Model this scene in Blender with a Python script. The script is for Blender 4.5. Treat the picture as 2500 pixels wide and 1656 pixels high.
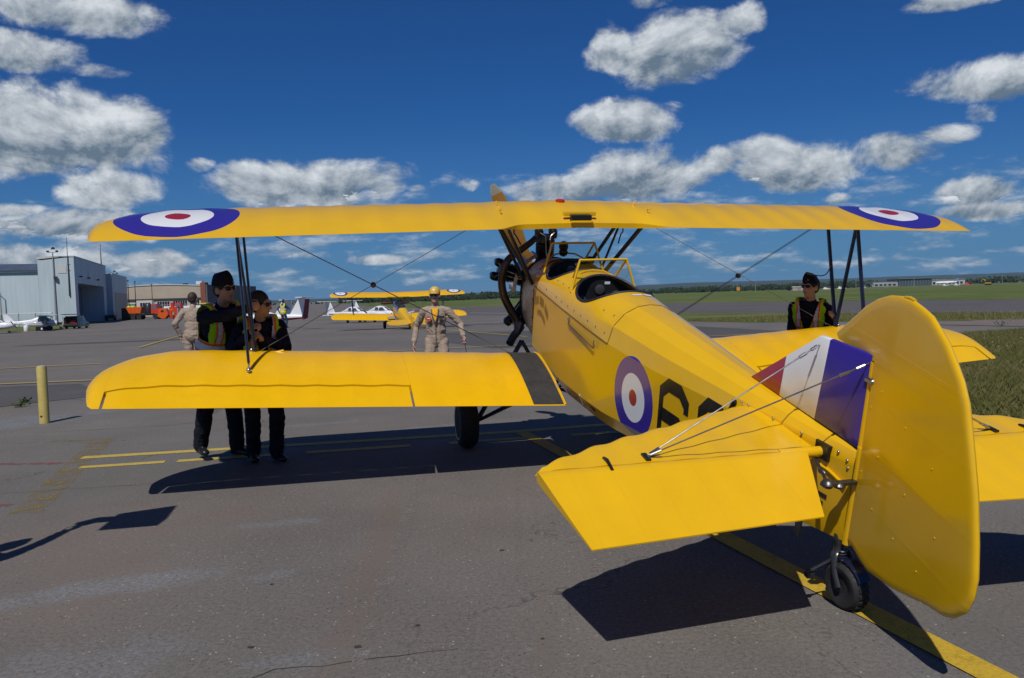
import bpy, bmesh, math, random
import numpy as np
from mathutils import Vector, Matrix, Euler
for o in list(bpy.data.objects): bpy.data.objects.remove(o)
SC = bpy.context.scene
COL = SC.collection
random.seed(7); RNG = np.random.default_rng(7)
R = math.radians; PI = math.pi

# ---------------------------------------------------------------- camera
CAM_H = 1.5903
cam = bpy.data.cameras.new('camera'); camo = bpy.data.objects.new('camera', cam); COL.objects.link(camo)
cr = Vector((0.99956311, -0.00154653, -0.02951589)); cu = Vector((0.02955638, 0.05230195, 0.99819383)); cf = Vector((0, 0.99863012, -0.05232481))
m = Matrix((cr, cu, -cf)).transposed().to_4x4(); m.translation = Vector((0, 0, CAM_H)); camo.matrix_world = m
cam.sensor_width = 36.0; cam.lens = 29.07; cam.clip_start = 0.05; cam.clip_end = 40000
SC.camera = camo

# ---------------------------------------------------------------- sun
SUN = Vector((-0.1355, -0.6068, 0.7832)).normalized()
sl = bpy.data.lights.new('sun', 'SUN'); sl.energy = 3.6; sl.angle = R(0.53); sl.color = (1.0, 0.955, 0.88)
so = bpy.data.objects.new('sun', sl); COL.objects.link(so); so.rotation_euler = SUN.to_track_quat('Z', 'Y').to_euler(); so.location = (-5, -20, 30)

# ---------------------------------------------------------------- exposure
SC.view_settings.view_transform = 'Standard'; SC.view_settings.look = 'None'
SC.view_settings.exposure = 0.0; SC.view_settings.gamma = 1.0; SC.view_settings.use_curve_mapping = False
SC.cycles.max_bounces = 4; SC.cycles.transparent_max_bounces = 12; SC.cycles.caustics_reflective = False; SC.cycles.caustics_refractive = False

# ---------------------------------------------------------------- node helper
class NT:
    def __init__(s, tree): s.t = tree; s.n = tree.nodes; s.l = tree.links
    def new(s, typ, **kw):
        n = s.n.new(typ)
        for k, v in kw.items(): setattr(n, k, v)
        return n
    def put(s, sock, v):
        if isinstance(v, bpy.types.NodeSocket): s.l.new(v, sock)
        elif v is not None: sock.default_value = v
    def m(s, op, a, b=None, c=None, clamp=False):
        n = s.new('ShaderNodeMath', operation=op); n.use_clamp = clamp
        for i, v in enumerate((a, b, c)):
            if v is not None: s.put(n.inputs[i], v)
        return n.outputs[0]
    def v(s, op, a, b=None, scale=None):
        n = s.new('ShaderNodeVectorMath', operation=op); s.put(n.inputs[0], a)
        if b is not None: s.put(n.inputs[1], b)
        if scale is not None: s.put(n.inputs['Scale'], scale)
        return n.outputs['Value'] if op in ('LENGTH', 'DOT_PRODUCT', 'DISTANCE') else n.outputs[0]
    def sep(s, v): n = s.new('ShaderNodeSeparateXYZ'); s.put(n.inputs[0], v); return n.outputs
    def comb(s, x, y, z):
        n = s.new('ShaderNodeCombineXYZ')
        for i, q in enumerate((x, y, z)): s.put(n.inputs[i], q)
        return n.outputs[0]
    def noise(s, vec, scale, detail=4, rough=0.55, dist=0.0, dim='3D'):
        n = s.new('ShaderNodeTexNoise', noise_dimensions=dim)
        if vec is not None: s.put(n.inputs['Vector'], vec)
        n.inputs['Scale'].default_value = scale; n.inputs['Detail'].default_value = detail
        n.inputs['Roughness'].default_value = rough; n.inputs['Distortion'].default_value = dist
        return n.outputs[0]
    def vor(s, vec, scale, feature='F1'):
        n = s.new('ShaderNodeTexVoronoi', feature=feature); s.put(n.inputs['Vector'], vec); n.inputs['Scale'].default_value = scale
        return n.outputs
    def map(s, v, a, b, c=0., d=1., smooth=True):
        n = s.new('ShaderNodeMapRange'); n.interpolation_type = 'SMOOTHSTEP' if smooth else 'LINEAR'; n.clamp = True
        s.put(n.inputs[0], v)
        for i, q in enumerate((a, b, c, d)): s.put(n.inputs[i + 1], q)
        return n.outputs[0]
    def mix(s, f, a, b, mode='MIX'):
        n = s.new('ShaderNodeMix', data_type='RGBA', blend_type=mode); n.clamp_factor = True
        s.put(n.inputs[0], f)
        for i, q in ((6, a), (7, b)):
            if isinstance(q, (tuple, list)) and len(q) == 3: q = (*q, 1)
            s.put(n.inputs[i], q)
        return n.outputs[2]
    def bump(s, h, strength, dist=0.01):
        n = s.new('ShaderNodeBump'); s.put(n.inputs['Height'], h); s.put(n.inputs['Strength'], strength); n.inputs['Distance'].default_value = dist
        return n.outputs[0]

# ---------------------------------------------------------------- world: clear sky with fair weather cumulus
SKY_STRENGTH = 0.075
w = bpy.data.worlds.new('World'); SC.world = w; w.use_nodes = True
N = NT(w.node_tree); N.n.clear()
sky = N.new('ShaderNodeTexSky', sky_type='NISHITA'); sky.sun_disc = False
sky.sun_elevation = math.asin(SUN.z); sky.sun_rotation = math.atan2(SUN.x, SUN.y); sky.altitude = 60; sky.air_density = 1.0; sky.dust_density = 0.35; sky.ozone_density = 2.5
gen = N.new('ShaderNodeTexCoord').outputs['Generated']
dirv = N.v('NORMALIZE', gen)
dx, dy, dz = N.sep(dirv)
az = N.m('ARCTAN2', dx, dy); el = N.m('ARCSINE', dz)
# warp the direction with noise for ragged outlines
nv = N.comb(N.m('MULTIPLY', az, 1.0), N.m('MULTIPLY', el, 1.45), 0.0)
n1 = N.noise(nv, 11.0, 10, 0.62, 0.25); n2 = N.noise(N.v('ADD', nv, (3.7, 1.9, 0.0)), 5.5, 3, 0.5)
n1u = N.noise(N.v('ADD', nv, (-0.009, 0.017, 0.0)), 11.0, 7, 0.62, 0.25)   # the same field sampled a little towards the sun
n3 = N.noise(N.v('ADD', nv, (11.7, 4.9, 2.0)), 26.0, 5, 0.6)
fb = N.m('SUBTRACT', n1, 0.5); 
CLOUDS = [(-0.4965, 0.1861, 0.1006, 0.0473, 1.15), (-0.4434, 0.1849, 0.0562, 0.0311, 1.0), (-0.4659, 0.305, 0.0785, 0.0229, 0.9), (-0.5161, 0.2583, 0.0643, 0.0214, 0.7), (-0.4485, 0.248, 0.0469, 0.0112, 0.35), (-0.4484, 0.1283, 0.0495, 0.0237, 0.95), (-0.2791, 0.1362, 0.0633, 0.0266, 1.0), (-0.1958, 0.1389, 0.0758, 0.0295, 1.05), (-0.3506, 0.1574, 0.0184, 0.0113, 0.45), (0.1311, 0.2809, 0.0312, 0.0302, 0.85), (0.206, 0.2709, 0.0656, 0.0416, 1.15), (0.1444, 0.1994, 0.0749, 0.025, 0.95), (0.1998, 0.2104, 0.0296, 0.0166, 0.5), (0.076, 0.1257, 0.0818, 0.0201, 0.95), (0.1582, 0.1372, 0.0846, 0.0307, 1.15), (0.2381, 0.1474, 0.0388, 0.0218, 0.75), (0.338, 0.1354, 0.0719, 0.0284, 1.1), (0.2962, 0.1577, 0.0467, 0.0214, 0.7), (0.4316, 0.1413, 0.0622, 0.02, 1.0), (0.4898, 0.1576, 0.0356, 0.0149, 0.8), (0.5156, 0.1732, 0.0232, 0.0146, 0.7), (0.5292, 0.2062, 0.0735, 0.0242, 1.15), (0.2769, 0.3004, 0.0283, 0.021, 0.7), (0.1674, 0.3261, 0.0396, 0.0106, 0.45), (0.482, 0.2879, 0.0586, 0.0114, 0.8), (0.5137, 0.0954, 0.046, 0.0169, 0.85), (0.5293, 0.0741, 0.0598, 0.0115, 0.8), (0.3742, 0.0947, 0.0223, 0.0105, 0.5), (-0.0481, 0.1346, 0.0233, 0.0111, 0.45), (-0.1101, 0.1307, 0.0205, 0.007, 0.3), (-0.4692, 0.0867, 0.0905, 0.0183, 0.95), (-0.5154, 0.0525, 0.0737, 0.0189, 0.95), (-0.5283, 0.1027, 0.0315, 0.0088, 0.5), (-0.4073, 0.047, 0.0538, 0.0162, 0.75), (-0.2438, 0.0545, 0.0596, 0.009, 0.55), (-0.1642, 0.0479, 0.0511, 0.0082, 0.5)]
dens = None; hgt = None; ae = N.comb(az, el, 0.0)
for (a0, e0, wa, we, amt) in CLOUDS:
    v_ = N.v('MULTIPLY', N.v('SUBTRACT', ae, (a0, e0, 0)), (1 / wa, 1 / we, 0))
    q = N.m('SUBTRACT', amt, N.v('DOT_PRODUCT', v_, v_))
    h = N.m('MULTIPLY', N.m('MAXIMUM', q, 0.0), N.v('DOT_PRODUCT', v_, (0, 1, 0)))
    dens = q if dens is None else N.m('MAXIMUM', dens, q)
    hgt = h if hgt is None else N.m('ADD', hgt, h)
dens = N.m('MAXIMUM', dens, -1.2)
D1 = N.m('ADD', N.m('ADD', N.m('MULTIPLY', dens, 1.15), N.m('MULTIPLY', fb, 4.5)), N.m('MULTIPLY', N.m('SUBTRACT', n2, 0.5), 2.2))
# general field of small flat cumulus in perspective, everywhere in the sky
iz = N.m('DIVIDE', 1.0, N.m('ADD', N.m('MAXIMUM', dz, 0.0), 0.24))
pp = N.comb(N.m('MULTIPLY', dx, iz), N.m('MULTIPLY', dy, iz), 0.0)
f1 = N.noise(pp, 3.6, 8, 0.62); f2 = N.noise(N.v('ADD', pp, (-0.02, -0.06, 0.0)), 3.6, 6, 0.62)
lowband = N.map(el, 0.24, 0.10)
back = N.map(dy, 0.25, -0.25)
gate = N.m('MAXIMUM', lowband, N.m('MULTIPLY', back, 0.75))
D2 = N.m('SUBTRACT', N.m('MULTIPLY', N.m('SUBTRACT', f1, 0.515), 9.0), N.m('MULTIPLY', N.m('SUBTRACT', 1.0, gate), 4.0))
D2 = N.m('SUBTRACT', D2, N.m('MULTIPLY', N.map(el, 0.022, 0.006), 1.2))
m1 = N.m('MULTIPLY', N.map(D1, -0.25, 0.70), 0.98); m2 = N.m('MULTIPLY', N.map(D2, -0.35, 1.5), 0.58)
mask = N.m('MAXIMUM', m1, m2)
# light: sunlit upper left rims, greyer bases
rim = N.m('MULTIPLY', N.m('SUBTRACT', n1, n1u), 2.9)
lit1 = N.m('ADD', N.m('ADD', 0.44, N.m('MULTIPLY', hgt, 0.60)), N.m('ADD', rim, N.m('MULTIPLY', N.m('SUBTRACT', n3, 0.5), 0.10)))
lit1 = N.m('ADD', lit1, N.m('MULTIPLY', N.m('SUBTRACT', n2, 0.5), 0.5))
lit2 = N.m('ADD', 0.50, N.m('MULTIPLY', N.m('SUBTRACT', f1, f2), 2.6))
sel = N.m('GREATER_THAN', D1, D2)
lit = N.map(N.m('ADD', N.m('MULTIPLY', lit1, sel), N.m('MULTIPLY', lit2, N.m('SUBTRACT', 1.0, sel))), 0.05, 1.0, 0.0, 1.0, False)
KS = 1.0 / SKY_STRENGTH
ccol = N.mix(lit, (0.130*KS, 0.185*KS, 0.250*KS), (0.70*KS, 0.74*KS, 0.78*KS))
# the photograph's deep, polarised-looking blue: darker with height
skyc = N.mix(1.0, sky.outputs[0], (0.115, 0.354, 0.72, 1), 'MULTIPLY')
hz = N.map(el, 0.0, 0.22, 1.0, 0.0, False)
skyc = N.mix(N.m('MULTIPLY', N.m('POWER', hz, 1.6), 0.8), skyc, (0.098*KS, 0.218*KS, 0.395*KS))
colr = N.mix(mask, skyc, ccol)
bg = N.new('ShaderNodeBackground'); N.put(bg.inputs[0], colr); bg.inputs[1].default_value = SKY_STRENGTH
wo = N.new('ShaderNodeOutputWorld'); N.l.new(bg.outputs[0], wo.inputs[0])
w.cycles.sampling_method = 'NONE'

# ---------------------------------------------------------------- mesh helpers
class MB:
    def __init__(s): s.v = []; s.f = []; s.mi = []
    def add(s, vs, fs, mi=0):
        k = len(s.v); s.v.extend(tuple(map(float, p)) for p in vs)
        for f in fs: s.f.append(tuple(i + k for i in f)); s.mi.append(mi)
        return s
    def box(s, x0, x1, y0, y1, z0, z1, mi=0, M=None):
        vs = [(x, y, z) for z in (z0, z1) for y in (y0, y1) for x in (x0, x1)]
        if M is not None: vs = [tuple(M @ Vector(p)) for p in vs]
        return s.add(vs, [(0, 2, 3, 1), (4, 5, 7, 6), (0, 1, 5, 4), (2, 6, 7, 3), (0, 4, 6, 2), (1, 3, 7, 5)], mi)
    def tube(s, pts, rad, n=10, mi=0, cap=True, flat=1.0, closed=False):
        pts = [Vector(p) for p in pts]; k = len(pts)
        if not hasattr(rad, '__len__'): rad = [rad] * k
        vs = []; fs = []; prev = None
        for i, p in enumerate(pts):
            if closed: t = pts[(i + 1) % k] - pts[i - 1]
            else: t = (pts[min(i + 1, k - 1)] - pts[max(i - 1, 0)])
            t.normalize()
            if prev is None:
                a = Vector((0, 0, 1)) if abs(t.z) < 0.9 else Vector((0, 1, 0))
                nx = t.cross(a).normalized()
            else:
                nx = (prev - t * prev.dot(t)); nx.normalize()
            prev = nx; ny = t.cross(nx)
            for j in range(n):
                a = 2 * PI * j / n
                vs.append(p + nx * (math.cos(a) * rad[i]) + ny * (math.sin(a) * rad[i] * flat))
        for i in range(k if closed else k - 1):
            for j in range(n):
                i2 = (i + 1) % k
                fs.append((i * n + j, i * n + (j + 1) % n, i2 * n + (j + 1) % n, i2 * n + j))
        if cap and not closed: fs.append(tuple(range(n - 1, -1, -1))); fs.append(tuple((k - 1) * n + j for j in range(n)))
        return s.add(vs, fs, mi)
    def loft(s, secs, mi=0, cap=True, closed=True):
        n = len(secs[0]); vs = [p for q in secs for p in q]; fs = []
        for i in range(len(secs) - 1):
            for j in range(n if closed else n - 1):
                fs.append((i * n + j, i * n + (j + 1) % n, (i + 1) * n + (j + 1) % n, (i + 1) * n + j))
        if cap: fs.append(tuple(range(n - 1, -1, -1))); fs.append(tuple((len(secs) - 1) * n + j for j in range(n)))
        return s.add(vs, fs, mi)
    def lathe(s, prof, c=(0, 0, 0), axis=(0, 0, 1), n=24, mi=0):
        ax = Vector(axis).normalized(); a = Vector((0, 0, 1)) if abs(ax.z) < 0.9 else Vector((1, 0, 0))
        ux = ax.cross(a).normalized(); uy = ax.cross(ux); c = Vector(c)
        secs = [[c + ax * h + (ux * math.cos(2 * PI * j / n) + uy * math.sin(2 * PI * j / n)) * max(r, 1e-4) for j in range(n)] for r, h in prof]
        return s.loft(secs, mi)
    def ell(s, c, rx, ry, rz, n=12, mi=0, M=None):
        vs = [(0, 0, 1)]; fs = []; k = n // 2
        for i in range(1, k):
            ph = PI * i / k
            for j in range(n): vs.append((math.sin(ph) * math.cos(2 * PI * j / n), math.sin(ph) * math.sin(2 * PI * j / n), math.cos(ph)))
        vs.append((0, 0, -1)); L = len(vs) - 1
        for j in range(n): fs.append((0, 1 + j, 1 + (j + 1) % n)); fs.append((L, 1 + (k - 2) * n + (j + 1) % n, 1 + (k - 2) * n + j))
        for i in range(k - 2):
            for j in range(n): fs.append((1 + i * n + j, 1 + (i + 1) * n + j, 1 + (i + 1) * n + (j + 1) % n, 1 + i * n + (j + 1) % n))
        q = []
        for p in vs:
            p = Vector((p[0] * rx, p[1] * ry, p[2] * rz))
            if M is not None: p = M @ p
            q.append(p + Vector(c))
        return s.add(q, fs, mi)
    def prism(s, poly, h0, h1, fn, mi=0):
        # poly in 2-D, fn(u, v, h) -> point
        n = len(poly); vs = [fn(a, b, h0) for a, b in poly] + [fn(a, b, h1) for a, b in poly]
        fs = [tuple(range(n - 1, -1, -1)), tuple(range(n, 2 * n))] + [(i, (i + 1) % n, n + (i + 1) % n, n + i) for i in range(n)]
        return s.add(vs, fs, mi)
    def build(s, name, mats, parent=None, smooth=None, loc=None, rot=None, bevel=0):
        me = bpy.data.meshes.new(name); me.from_pydata(s.v, [], s.f)
        if not isinstance(mats, (list, tuple)): mats = [mats]
        for q in mats: me.materials.append(q)
        if len(mats) > 1: me.polygons.foreach_set('material_index', s.mi)
        bm = bmesh.new(); bm.from_mesh(me); bmesh.ops.recalc_face_normals(bm, faces=bm.faces)
        if bevel: bmesh.ops.bevel(bm, geom=list(bm.edges), offset=bevel, segments=1, affect='EDGES', profile=0.7)
        bm.to_mesh(me); bm.free()
        if smooth is not None:
            me.polygons.foreach_set('use_smooth', [True] * len(me.polygons))
            if smooth < 180: me.set_sharp_from_angle(angle=R(smooth))
        me.update()
        o = bpy.data.objects.new(name, me); COL.objects.link(o)
        if parent is not None: o.parent = parent
        if loc is not None: o.location = loc
        if rot is not None: o.rotation_euler = rot
        return o
def tag(o, label, cat=None, group=None, kind=None):
    if label: o['label'] = label
    if cat: o['category'] = cat
    if group: o['group'] = group
    if kind: o['kind'] = kind
    return o
def thing(name, label, cat, loc=(0, 0, 0), rz=0.0, group=None, rx=0.0, scale=1.0):
    o = bpy.data.objects.new(name, None); COL.objects.link(o); o.empty_display_size = 0.2
    o.location = loc; o.rotation_euler = (rx, 0, rz); o.scale = (scale,) * 3
    return tag(o, label, cat, group)
def struct(o): o['kind'] = 'structure'; return o
def dup(root, loc=None, rz=None, label=None, group=None):
    r = root.copy(); COL.objects.link(r)
    if loc is not None: r.location = loc
    if rz is not None: r.rotation_euler = (root.rotation_euler[0], 0, rz)
    if label: r['label'] = label
    if group: r['group'] = group
    for ch in list(root.children):
        c = ch.copy(); COL.objects.link(c); c.parent = r
        for g in ch.children:
            d_ = g.copy(); COL.objects.link(d_); d_.parent = c
    return r
def ss(t): t = min(1.0, max(0.0, t)); return t * t * (3 - 2 * t)
def gz(x, y): return -1.22 * ss((math.hypot(x, y) - 14) / 106)

# ---------------------------------------------------------------- materials
MATS = {}
def mat(name, col, rough=0.5, metal=0.0, var=0.10, scale=6.0, bump=0.0, bscale=None, coat=0.0, spec=0.5, alpha=1.0, trans=0.0, emis=None, coord='Object', dirt=0.0):
    if name in MATS: return MATS[name]
    ma = bpy.data.materials.new(name); ma.use_nodes = True; T = NT(ma.node_tree); b = T.n['Principled BSDF']
    tc = T.new('ShaderNodeTexCoord').outputs[coord]
    c = (*col, 1)
    if var > 0:
        n = T.noise(tc, scale, 5, 0.6)
        f = T.map(n, 0.3, 0.7, 1 - var, 1 + var, False)
        c = T.mix(1.0, (*col, 1), T.comb(f, f, f), 'MULTIPLY')
        rr = T.map(T.noise(tc, scale * 2.3, 3), 0.3, 0.7, max(0.02, rough * 0.8), min(1, rough * 1.25), False)
        T.put(b.inputs['Roughness'], rr)
    else: b.inputs['Roughness'].default_value = rough
    if dirt > 0:
        dn = T.map(T.noise(tc, scale * 0.7, 7, 0.65), 0.48, 0.72)
        c = T.mix(T.m('MULTIPLY', dn, dirt), c, (0.08, 0.07, 0.055))
    T.put(b.inputs['Base Color'], c)
    b.inputs['Metallic'].default_value = metal; b.inputs['Specular IOR Level'].default_value = spec
    if coat: b.inputs['Coat Weight'].default_value = coat; b.inputs['Coat Roughness'].default_value = 0.08
    if trans: b.inputs['Transmission Weight'].default_value = trans
    if alpha < 1: b.inputs['Alpha'].default_value = alpha
    if bump: T.put(b.inputs['Normal'], T.bump(T.noise(tc, bscale or scale * 3, 4), bump, 0.01))
    if emis: b.inputs['Emission Color'].default_value = (*emis, 1); b.inputs['Emission Strength'].default_value = 1
    MATS[name] = ma
    return ma
YEL = (0.76, 0.435, 0.004); BLU = (0.036, 0.022, 0.27); WHT = (0.78, 0.79, 0.80); RED = (0.36, 0.012, 0.018)
yellow = mat('yellow_dope', YEL, 0.27, var=0.035, scale=3.0, bump=0.03, bscale=2.5, coat=0.35)
yellow2 = mat('yellow_metal_paint', (0.75, 0.43, 0.004), 0.22, var=0.04, scale=2.0, coat=0.5)
navy = mat('navy_strut_paint', (0.008, 0.011, 0.030), 0.3, var=0.1, coat=0.4)
black = mat('black_paint', (0.010, 0.010, 0.011), 0.4, var=0.15)
blackm = mat('black_engine', (0.013, 0.013, 0.014), 0.3, metal=0.3, var=0.3, scale=20)
rubber = mat('tyre_rubber', (0.016, 0.016, 0.017), 0.75, var=0.2, scale=14, bump=0.2)
leather = mat('coaming_leather', (0.016, 0.016, 0.020), 0.5, var=0.15, scale=12)
alu = mat('bare_aluminium', (0.66, 0.63, 0.60), 0.24, metal=1.0, var=0.08, scale=5)
steel = mat('steel', (0.45, 0.45, 0.46), 0.3, metal=1.0, var=0.1)
dsteel = mat('dark_steel', (0.10, 0.10, 0.105), 0.35, metal=0.8, var=0.2)
exh = mat('exhaust_heat', (0.11, 0.085, 0.068), 0.38, metal=0.85, var=0.35, scale=6)
wirem = mat('wire_steel', (0.17, 0.16, 0.15), 0.35, metal=0.7, var=0.0)
whitep = mat('white_paint', WHT, 0.35, var=0.03, scale=2, coat=0.3)
redp = mat('red_paint', RED, 0.35, var=0.05, coat=0.3)
walkm = mat('walkway_grit', (0.026, 0.027, 0.029), 0.8, var=0.35, scale=8, bump=0.3, bscale=260, dirt=0.12)
glass = bpy.data.materials.new('clear_perspex'); glass.use_nodes = True
T = NT(glass.node_tree); T.n.clear()
_tr = T.new('ShaderNodeBsdfTransparent'); _gl = T.new('ShaderNodeBsdfGlossy'); _gl.inputs['Roughness'].default_value = 0.03
_tr.inputs[0].default_value = (0.90, 0.93, 0.94, 1); _mx = T.new('ShaderNodeMixShader'); _mx.inputs[0].default_value = 0.05; T.l.new(_tr.outputs[0], _mx.inputs[1]); T.l.new(_gl.outputs[0], _mx.inputs[2])
_o = T.new('ShaderNodeOutputMaterial'); T.l.new(_mx.outputs[0], _o.inputs[0])
MATS['glass'] = glass
def ribbed(T, b, tc, period, off=0.37, axis=0, strength=0.09):
    P = T.sep(tc); fr = T.m('ABSOLUTE', T.m('SUBTRACT', T.m('FRACT', T.m('DIVIDE', T.m('SUBTRACT', T.m('ABSOLUTE', P[axis]), off), period)), 0.5))
    rg = T.map(fr, 0.440, 0.475); h = T.m('ADD', T.m('MULTIPLY', rg, 1.0), T.m('MULTIPLY', T.noise(tc, 3.0, 4), 1.5))
    T.put(b.inputs['Normal'], T.bump(h, strength, 0.004)); return rg
def dope(name, period, axis=0, off=0.37, rough=0.26, col=None, strength=0.07):
    ma = bpy.data.materials.new(name); ma.use_nodes = True; T = NT(ma.node_tree); b = T.n['Principled BSDF']; tc = T.new('ShaderNodeTexCoord').outputs['Object']
    rg = ribbed(T, b, tc, period, off, axis, strength)
    f = T.map(T.noise(tc, 2.2, 6, 0.62), 0.3, 0.7, 0.95, 1.05, False); c = T.mix(1.0, (*(col or YEL), 1), T.comb(f, f, f), 'MULTIPLY')
    c = T.mix(T.m('MULTIPLY', rg, 0.03), c, (0.5, 0.28, 0.003)); st = T.map(T.noise(T.v('MULTIPLY', tc, (9.0, 0.8, 9.0)), 1.0, 5, 0.6), 0.60, 0.80, 0, 0.10); c = T.mix(st, c, (0.25, 0.15, 0.02))
    T.put(b.inputs['Base Color'], c); T.put(b.inputs['Roughness'], T.map(T.noise(tc, 1.4, 5), 0.3, 0.7, rough * 0.75, rough * 1.3, False)); b.inputs['Coat Weight'].default_value = 0.2; b.inputs['Coat Roughness'].default_value = 0.08
    return ma
def roundel_mat(name, base, spots, bands, rough=0.27, axis=(0, 1), period=0.0):
    """yellow dope with painted concentric roundels: spots = [(u, v)], bands = [(radius, colour)] from the outside in"""
    ma = bpy.data.materials.new(name); ma.use_nodes = True; T = NT(ma.node_tree); b = T.n['Principled BSDF']
    tc = T.new('ShaderNodeTexCoord').outputs['Object']; p = T.sep(tc)
    f = T.map(T.noise(tc, 3.0, 5), 0.3, 0.7, 0.965, 1.035, False)
    c = T.mix(1.0, (*base, 1), T.comb(f, f, f), 'MULTIPLY')
    for (u, v_, lim) in spots:
        du = T.m('SUBTRACT', p[axis[0]], u); dv = T.m('SUBTRACT', p[axis[1]], v_)
        r_ = T.m('SQRT', T.m('ADD', T.m('MULTIPLY', du, du), T.m('MULTIPLY', dv, dv)))
        for rad, cc in bands:
            k = T.m('LESS_THAN', r_, rad)
            if lim is not None:
                ax, sgn, val = lim
                k = T.m('MULTIPLY', k, T.m('GREATER_THAN' if sgn > 0 else 'LESS_THAN', p[ax], val))
            c = T.mix(k, c, (*cc, 1))
    T.put(b.inputs['Base Color'], c); b.inputs['Roughness'].default_value = rough
    b.inputs['Coat Weight'].default_value = 0.35; b.inputs['Coat Roughness'].default_value = 0.08
    if period: ribbed(T, b, tc, period)
    else: T.put(b.inputs['Normal'], T.bump(T.noise(tc, 2.5, 3), 0.03, 0.01))
    return ma
# ================================================================ GROUND
def sheet(name, poly, ma, dz, span=None, step=5.0, holes=None):
    bm = bmesh.new(); vs = [bm.verts.new((x, y, 0)) for x, y in poly]; bm.faces.new(vs)
    xs = [p[0] for p in poly]; ys = [p[1] for p in poly]
    for ax, lo, hi in ((0, min(xs), max(xs)), (1, min(ys), max(ys))):
        k = -130.0
        while k <= 130.0:
            if lo < k < hi and max(hi - lo, 0) > 2.0:
                co = (k, 0, 0) if ax == 0 else (0, k, 0); no = (1, 0, 0) if ax == 0 else (0, 1, 0)
                bmesh.ops.bisect_plane(bm, geom=bm.verts[:] + bm.edges[:] + bm.faces[:], plane_co=co, plane_no=no)
            k += step
    for v in bm.verts: v.co.z = gz(v.co.x, v.co.y) + dz
    for f in bm.faces:
        f.smooth = True
        if f.normal.z < 0: f.normal_flip()
    bm.normal_update()
    for f in bm.faces:
        if f.normal.z < 0: f.normal_flip()
    me = bpy.data.meshes.new(name); bm.to_mesh(me); bm.free(); me.materials.append(ma)
    o = bpy.data.objects.new(name, me); COL.objects.link(o); return struct(o)

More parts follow.
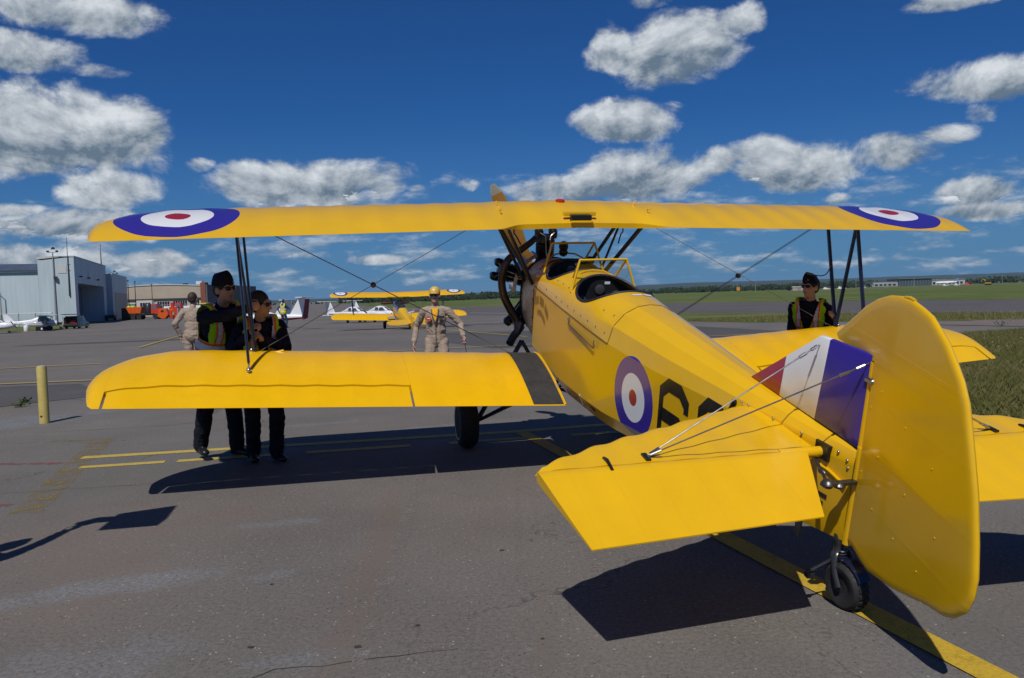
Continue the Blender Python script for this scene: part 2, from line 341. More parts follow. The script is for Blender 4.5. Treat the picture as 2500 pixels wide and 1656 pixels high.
def asphalt(name, base, seed, crack=1.0, spots=True, patches=()):
    ma = bpy.data.materials.new(name); ma.use_nodes = True; T = NT(ma.node_tree); b = T.n['Principled BSDF']
    tc = T.v('ADD', T.new('ShaderNodeTexCoord').outputs['Object'], (seed * 3.1, seed * 7.7, 0))
    raw = T.new('ShaderNodeTexCoord').outputs['Object']; P = T.sep(raw)
    big = T.noise(tc, 0.10, 5, 0.6); mid = T.noise(tc, 0.75, 6, 0.62); fine = T.noise(tc, 42.0, 3, 0.7); fin2 = T.noise(tc, 120.0, 2, 0.6)
    f = T.m('ADD', T.m('MULTIPLY', T.m('SUBTRACT', big, 0.5), 0.8), T.m('MULTIPLY', T.m('SUBTRACT', mid, 0.5), 0.55))
    f = T.m('ADD', f, T.m('MULTIPLY', T.m('SUBTRACT', fine, 0.5), 1.25)); f = T.m('ADD', f, T.m('MULTIPLY', T.m('SUBTRACT', fin2, 0.5), 1.1))
    f = T.m('MAXIMUM', T.m('ADD', 1.0, f), 0.25)
    c = T.mix(1.0, (*base, 1), T.comb(f, f, f), 'MULTIPLY')
    # warm and cool patches
    c = T.mix(T.map(T.noise(T.v('ADD', tc, (40, 0, 0)), 0.28, 4, 0.6), 0.5, 0.72, 0, 0.45), c, (base[0] * 1.18, base[1] * 0.98, base[2] * 0.86))
    c = T.mix(T.map(T.noise(T.v('ADD', tc, (0, 60, 0)), 0.2, 4, 0.6), 0.52, 0.75, 0, 0.5), c, (base[0] * 0.72, base[1] * 0.80, base[2] * 0.84))
    if spots:
        # pale worn paint residue, rust-brown lane and polished stones (stains with their own shape)
        for (cx, cy, sx, sy, ang, col, amt) in patches:
            ca, sa = math.cos(ang), math.sin(ang)
            ux = T.m('SUBTRACT', P[0], cx); uy = T.m('SUBTRACT', P[1], cy)
            a = T.m('DIVIDE', T.m('ADD', T.m('MULTIPLY', ux, ca), T.m('MULTIPLY', uy, sa)), sx)
            q = T.m('DIVIDE', T.m('SUBTRACT', T.m('MULTIPLY', uy, ca), T.m('MULTIPLY', ux, sa)), sy)
            g = T.m('SUBTRACT', 1.0, T.m('ADD', T.m('MULTIPLY', a, a), T.m('MULTIPLY', q, q)))
            g = T.m('ADD', g, T.m('MULTIPLY', T.m('SUBTRACT', T.noise(tc, 3.0, 6, 0.7), 0.5), 3.0))
            g = T.m('MULTIPLY', T.map(g, 0.1, 1.1), T.map(fine, 0.40, 0.60, 0.15, 1.0))
            c = T.mix(T.m('MULTIPLY', g, amt * 0.75), c, col)
        vo = T.vor(tc, 48.0); sz = T.m('LESS_THAN', vo[0], 0.24); pick = T.m('GREATER_THAN', T.sep(vo[1])[0], 0.955)
        c = T.mix(T.m('MULTIPLY', T.m('MULTIPLY', sz, pick), 0.75), c, (0.42, 0.41, 0.40))
        pk2 = T.m('GREATER_THAN', T.sep(vo[1])[1], 0.95)
        c = T.mix(T.m('MULTIPLY', T.m('MULTIPLY', T.m('LESS_THAN', vo[0], 0.3), pk2), 0.6), c, (0.03, 0.03, 0.03))
    if crack:
        wv = T.v('ADD', tc, T.v('SCALE', T.comb(T.m('SUBTRACT', T.noise(tc, 0.9, 5, 0.65), 0.5), T.m('SUBTRACT', T.noise(T.v('ADD', tc, (9, 9, 0)), 0.9, 5, 0.65), 0.5), 0.0), scale=1.7))
        cr_ = T.vor(wv, 0.16, 'DISTANCE_TO_EDGE')[0]
        k = T.map(cr_, 0.0, 0.0022, 1.0, 0.0)
        k = T.m('MULTIPLY', k, T.map(T.noise(tc, 0.35, 3), 0.42, 0.6))
        c = T.mix(T.m('MULTIPLY', k, 0.6 * crack), c, (0.028, 0.026, 0.025))
    T.put(b.inputs['Base Color'], c); b.inputs['Roughness'].default_value = 0.86; b.inputs['Specular IOR Level'].default_value = 0.3
    hgt_ = T.m('ADD', T.m('MULTIPLY', fine, 0.6), T.m('MULTIPLY', fin2, 0.4))
    T.put(b.inputs['Normal'], T.bump(hgt_, 0.55, 0.006))
    return ma
PALE = (0.20, 0.235, 0.27, 1)
apron_m = asphalt('apron_asphalt', (0.148, 0.135, 0.124), 0, 1.0, True, (
    (-2.4, 4.6, 0.9, 0.22, 0.35, PALE, 0.75), (-1.45, 4.75, 0.25, 0.10, 0.3, PALE, 0.6), (-1.75, 5.9, 0.45, 0.12, 0.2, PALE, 0.55), (-1.0, 3.6, 0.30, 0.12, 0.2, PALE, 0.45),
    (-2.0, 3.6, 0.7, 0.4, 0.3, PALE, 0.35), (-7.4, 11.4, 1.9, 1.0, 0.9, PALE, 0.85), (-6.3, 14.0, 0.5, 2.2, 0.0, PALE, 0.6), (-2.7, 10.6, 0.9, 0.2, 0.4, PALE, 0.5), (-1.0, 10.2, 0.8, 0.14, 0.4, PALE, 0.4),
    (-0.85, 4.6, 0.18, 3.2, 0.06, (0.15, 0.108, 0.082, 1), 0.75), (0.1, 3.4, 0.10, 1.5, -0.05, (0.145, 0.11, 0.09, 1), 0.6), (0.25, 7.0, 0.5, 1.4, 0.3, (0.15, 0.118, 0.10, 1), 0.45),
    (-0.4, 5.6, 0.5, 0.3, 0.2, (0.15, 0.115, 0.09, 1), 0.4), (1.4, 3.6, 0.30, 0.9, 0.6, (0.19, 0.175, 0.165, 1), 0.5), (0.55, 6.5, 0.25, 1.0, 0.75, (0.18, 0.165, 0.155, 1), 0.35)))
apron = sheet('apron', [(-2600, -80), (2600, -80), (9000, 14000), (-9000, 14000)], apron_m, 0.0)
dark_m = asphalt('dark_asphalt', (0.082, 0.080, 0.079), 3, 0.6, False)
conc_m = asphalt('taxiway_concrete', (0.165, 0.135, 0.122), 5, 0.5, False)
runway_m = asphalt('runway_asphalt', (0.105, 0.096, 0.094), 8, 0.0, False)
sheet('repair_patch', [(-3.9, 42.5), (0.4, 41.5), (9.0, 43), (11.5, 27.3), (-0.6, 26.0), (-3.2, 33)], dark_m, 0.006)
sheet('repair_patch', [(-14.5, 17.0), (-9.2, 17.5), (-7.4, 15.1), (-9.3, 12.6), (-12.2, 11.6)], dark_m, 0.005)
sheet('repair_patch', [(-27, 47), (-16, 49), (-17, 45.6), (-27, 44.5)], dark_m, 0.006)
sheet('repair_patch', [(-8, 62), (30, 58), (30, 66), (-8, 69)], runway_m, 0.006)

# ---- grass sheets
def grass_mat(name, c1, c2, c3, sc=0.6, stretch=6.0):
    ma = bpy.data.materials.new(name); ma.use_nodes = True; T = NT(ma.node_tree); b = T.n['Principled BSDF']
    tc = T.new('ShaderNodeTexCoord').outputs['Object']
    st = T.v('MULTIPLY', tc, (0.12, 1.0 / stretch, 1))
    a = T.noise(st, 0.45, 6, 0.62); f = T.noise(tc, 11.0, 4, 0.7); g = T.noise(tc, sc, 5, 0.6)
    c = T.mix(T.map(a, 0.40, 0.62), (*c1, 1), (*c2, 1)); c = T.mix(T.map(g, 0.52, 0.70, 0, 0.7), c, (*c3, 1))
    k = T.map(f, 0.25, 0.75, 0.55, 1.45, False); c = T.mix(1.0, c, T.comb(k, k, k), 'MULTIPLY')
    T.put(b.inputs['Base Color'], c); b.inputs['Roughness'].default_value = 0.9; b.inputs['Specular IOR Level'].default_value = 0.15
    T.put(b.inputs['Normal'], T.bump(T.m('ADD', f, g), 0.8, 0.06)); return ma
grass_m = grass_mat('mown_grass', (0.070, 0.115, 0.022), (0.135, 0.145, 0.045), (0.19, 0.175, 0.075))
grass_n = grass_mat('rough_grass', (0.075, 0.098, 0.024), (0.110, 0.115, 0.040), (0.13, 0.115, 0.05), 1.2, 1.0)
# infield beyond the far runway, band between taxiway and runway, and the near verge at the right
sheet('grass_infield', [(-40, 260), (-17.8, 243), (3, 222), (36.5, 197.7), (51, 171), (77, 124.2), (110, 80), (400, -60), (2600, 200), (6000, 4200), (1200, 4500), (-700, 3000), (-120, 620)], grass_m, 0.010)
sheet('grass_strip', [(2.0, 84), (18.5, 100.3), (25.5, 85.5), (40, 46), (48, 26), (32, 33), (13.5, 45.4), (10.4, 56.7)], grass_m, 0.010)
sheet('grass_verge', [(4.9, 9.5), (6.8, 14.0), (11.2, 22.6), (14.3, 25.7), (16.8, 27.0), (40, 17), (60, -20), (8, -20), (4.9, 5.5)], grass_n, 0.012)
sheet('grass_verge', [(-100, 118), (-66, 111.5), (-63.5, 114.5), (-64.5, 121), (-69, 138), (-100, 150)], grass_m, 0.010)
sheet('taxiway', [(17.5, 36.5), (24, 40.5), (26.5, 42.8), (60, 20), (60, 6), (40, 17), (19.2, 31.0)], conc_m, 0.016)
sheet('service_road', [(225, 640), (500, 720), (900, 820), (900, 860), (480, 760), (215, 690)], conc_m, 0.02)
sheet('runway', [(-26, 262), (36.5, 197.7), (51, 171), (77, 124.2), (60, 60), (40, 46), (25.5, 85.5), (18.5, 100.3), (2, 117), (-20, 140)], runway_m, 0.006)

# ---- painted markings
def paint_mat(name, col, wear=0.35, sc=9.0, lo=0.50, hi=0.62):
    ma = bpy.data.materials.new(name); ma.use_nodes = True; T = NT(ma.node_tree); b = T.n['Principled BSDF']
    tc = T.new('ShaderNodeTexCoord').outputs['Object']
    n = T.m('ADD', T.m('MULTIPLY', T.noise(tc, sc, 7, 0.7), 0.6), T.m('MULTIPLY', T.noise(tc, 95.0, 3, 0.7), 0.4))
    k = T.map(n, lo, hi); n2 = T.map(T.noise(tc, 45.0, 4, 0.7), 0.3, 0.7, 0.80, 1.15, False)
    c = T.mix(1.0, (*col, 1), T.comb(n2, n2, n2), 'MULTIPLY')
    T.put(b.inputs['Base Color'], c); b.inputs['Roughness'].default_value = 0.8
    T.put(b.inputs['Normal'], T.bump(T.noise(tc, 70.0, 3, 0.7), 0.5, 0.005))
    T.put(b.inputs['Alpha'], T.m('SUBTRACT', 1.0, T.m('MULTIPLY', k, wear), clamp=True)); return ma
ypaint = paint_mat('yellow_line_paint', (0.52, 0.34, 0.022), 0.30); ypaint2 = paint_mat('pale_yellow_line_paint', (0.50, 0.37, 0.075), 0.35)
ypaint_f = paint_mat('yellow_line_paint_far', (0.48, 0.33, 0.05), 0.2)
wornp = paint_mat('worn_yellow_paint', (0.26, 0.185, 0.05), 0.98, 5.0, 0.36, 0.53); rpaint = paint_mat('red_line_paint', (0.27, 0.07, 0.07), 0.92, 6.0, 0.38, 0.56); wpaint = paint_mat('white_line_paint', (0.5, 0.5, 0.5), 0.4)
def line(name, pts, wd, ma, dz=0.004):
    for (x0, y0), (x1, y1) in zip(pts[:-1], pts[1:]):
        L = math.hypot(x1 - x0, y1 - y0); nx, ny = -(y1 - y0) / L * wd / 2, (x1 - x0) / L * wd / 2
        r_ = math.hypot((x0 + x1) / 2, (y0 + y1) / 2)
        k = max(1, int(L / 6)) if r_ > 13 else 1
        poly = [(x0 + (x1 - x0) * i / k - nx, y0 + (y1 - y0) * i / k - ny) for i in range(k + 1)] + [(x0 + (x1 - x0) * i / k + nx, y0 + (y1 - y0) * i / k + ny) for i in range(k, -1, -1)]
        sheet(name, poly, ma, dz if r_ < 13 else dz + 0.012 + 0.0002 * r_)
line('taxi_line', [(2.26, 2.0), (0.09, 9.5)], 0.155, ypaint, 0.007)
line('boundary_line', [(-4.62, 8.74), (-0.02, 9.60), (3.4, 10.6)], 0.155, ypaint2, 0.004)
x0, y0, dxl, dyl = -4.36, 8.20, 0.9785, 0.206
for s0, s1 in ((0.0, 0.80), (0.92, 1.9), (2.2, 3.3), (3.72, 4.75), (5.1, 6.1)):
    line('boundary_dash', [(x0 + dxl * s0, y0 + dyl * s0 + 0.03 * s0 * 0), (x0 + dxl * s1, y0 + dyl * s1)], 0.13, ypaint2, 0.004)
line('worn_line', [(-5.02, 10.05), (-4.60, 8.75), (-3.85, 6.4)], 0.26, wornp, 0.003)
line('worn_line', [(-7.0, 9.70), (-5.0, 9.95)], 0.07, wornp, 0.003)
line('red_line', [(-6.6, 8.62), (-4.66, 8.46)], 0.10, rpaint, 0.003); line('red_line', [(-6.0, 6.80), (-4.12, 6.67)], 0.10, rpaint, 0.003)
for a, b_ in (((-13.5, 17.55), (-9.0, 18.25)), ((-17, 22.5), (-12.0, 24.1)), ((-16.0, 35.6), (-23.5, 59.0)), ((-14.9, 86.2), (-7.57, 60.1), ), ((-7.57, 60.1), (-3.41, 46.5)), ((-3.41, 46.5), (0.6, 33.5)), ((-4.0, 25.76), (1.2, 27.6)), ((1.2, 27.6), (12, 31))):
    line('taxi_line', [a, b_], 0.15, ypaint_f, 0.006)
line('runway_line', [(-7.24, 144.7), (3.0, 121)], 0.45, wpaint, 0.02)
line('runway_line', [(31, 52), (34.5, 50)], 0.3, wpaint, 0.02)

# cracks, tyre marks and pale streaks in the apron
def streak(name, pts, wd, ma, jit=0.0, dz=0.0025):
    P = [Vector((x, y, 0)) for x, y in pts]; out = []
    for a, b_ in zip(P[:-1], P[1:]):
        n_ = max(2, int((b_ - a).length / 0.09)) if jit else 6
        for i in range(n_): out.append(a.lerp(b_, i / n_) + (Vector((random.gauss(0, jit), random.gauss(0, jit), 0)) if jit else Vector()))
    out.append(P[-1]); vs = []; n_ = len(out)
    for i, q in enumerate(out):
        t = (out[min(i + 1, n_ - 1)] - out[max(i - 1, 0)]).normalized(); nn = Vector((-t.y, t.x, 0)) * wd / 2 * (random.uniform(.5, 1.3) if jit else 1) * (0.25 + 0.75 * math.sin(PI * (i + .5) / n_) ** .5)
        for s_ in (-1, 1): r_ = q + nn * s_; vs.append((r_.x, r_.y, gz(r_.x, r_.y) + dz))
    return struct(MB().add(vs, [(2 * i, 2 * i + 1, 2 * i + 3, 2 * i + 2) for i in range(n_ - 1)]).build(name, ma))
crackm = mat('crack_fill', (0.030, 0.028, 0.026), .9, var=.3, scale=20); tyrem = paint_mat('tyre_rubber_mark', (0.095, 0.087, 0.082), 0.98, 1.3, 0.30, 0.55); palem = paint_mat('pale_scuff', (0.24, 0.22, 0.205), 0.97, 4.0, 0.34, 0.54)
for pts, wd in (([(-1.55, 3.18), (-1.05, 3.5), (-.55, 3.62), (-.3, 3.66)], .006), ([(-4.6, 7.1), (-3.3, 7.35), (-2.2, 7.2)], .007), ([(-6.2, 10.6), (-4.7, 10.9), (-3.6, 11.6)], .010), ([(-9, 15), (-7.2, 14.2), (-6.3, 13.1)], .012), ([(-13, 26), (-6, 30), (2, 29.5)], .03), ([(-20, 40), (-9, 37), (0, 38.5)], .04), ([(3.4, 13.5), (5.2, 15.2), (6.6, 18)], .012)): streak('crack', pts, wd, crackm, .014)
for pts, wd in (([(1.25, 4.35), (1.55, 3.85), (2.0, 3.2)], .05), ([(.05, 6.9), (.45, 6.1), (.75, 5.5)], .06), ([(-.2, 7.0), (.2, 6.4)], .05), ([(-.86, 7.8), (-.78, 5.5), (-.70, 3.2)], .10), ([(-3.6, 11.5), (-3.0, 10.2)], .08), ([(.02, 7.6), (.0, 5.2), (.05, 3.2)], .05)): streak('pale_scuff', pts, wd, palem, 0, .0028)
for pts, wd in (([(-9, 30), (-6, 20), (-4.4, 12)], .22), ([(-12, 52), (-4, 47), (4, 46)], .3), ([(-18, 70), (-10, 60), (-2, 55)], .4), ([(-24, 60), (-12, 64), (0, 62)], .35)): streak('tyre_mark', pts, wd, tyrem, 0, .0022 + (.012 if pts[0][1] > 20 else 0))
oilm = mat('oil_spot', (.045, .042, .04), .5, var=.2)
for x, y, r_ in ((-.75, 3.72, .018), (-.5, 3.95, .012), (-1.25, 3.75, .014), (.1, 3.75, .010), (-1.4, 4.6, .012), (-.1, 5.1, .015), (.5, 4.4, .012)):
    mb = MB(); mb.add([(x + math.cos(a) * r_ * random.uniform(.8, 1.3), y + math.sin(a) * r_ * random.uniform(.7, 1.1), .003) for a in np.linspace(0, 2 * PI, 13)[:-1]], [tuple(range(12))]); struct(mb.build('oil_spot', oilm))
# ---- grass blades and weeds (real blades near the camera)
def blades(name, pts, hmin, hmax, wd, ma, label, cat, kind='stuff', lean=0.5):
    n = len(pts); V = np.empty((n, 4, 3)); h = RNG.uniform(hmin, hmax, n); a = RNG.uniform(0, 2 * PI, n); le = RNG.normal(0, lean, (n, 2)) * h[:, None]
    d_ = np.stack([np.cos(a), np.sin(a)], 1) * wd * RNG.uniform(0.6, 1.3, n)[:, None]
    z0 = np.array([gz(x, y) for x, y in pts])
    V[:, 0, :2] = pts - d_; V[:, 1, :2] = pts + d_; V[:, 0, 2] = V[:, 1, 2] = z0 - 0.01
    V[:, 2, :2] = pts + d_ * 0.6 + le * 0.45; V[:, 2, 2] = z0 + h * 0.6
    V[:, 3, :2] = pts + le; V[:, 3, 2] = z0 + h
    F_ = np.concatenate([np.stack([np.arange(n) * 4 + i for i in (0, 1, 2)], 1), np.stack([np.arange(n) * 4 + i for i in (0, 2, 3)], 1)])
    me = bpy.data.meshes.new(name); me.from_pydata(V.reshape(-1, 3).tolist(), [], F_.tolist()); me.materials.append(ma)
    o = bpy.data.objects.new(name, me); COL.objects.link(o); return tag(o, label, cat, None, kind)
def blade_mat(name, cols):
    ma = bpy.data.materials.new(name); ma.use_nodes = True; T = NT(ma.node_tree); b = T.n['Principled BSDF']
    tc = T.new('ShaderNodeTexCoord').outputs['Object']; g = T.noise(tc, 0.9, 4, 0.6); f = T.noise(tc, 60.0, 2, 0.6)
    c = T.mix(T.map(g, 0.4, 0.62), (*cols[0], 1), (*cols[1], 1)); c = T.mix(T.map(f, 0.5, 0.75, 0, 0.8), c, (*cols[2], 1))
    T.put(b.inputs['Base Color'], c); b.inputs['Roughness'].default_value = 0.6; b.inputs['Specular IOR Level'].default_value = 0.25
    b.inputs['Subsurface Weight'].default_value = 0.0; return ma
blade_m = blade_mat('grass_blades', ((0.105, 0.115, 0.028), (0.150, 0.135, 0.050), (0.23, 0.185, 0.095)))
def inpoly(p, poly):
    x, y = p[:, 0], p[:, 1]; ins = np.zeros(len(p), bool); j = len(poly) - 1
    for i in range(len(poly)):
        xi, yi = poly[i]; xj, yj = poly[j]
        ins ^= ((yi > y) != (yj > y)) & (x < (xj - xi) * (y - yi) / (yj - yi + 1e-9) + xi); j = i
    return ins
VERGE = [(5.0, 9.6), (6.9, 14.1), (11.3, 22.7), (14.4, 25.7), (16.8, 26.9), (24, 23.5), (16, 12), (10.5, 8.0)]
p = np.stack([RNG.uniform(4.8, 22, 250000), RNG.uniform(8, 27, 250000)], 1); p = p[inpoly(p, VERGE)]
blades('verge_grass', p, 0.04, 0.20, 0.006, blade_m, 'rough green grass beside the apron at the right', 'grass')
p = np.stack([RNG.uniform(8, 44, 90000), RNG.uniform(34, 70, 90000)], 1); p = p[inpoly(p, [(10.8, 55), (13.6, 45.8), (32, 33.6), (46, 27), (40, 40), (27, 70)])]
blades('strip_grass', p, 0.05, 0.18, 0.012, blade_m, 'short green grass strip between taxiway and runway', 'grass')
p = np.stack([RNG.normal(0, 1, 500), RNG.normal(0, 1, 500)], 1)
daisy = mat('white_flower', (0.7, 0.7, 0.66), 0.7, var=0)
p = np.stack([RNG.uniform(8, 44, 1100), RNG.uniform(9, 66, 1100)], 1); p = p[inpoly(p, [(10.8, 55), (13.6, 45.8), (32, 33.6), (46, 27), (40, 40), (27, 70)]) | inpoly(p, VERGE)]
mb = MB()
for x, y in p:
    z = gz(x, y) + random.uniform(0.16, 0.3); s_ = random.uniform(0.018, 0.035)
    mb.add([(x - s_, y, z), (x, y - s_, z + 0.01), (x + s_, y, z), (x, y + s_, z + 0.01)], [(0, 1, 2, 3)])
    mb.add([(x - 0.003, y, gz(x, y)), (x + 0.003, y, gz(x, y)), (x, y, z)], [(0, 1, 2)])
tag(mb.build('wild_flowers', daisy), 'tiny white flowers scattered in the roadside grass', 'flowers', kind='stuff')
def weed(x, y, n, h, spread, label):
    mb = MB()
    for i in range(n):
        a = random.uniform(0, 2 * PI); l = h * random.uniform(0.4, 1); ex, ey = x + math.cos(a) * spread * random.random(), y + math.sin(a) * spread * random.random()
        mb.tube([(x + (ex - x) * 0.2, y + (ey - y) * 0.2, gz(x, y) - 0.01), (ex, ey, gz(x, y) + l)], [0.004, 0.002], 4)
        for j in range(9):
            t = random.uniform(0.15, 1); b0 = Vector((x + (ex - x) * t, y + (ey - y) * t, gz(x, y) + l * t)); d_ = Vector((random.gauss(0, 1), random.gauss(0, 1), random.gauss(0.3, 0.6))).normalized() * random.uniform(0.03, 0.07)
            s_ = d_.cross(Vector((random.random(), random.random(), 1))).normalized() * 0.016
            mb.add([b0, b0 + d_ * 0.5 + s_, b0 + d_, b0 + d_ * 0.5 - s_], [(0, 1, 2, 3)])
    return tag(mb.build('weed', weedm), label, 'weed', 'weeds in the pavement cracks')
weedm = mat('weed_leaf', (0.075, 0.125, 0.025), 0.6, var=0.3, scale=30)
for i, (x, y, n, h, s_, l) in enumerate(((-7.35, 18.0, 16, 0.28, 0.22, 'tallest green weed growing in the pavement crack beyond the bollard'), (-7.75, 16.9, 9, 0.13, 0.2, 'low green weed just left of the tallest weed beyond the bollard'), (-6.9, 18.9, 9, 0.16, 0.3, 'green weed right of the tallest weed, by the lower wing tip'),
        (-8.4, 14.2, 8, 0.12, 0.22, 'sparse weed left of the yellow bollard along the patch edge'), (-8.1, 13.5, 7, 0.10, 0.25, 'thin weed close behind the yellow bollard'), (-8.9, 12.9, 5, 0.08, 0.2, 'smallest weed at the edge of the dark patch, far left'))):
    weed(x, y, n, h, s_, l)
for i in range(7):
    weed(18.2 + i * 1.55 + random.uniform(-.5, .5), 31.2 - i * 0.85, 8, random.uniform(.15, .35), .5, 'bushy weed along the pale taxiway edge at the right, %s from the left' % ('first second third fourth fifth sixth seventh'.split()[i]))['group'] = 'weeds along the taxiway edge'

# ---- hills and far woods
forest = mat('forest_canopy', (0.028, 0.045, 0.020), 0.9, var=0.45, scale=0.02, bump=0.0)
def ridge(name, prof, Y, depth, z0=-1.3, seed=0, amp=1.0):
    rg = random.Random(seed); nx = 160; ny = 6; xs = np.linspace(prof[0][0], prof[-1][0], nx); hs = np.interp(xs, [q[0] for q in prof], [q[1] for q in prof])
    vs = []; 
    for j in range(ny):
        t = j / (ny - 1)
        for i in range(nx):
            vs.append((xs[i], Y + depth * t, z0 + (hs[i] + rg.uniform(-1, 1) * amp * (0.4 + 0.6 * t) - z0) * ss(t * 1.02) if j else z0))
    fs = [(j * nx + i, j * nx + i + 1, (j + 1) * nx + i + 1, (j + 1) * nx + i) for j in range(ny - 1) for i in range(nx - 1)]
    k = len(vs); vs += [(xs[i], Y + depth * 1.6, z0) for i in range(nx)]
    fs += [((ny - 1) * nx + i, (ny - 1) * nx + i + 1, k + i + 1, k + i) for i in range(nx - 1)]
    return struct(MB().add(vs, fs).build(name, forest, smooth=180))
ridge('hills', [(-6000, 15), (-3000, 18), (-1600, 21), (-900, 26), (-435, 30), (200, 38), (900, 50), (1346, 60), (2236, 57), (3127, 61), (3720, 63), (6000, 70)], 5600, 700, seed=2, amp=1.2)
ridge('hills', [(-5000, 8), (-1200, 10), (0, 12), (700, 22), (1400, 28), (2200, 26), (3000, 34), (5000, 40)], 3900, 500, seed=5, amp=1.5)
leafm = mat('woodland_foliage', (0.034, 0.058, 0.018), 0.85, var=0.5, scale=0.06)
def wood(name, segs, label):
    mb = MB()
    for (xa, ya, xb, yb, h, n) in segs:
        for i in range(n):
            t = random.random(); x = xa + (xb - xa) * t + random.uniform(-6, 6); y = ya + (yb - ya) * t + random.uniform(-15, 15); hh = h * random.uniform(0.55, 1.1); r_ = hh * random.uniform(0.3, 0.5)
            for k in range(7):
                c = Vector((x + random.gauss(0, r_ * 0.5), y + random.gauss(0, r_ * 0.5), -1.3 + hh * random.uniform(0.15, 0.95)))
                rr = r_ * random.uniform(0.35, 0.7) * (1.25 - (c.z + 1.3) / hh * 0.7)
                vs = [c + Vector((math.cos(a) * rr * random.uniform(.7, 1.2), math.sin(a) * rr, z * rr * random.uniform(.7, 1.2))) for z, aa in ((-.5, 0), (.5, .6)) for a in (aa, aa + 2.1, aa + 4.2)] + [c + Vector((0, 0, rr * 1.2))]
                mb.add(vs, [(0, 1, 4, 3), (1, 2, 5, 4), (2, 0, 3, 5), (3, 4, 6), (4, 5, 6), (5, 3, 6)])
    return tag(mb.build(name, leafm), label, 'woods', kind='stuff')
wood('far_wood', [(-290, 900, -190, 860, 3.5, 60), (-160, 800, 20, 800, 7.0, 300), (-110, 700, -20, 700, 4.5, 120), (20, 900, 330, 1050, 5.5, 300), (300, 1010, 470, 1080, 7, 160), (470, 1290, 720, 1330, 9, 220), (690, 1240, 1300, 1500, 10, 420), (200, 1100, 460, 1300, 8, 260), (500, 1500, 900, 1700, 11, 240)], 'dark line of woodland across the far side of the airfield')
# ================================================================ BIPLANE (body frame: x right, y forward, z up; origin = trailing edge of the lower wing on the centreline)
C0 = 1.14; DL = math.tan(0.0563); DU = math.tan(-0.0201); INC = math.tan(0.0615); INU = math.tan(0.0064); STAG = 0.624; GAP = 1.5012; TK = 0.93
CYU = ([0, .006, .0125, .025, .05, .075, .1, .15, .2, .3, .4, .5, .6, .7, .8, .9, 1], [.035, .0470, .0545, .065, .079, .0885, .096, .1068, .1136, .117, .114, .1052, .0915, .0735, .0522, .028, .0016])
CYL = ([0, .006, .0125, .025, .05, .1, .2, .3, 1], [.035, .0240, .0193, .0147, .0093, .0042, .0003, 0, 0])
cyu = lambda u: float(np.interp(u, *CYU)); cyl = lambda u: float(np.interp(u, *CYL))
UU = [0, .006, .0125, .025, .05, .075, .1, .15, .2, .3, .4, .5, .6, .7, .8, .9, .96, 1]
def plan(x, S=1.0):
    ax = abs(x) / S; le = C0
    if ax > 3.45: le = 0.36 + 0.78 * math.sqrt(max(0, 1 - ((ax - 3.45) / 0.82) ** 2))
    te = 0.0 if ax < 4.17 else 0.36 * ((ax - 4.17) / 0.10) ** 1.6
    return min(te, le - 0.004), le
def wsec(x, kind, u0=0.0, u1=1.0, rib=0.30, sag=0.008):
    """one closed aerofoil loop of the wing at station x (kind 'l' or 'u'); u0..u1 chord range as a fraction of the full chord"""
    te, le = plan(x); ch = le - te; s_ = 0.5 - 0.5 * math.cos(2 * PI * (abs(x) - 0.37) / rib); tip = min(1.0, ch / C0) ** 0.85
    cut = ss((0.86 - abs(x)) / 0.30) if kind == 'u' else 0.0
    if cut: te = 0.22 * cut; ch = le - te
    us = [u for u in UU if u0 <= u <= u1]
    if u0 > 0: us = [u0] + us
    if u1 < 1: us = us + [u1]
    def pt(u, up):
        uu = u if (u0 > 0 or u1 < 1 or ch >= C0 - 1e-6) else u
        y = le - uu * ch
        zb = y * (INC if kind == 'l' else INU) + abs(x) * (DL if kind == 'l' else DU)
        t = cyu(uu) if up else cyl(uu)
        z = zb + C0 * t * TK * (tip if True else 1)
        if up: z -= sag * s_ * math.sin(PI * min(1, max(0.02, uu))) ** 0.4
        else: z += 0.3 * sag * s_ * math.sin(PI * uu)
        if cut and not up: z -= 0.045 * cut * ss(uu / 0.35)
        if kind == 'u': y += STAG; z += GAP
        return (x, y, z)
    return [pt(u, True) for u in reversed(us)] + [pt(u, False) for u in (us[1:] if u0 == 0 else us)]
def xs_range(a, b, tip=False, d=0.05):
    n = max(2, int(round(abs(b - a) / d)) + 1); L = list(np.linspace(a, b, n))
    return L
XAI, XAO, UA = 1.6765, 4.09, 1 - 0.2961 / C0

biplane = thing('biplane', 'bright yellow biplane trainer with radial engine and roundels, parked tail towards the viewer', 'biplane', (0.79323, 7.33844, 0.59066), 0.240105, rx=0.24051)
BANDS = [(0.515, BLU), (0.297, WHT), (0.105, RED)]
upm = roundel_mat('upper_wing_dope', YEL, [(-3.585, STAG + 0.575, (2, 1, GAP + 0.0 - 0.0)), (3.585, STAG + 0.575, (2, 1, GAP))], [], 0.27)
# the roundels are on the top surface: separate by normal, so paint both discs in the dope
upm = roundel_mat('upper_wing_paint', YEL, [(-3.585, STAG + 0.56, None), (3.585, STAG + 0.56, None)], BANDS, 0.27, period=0.30)
# --- upper wing
tipx = [3.45 + 0.82 * math.sin(PI / 2 * t) for t in np.linspace(0, 1, 16)][1:]
half = xs_range(0.0, 3.45, d=0.05) + tipx
allx = [-x for x in reversed(half[1:])] + half
mb = MB(); mb.loft([wsec(x, 'u') for x in allx]); uw = mb.build('upper_wing', upm, biplane, smooth=50)
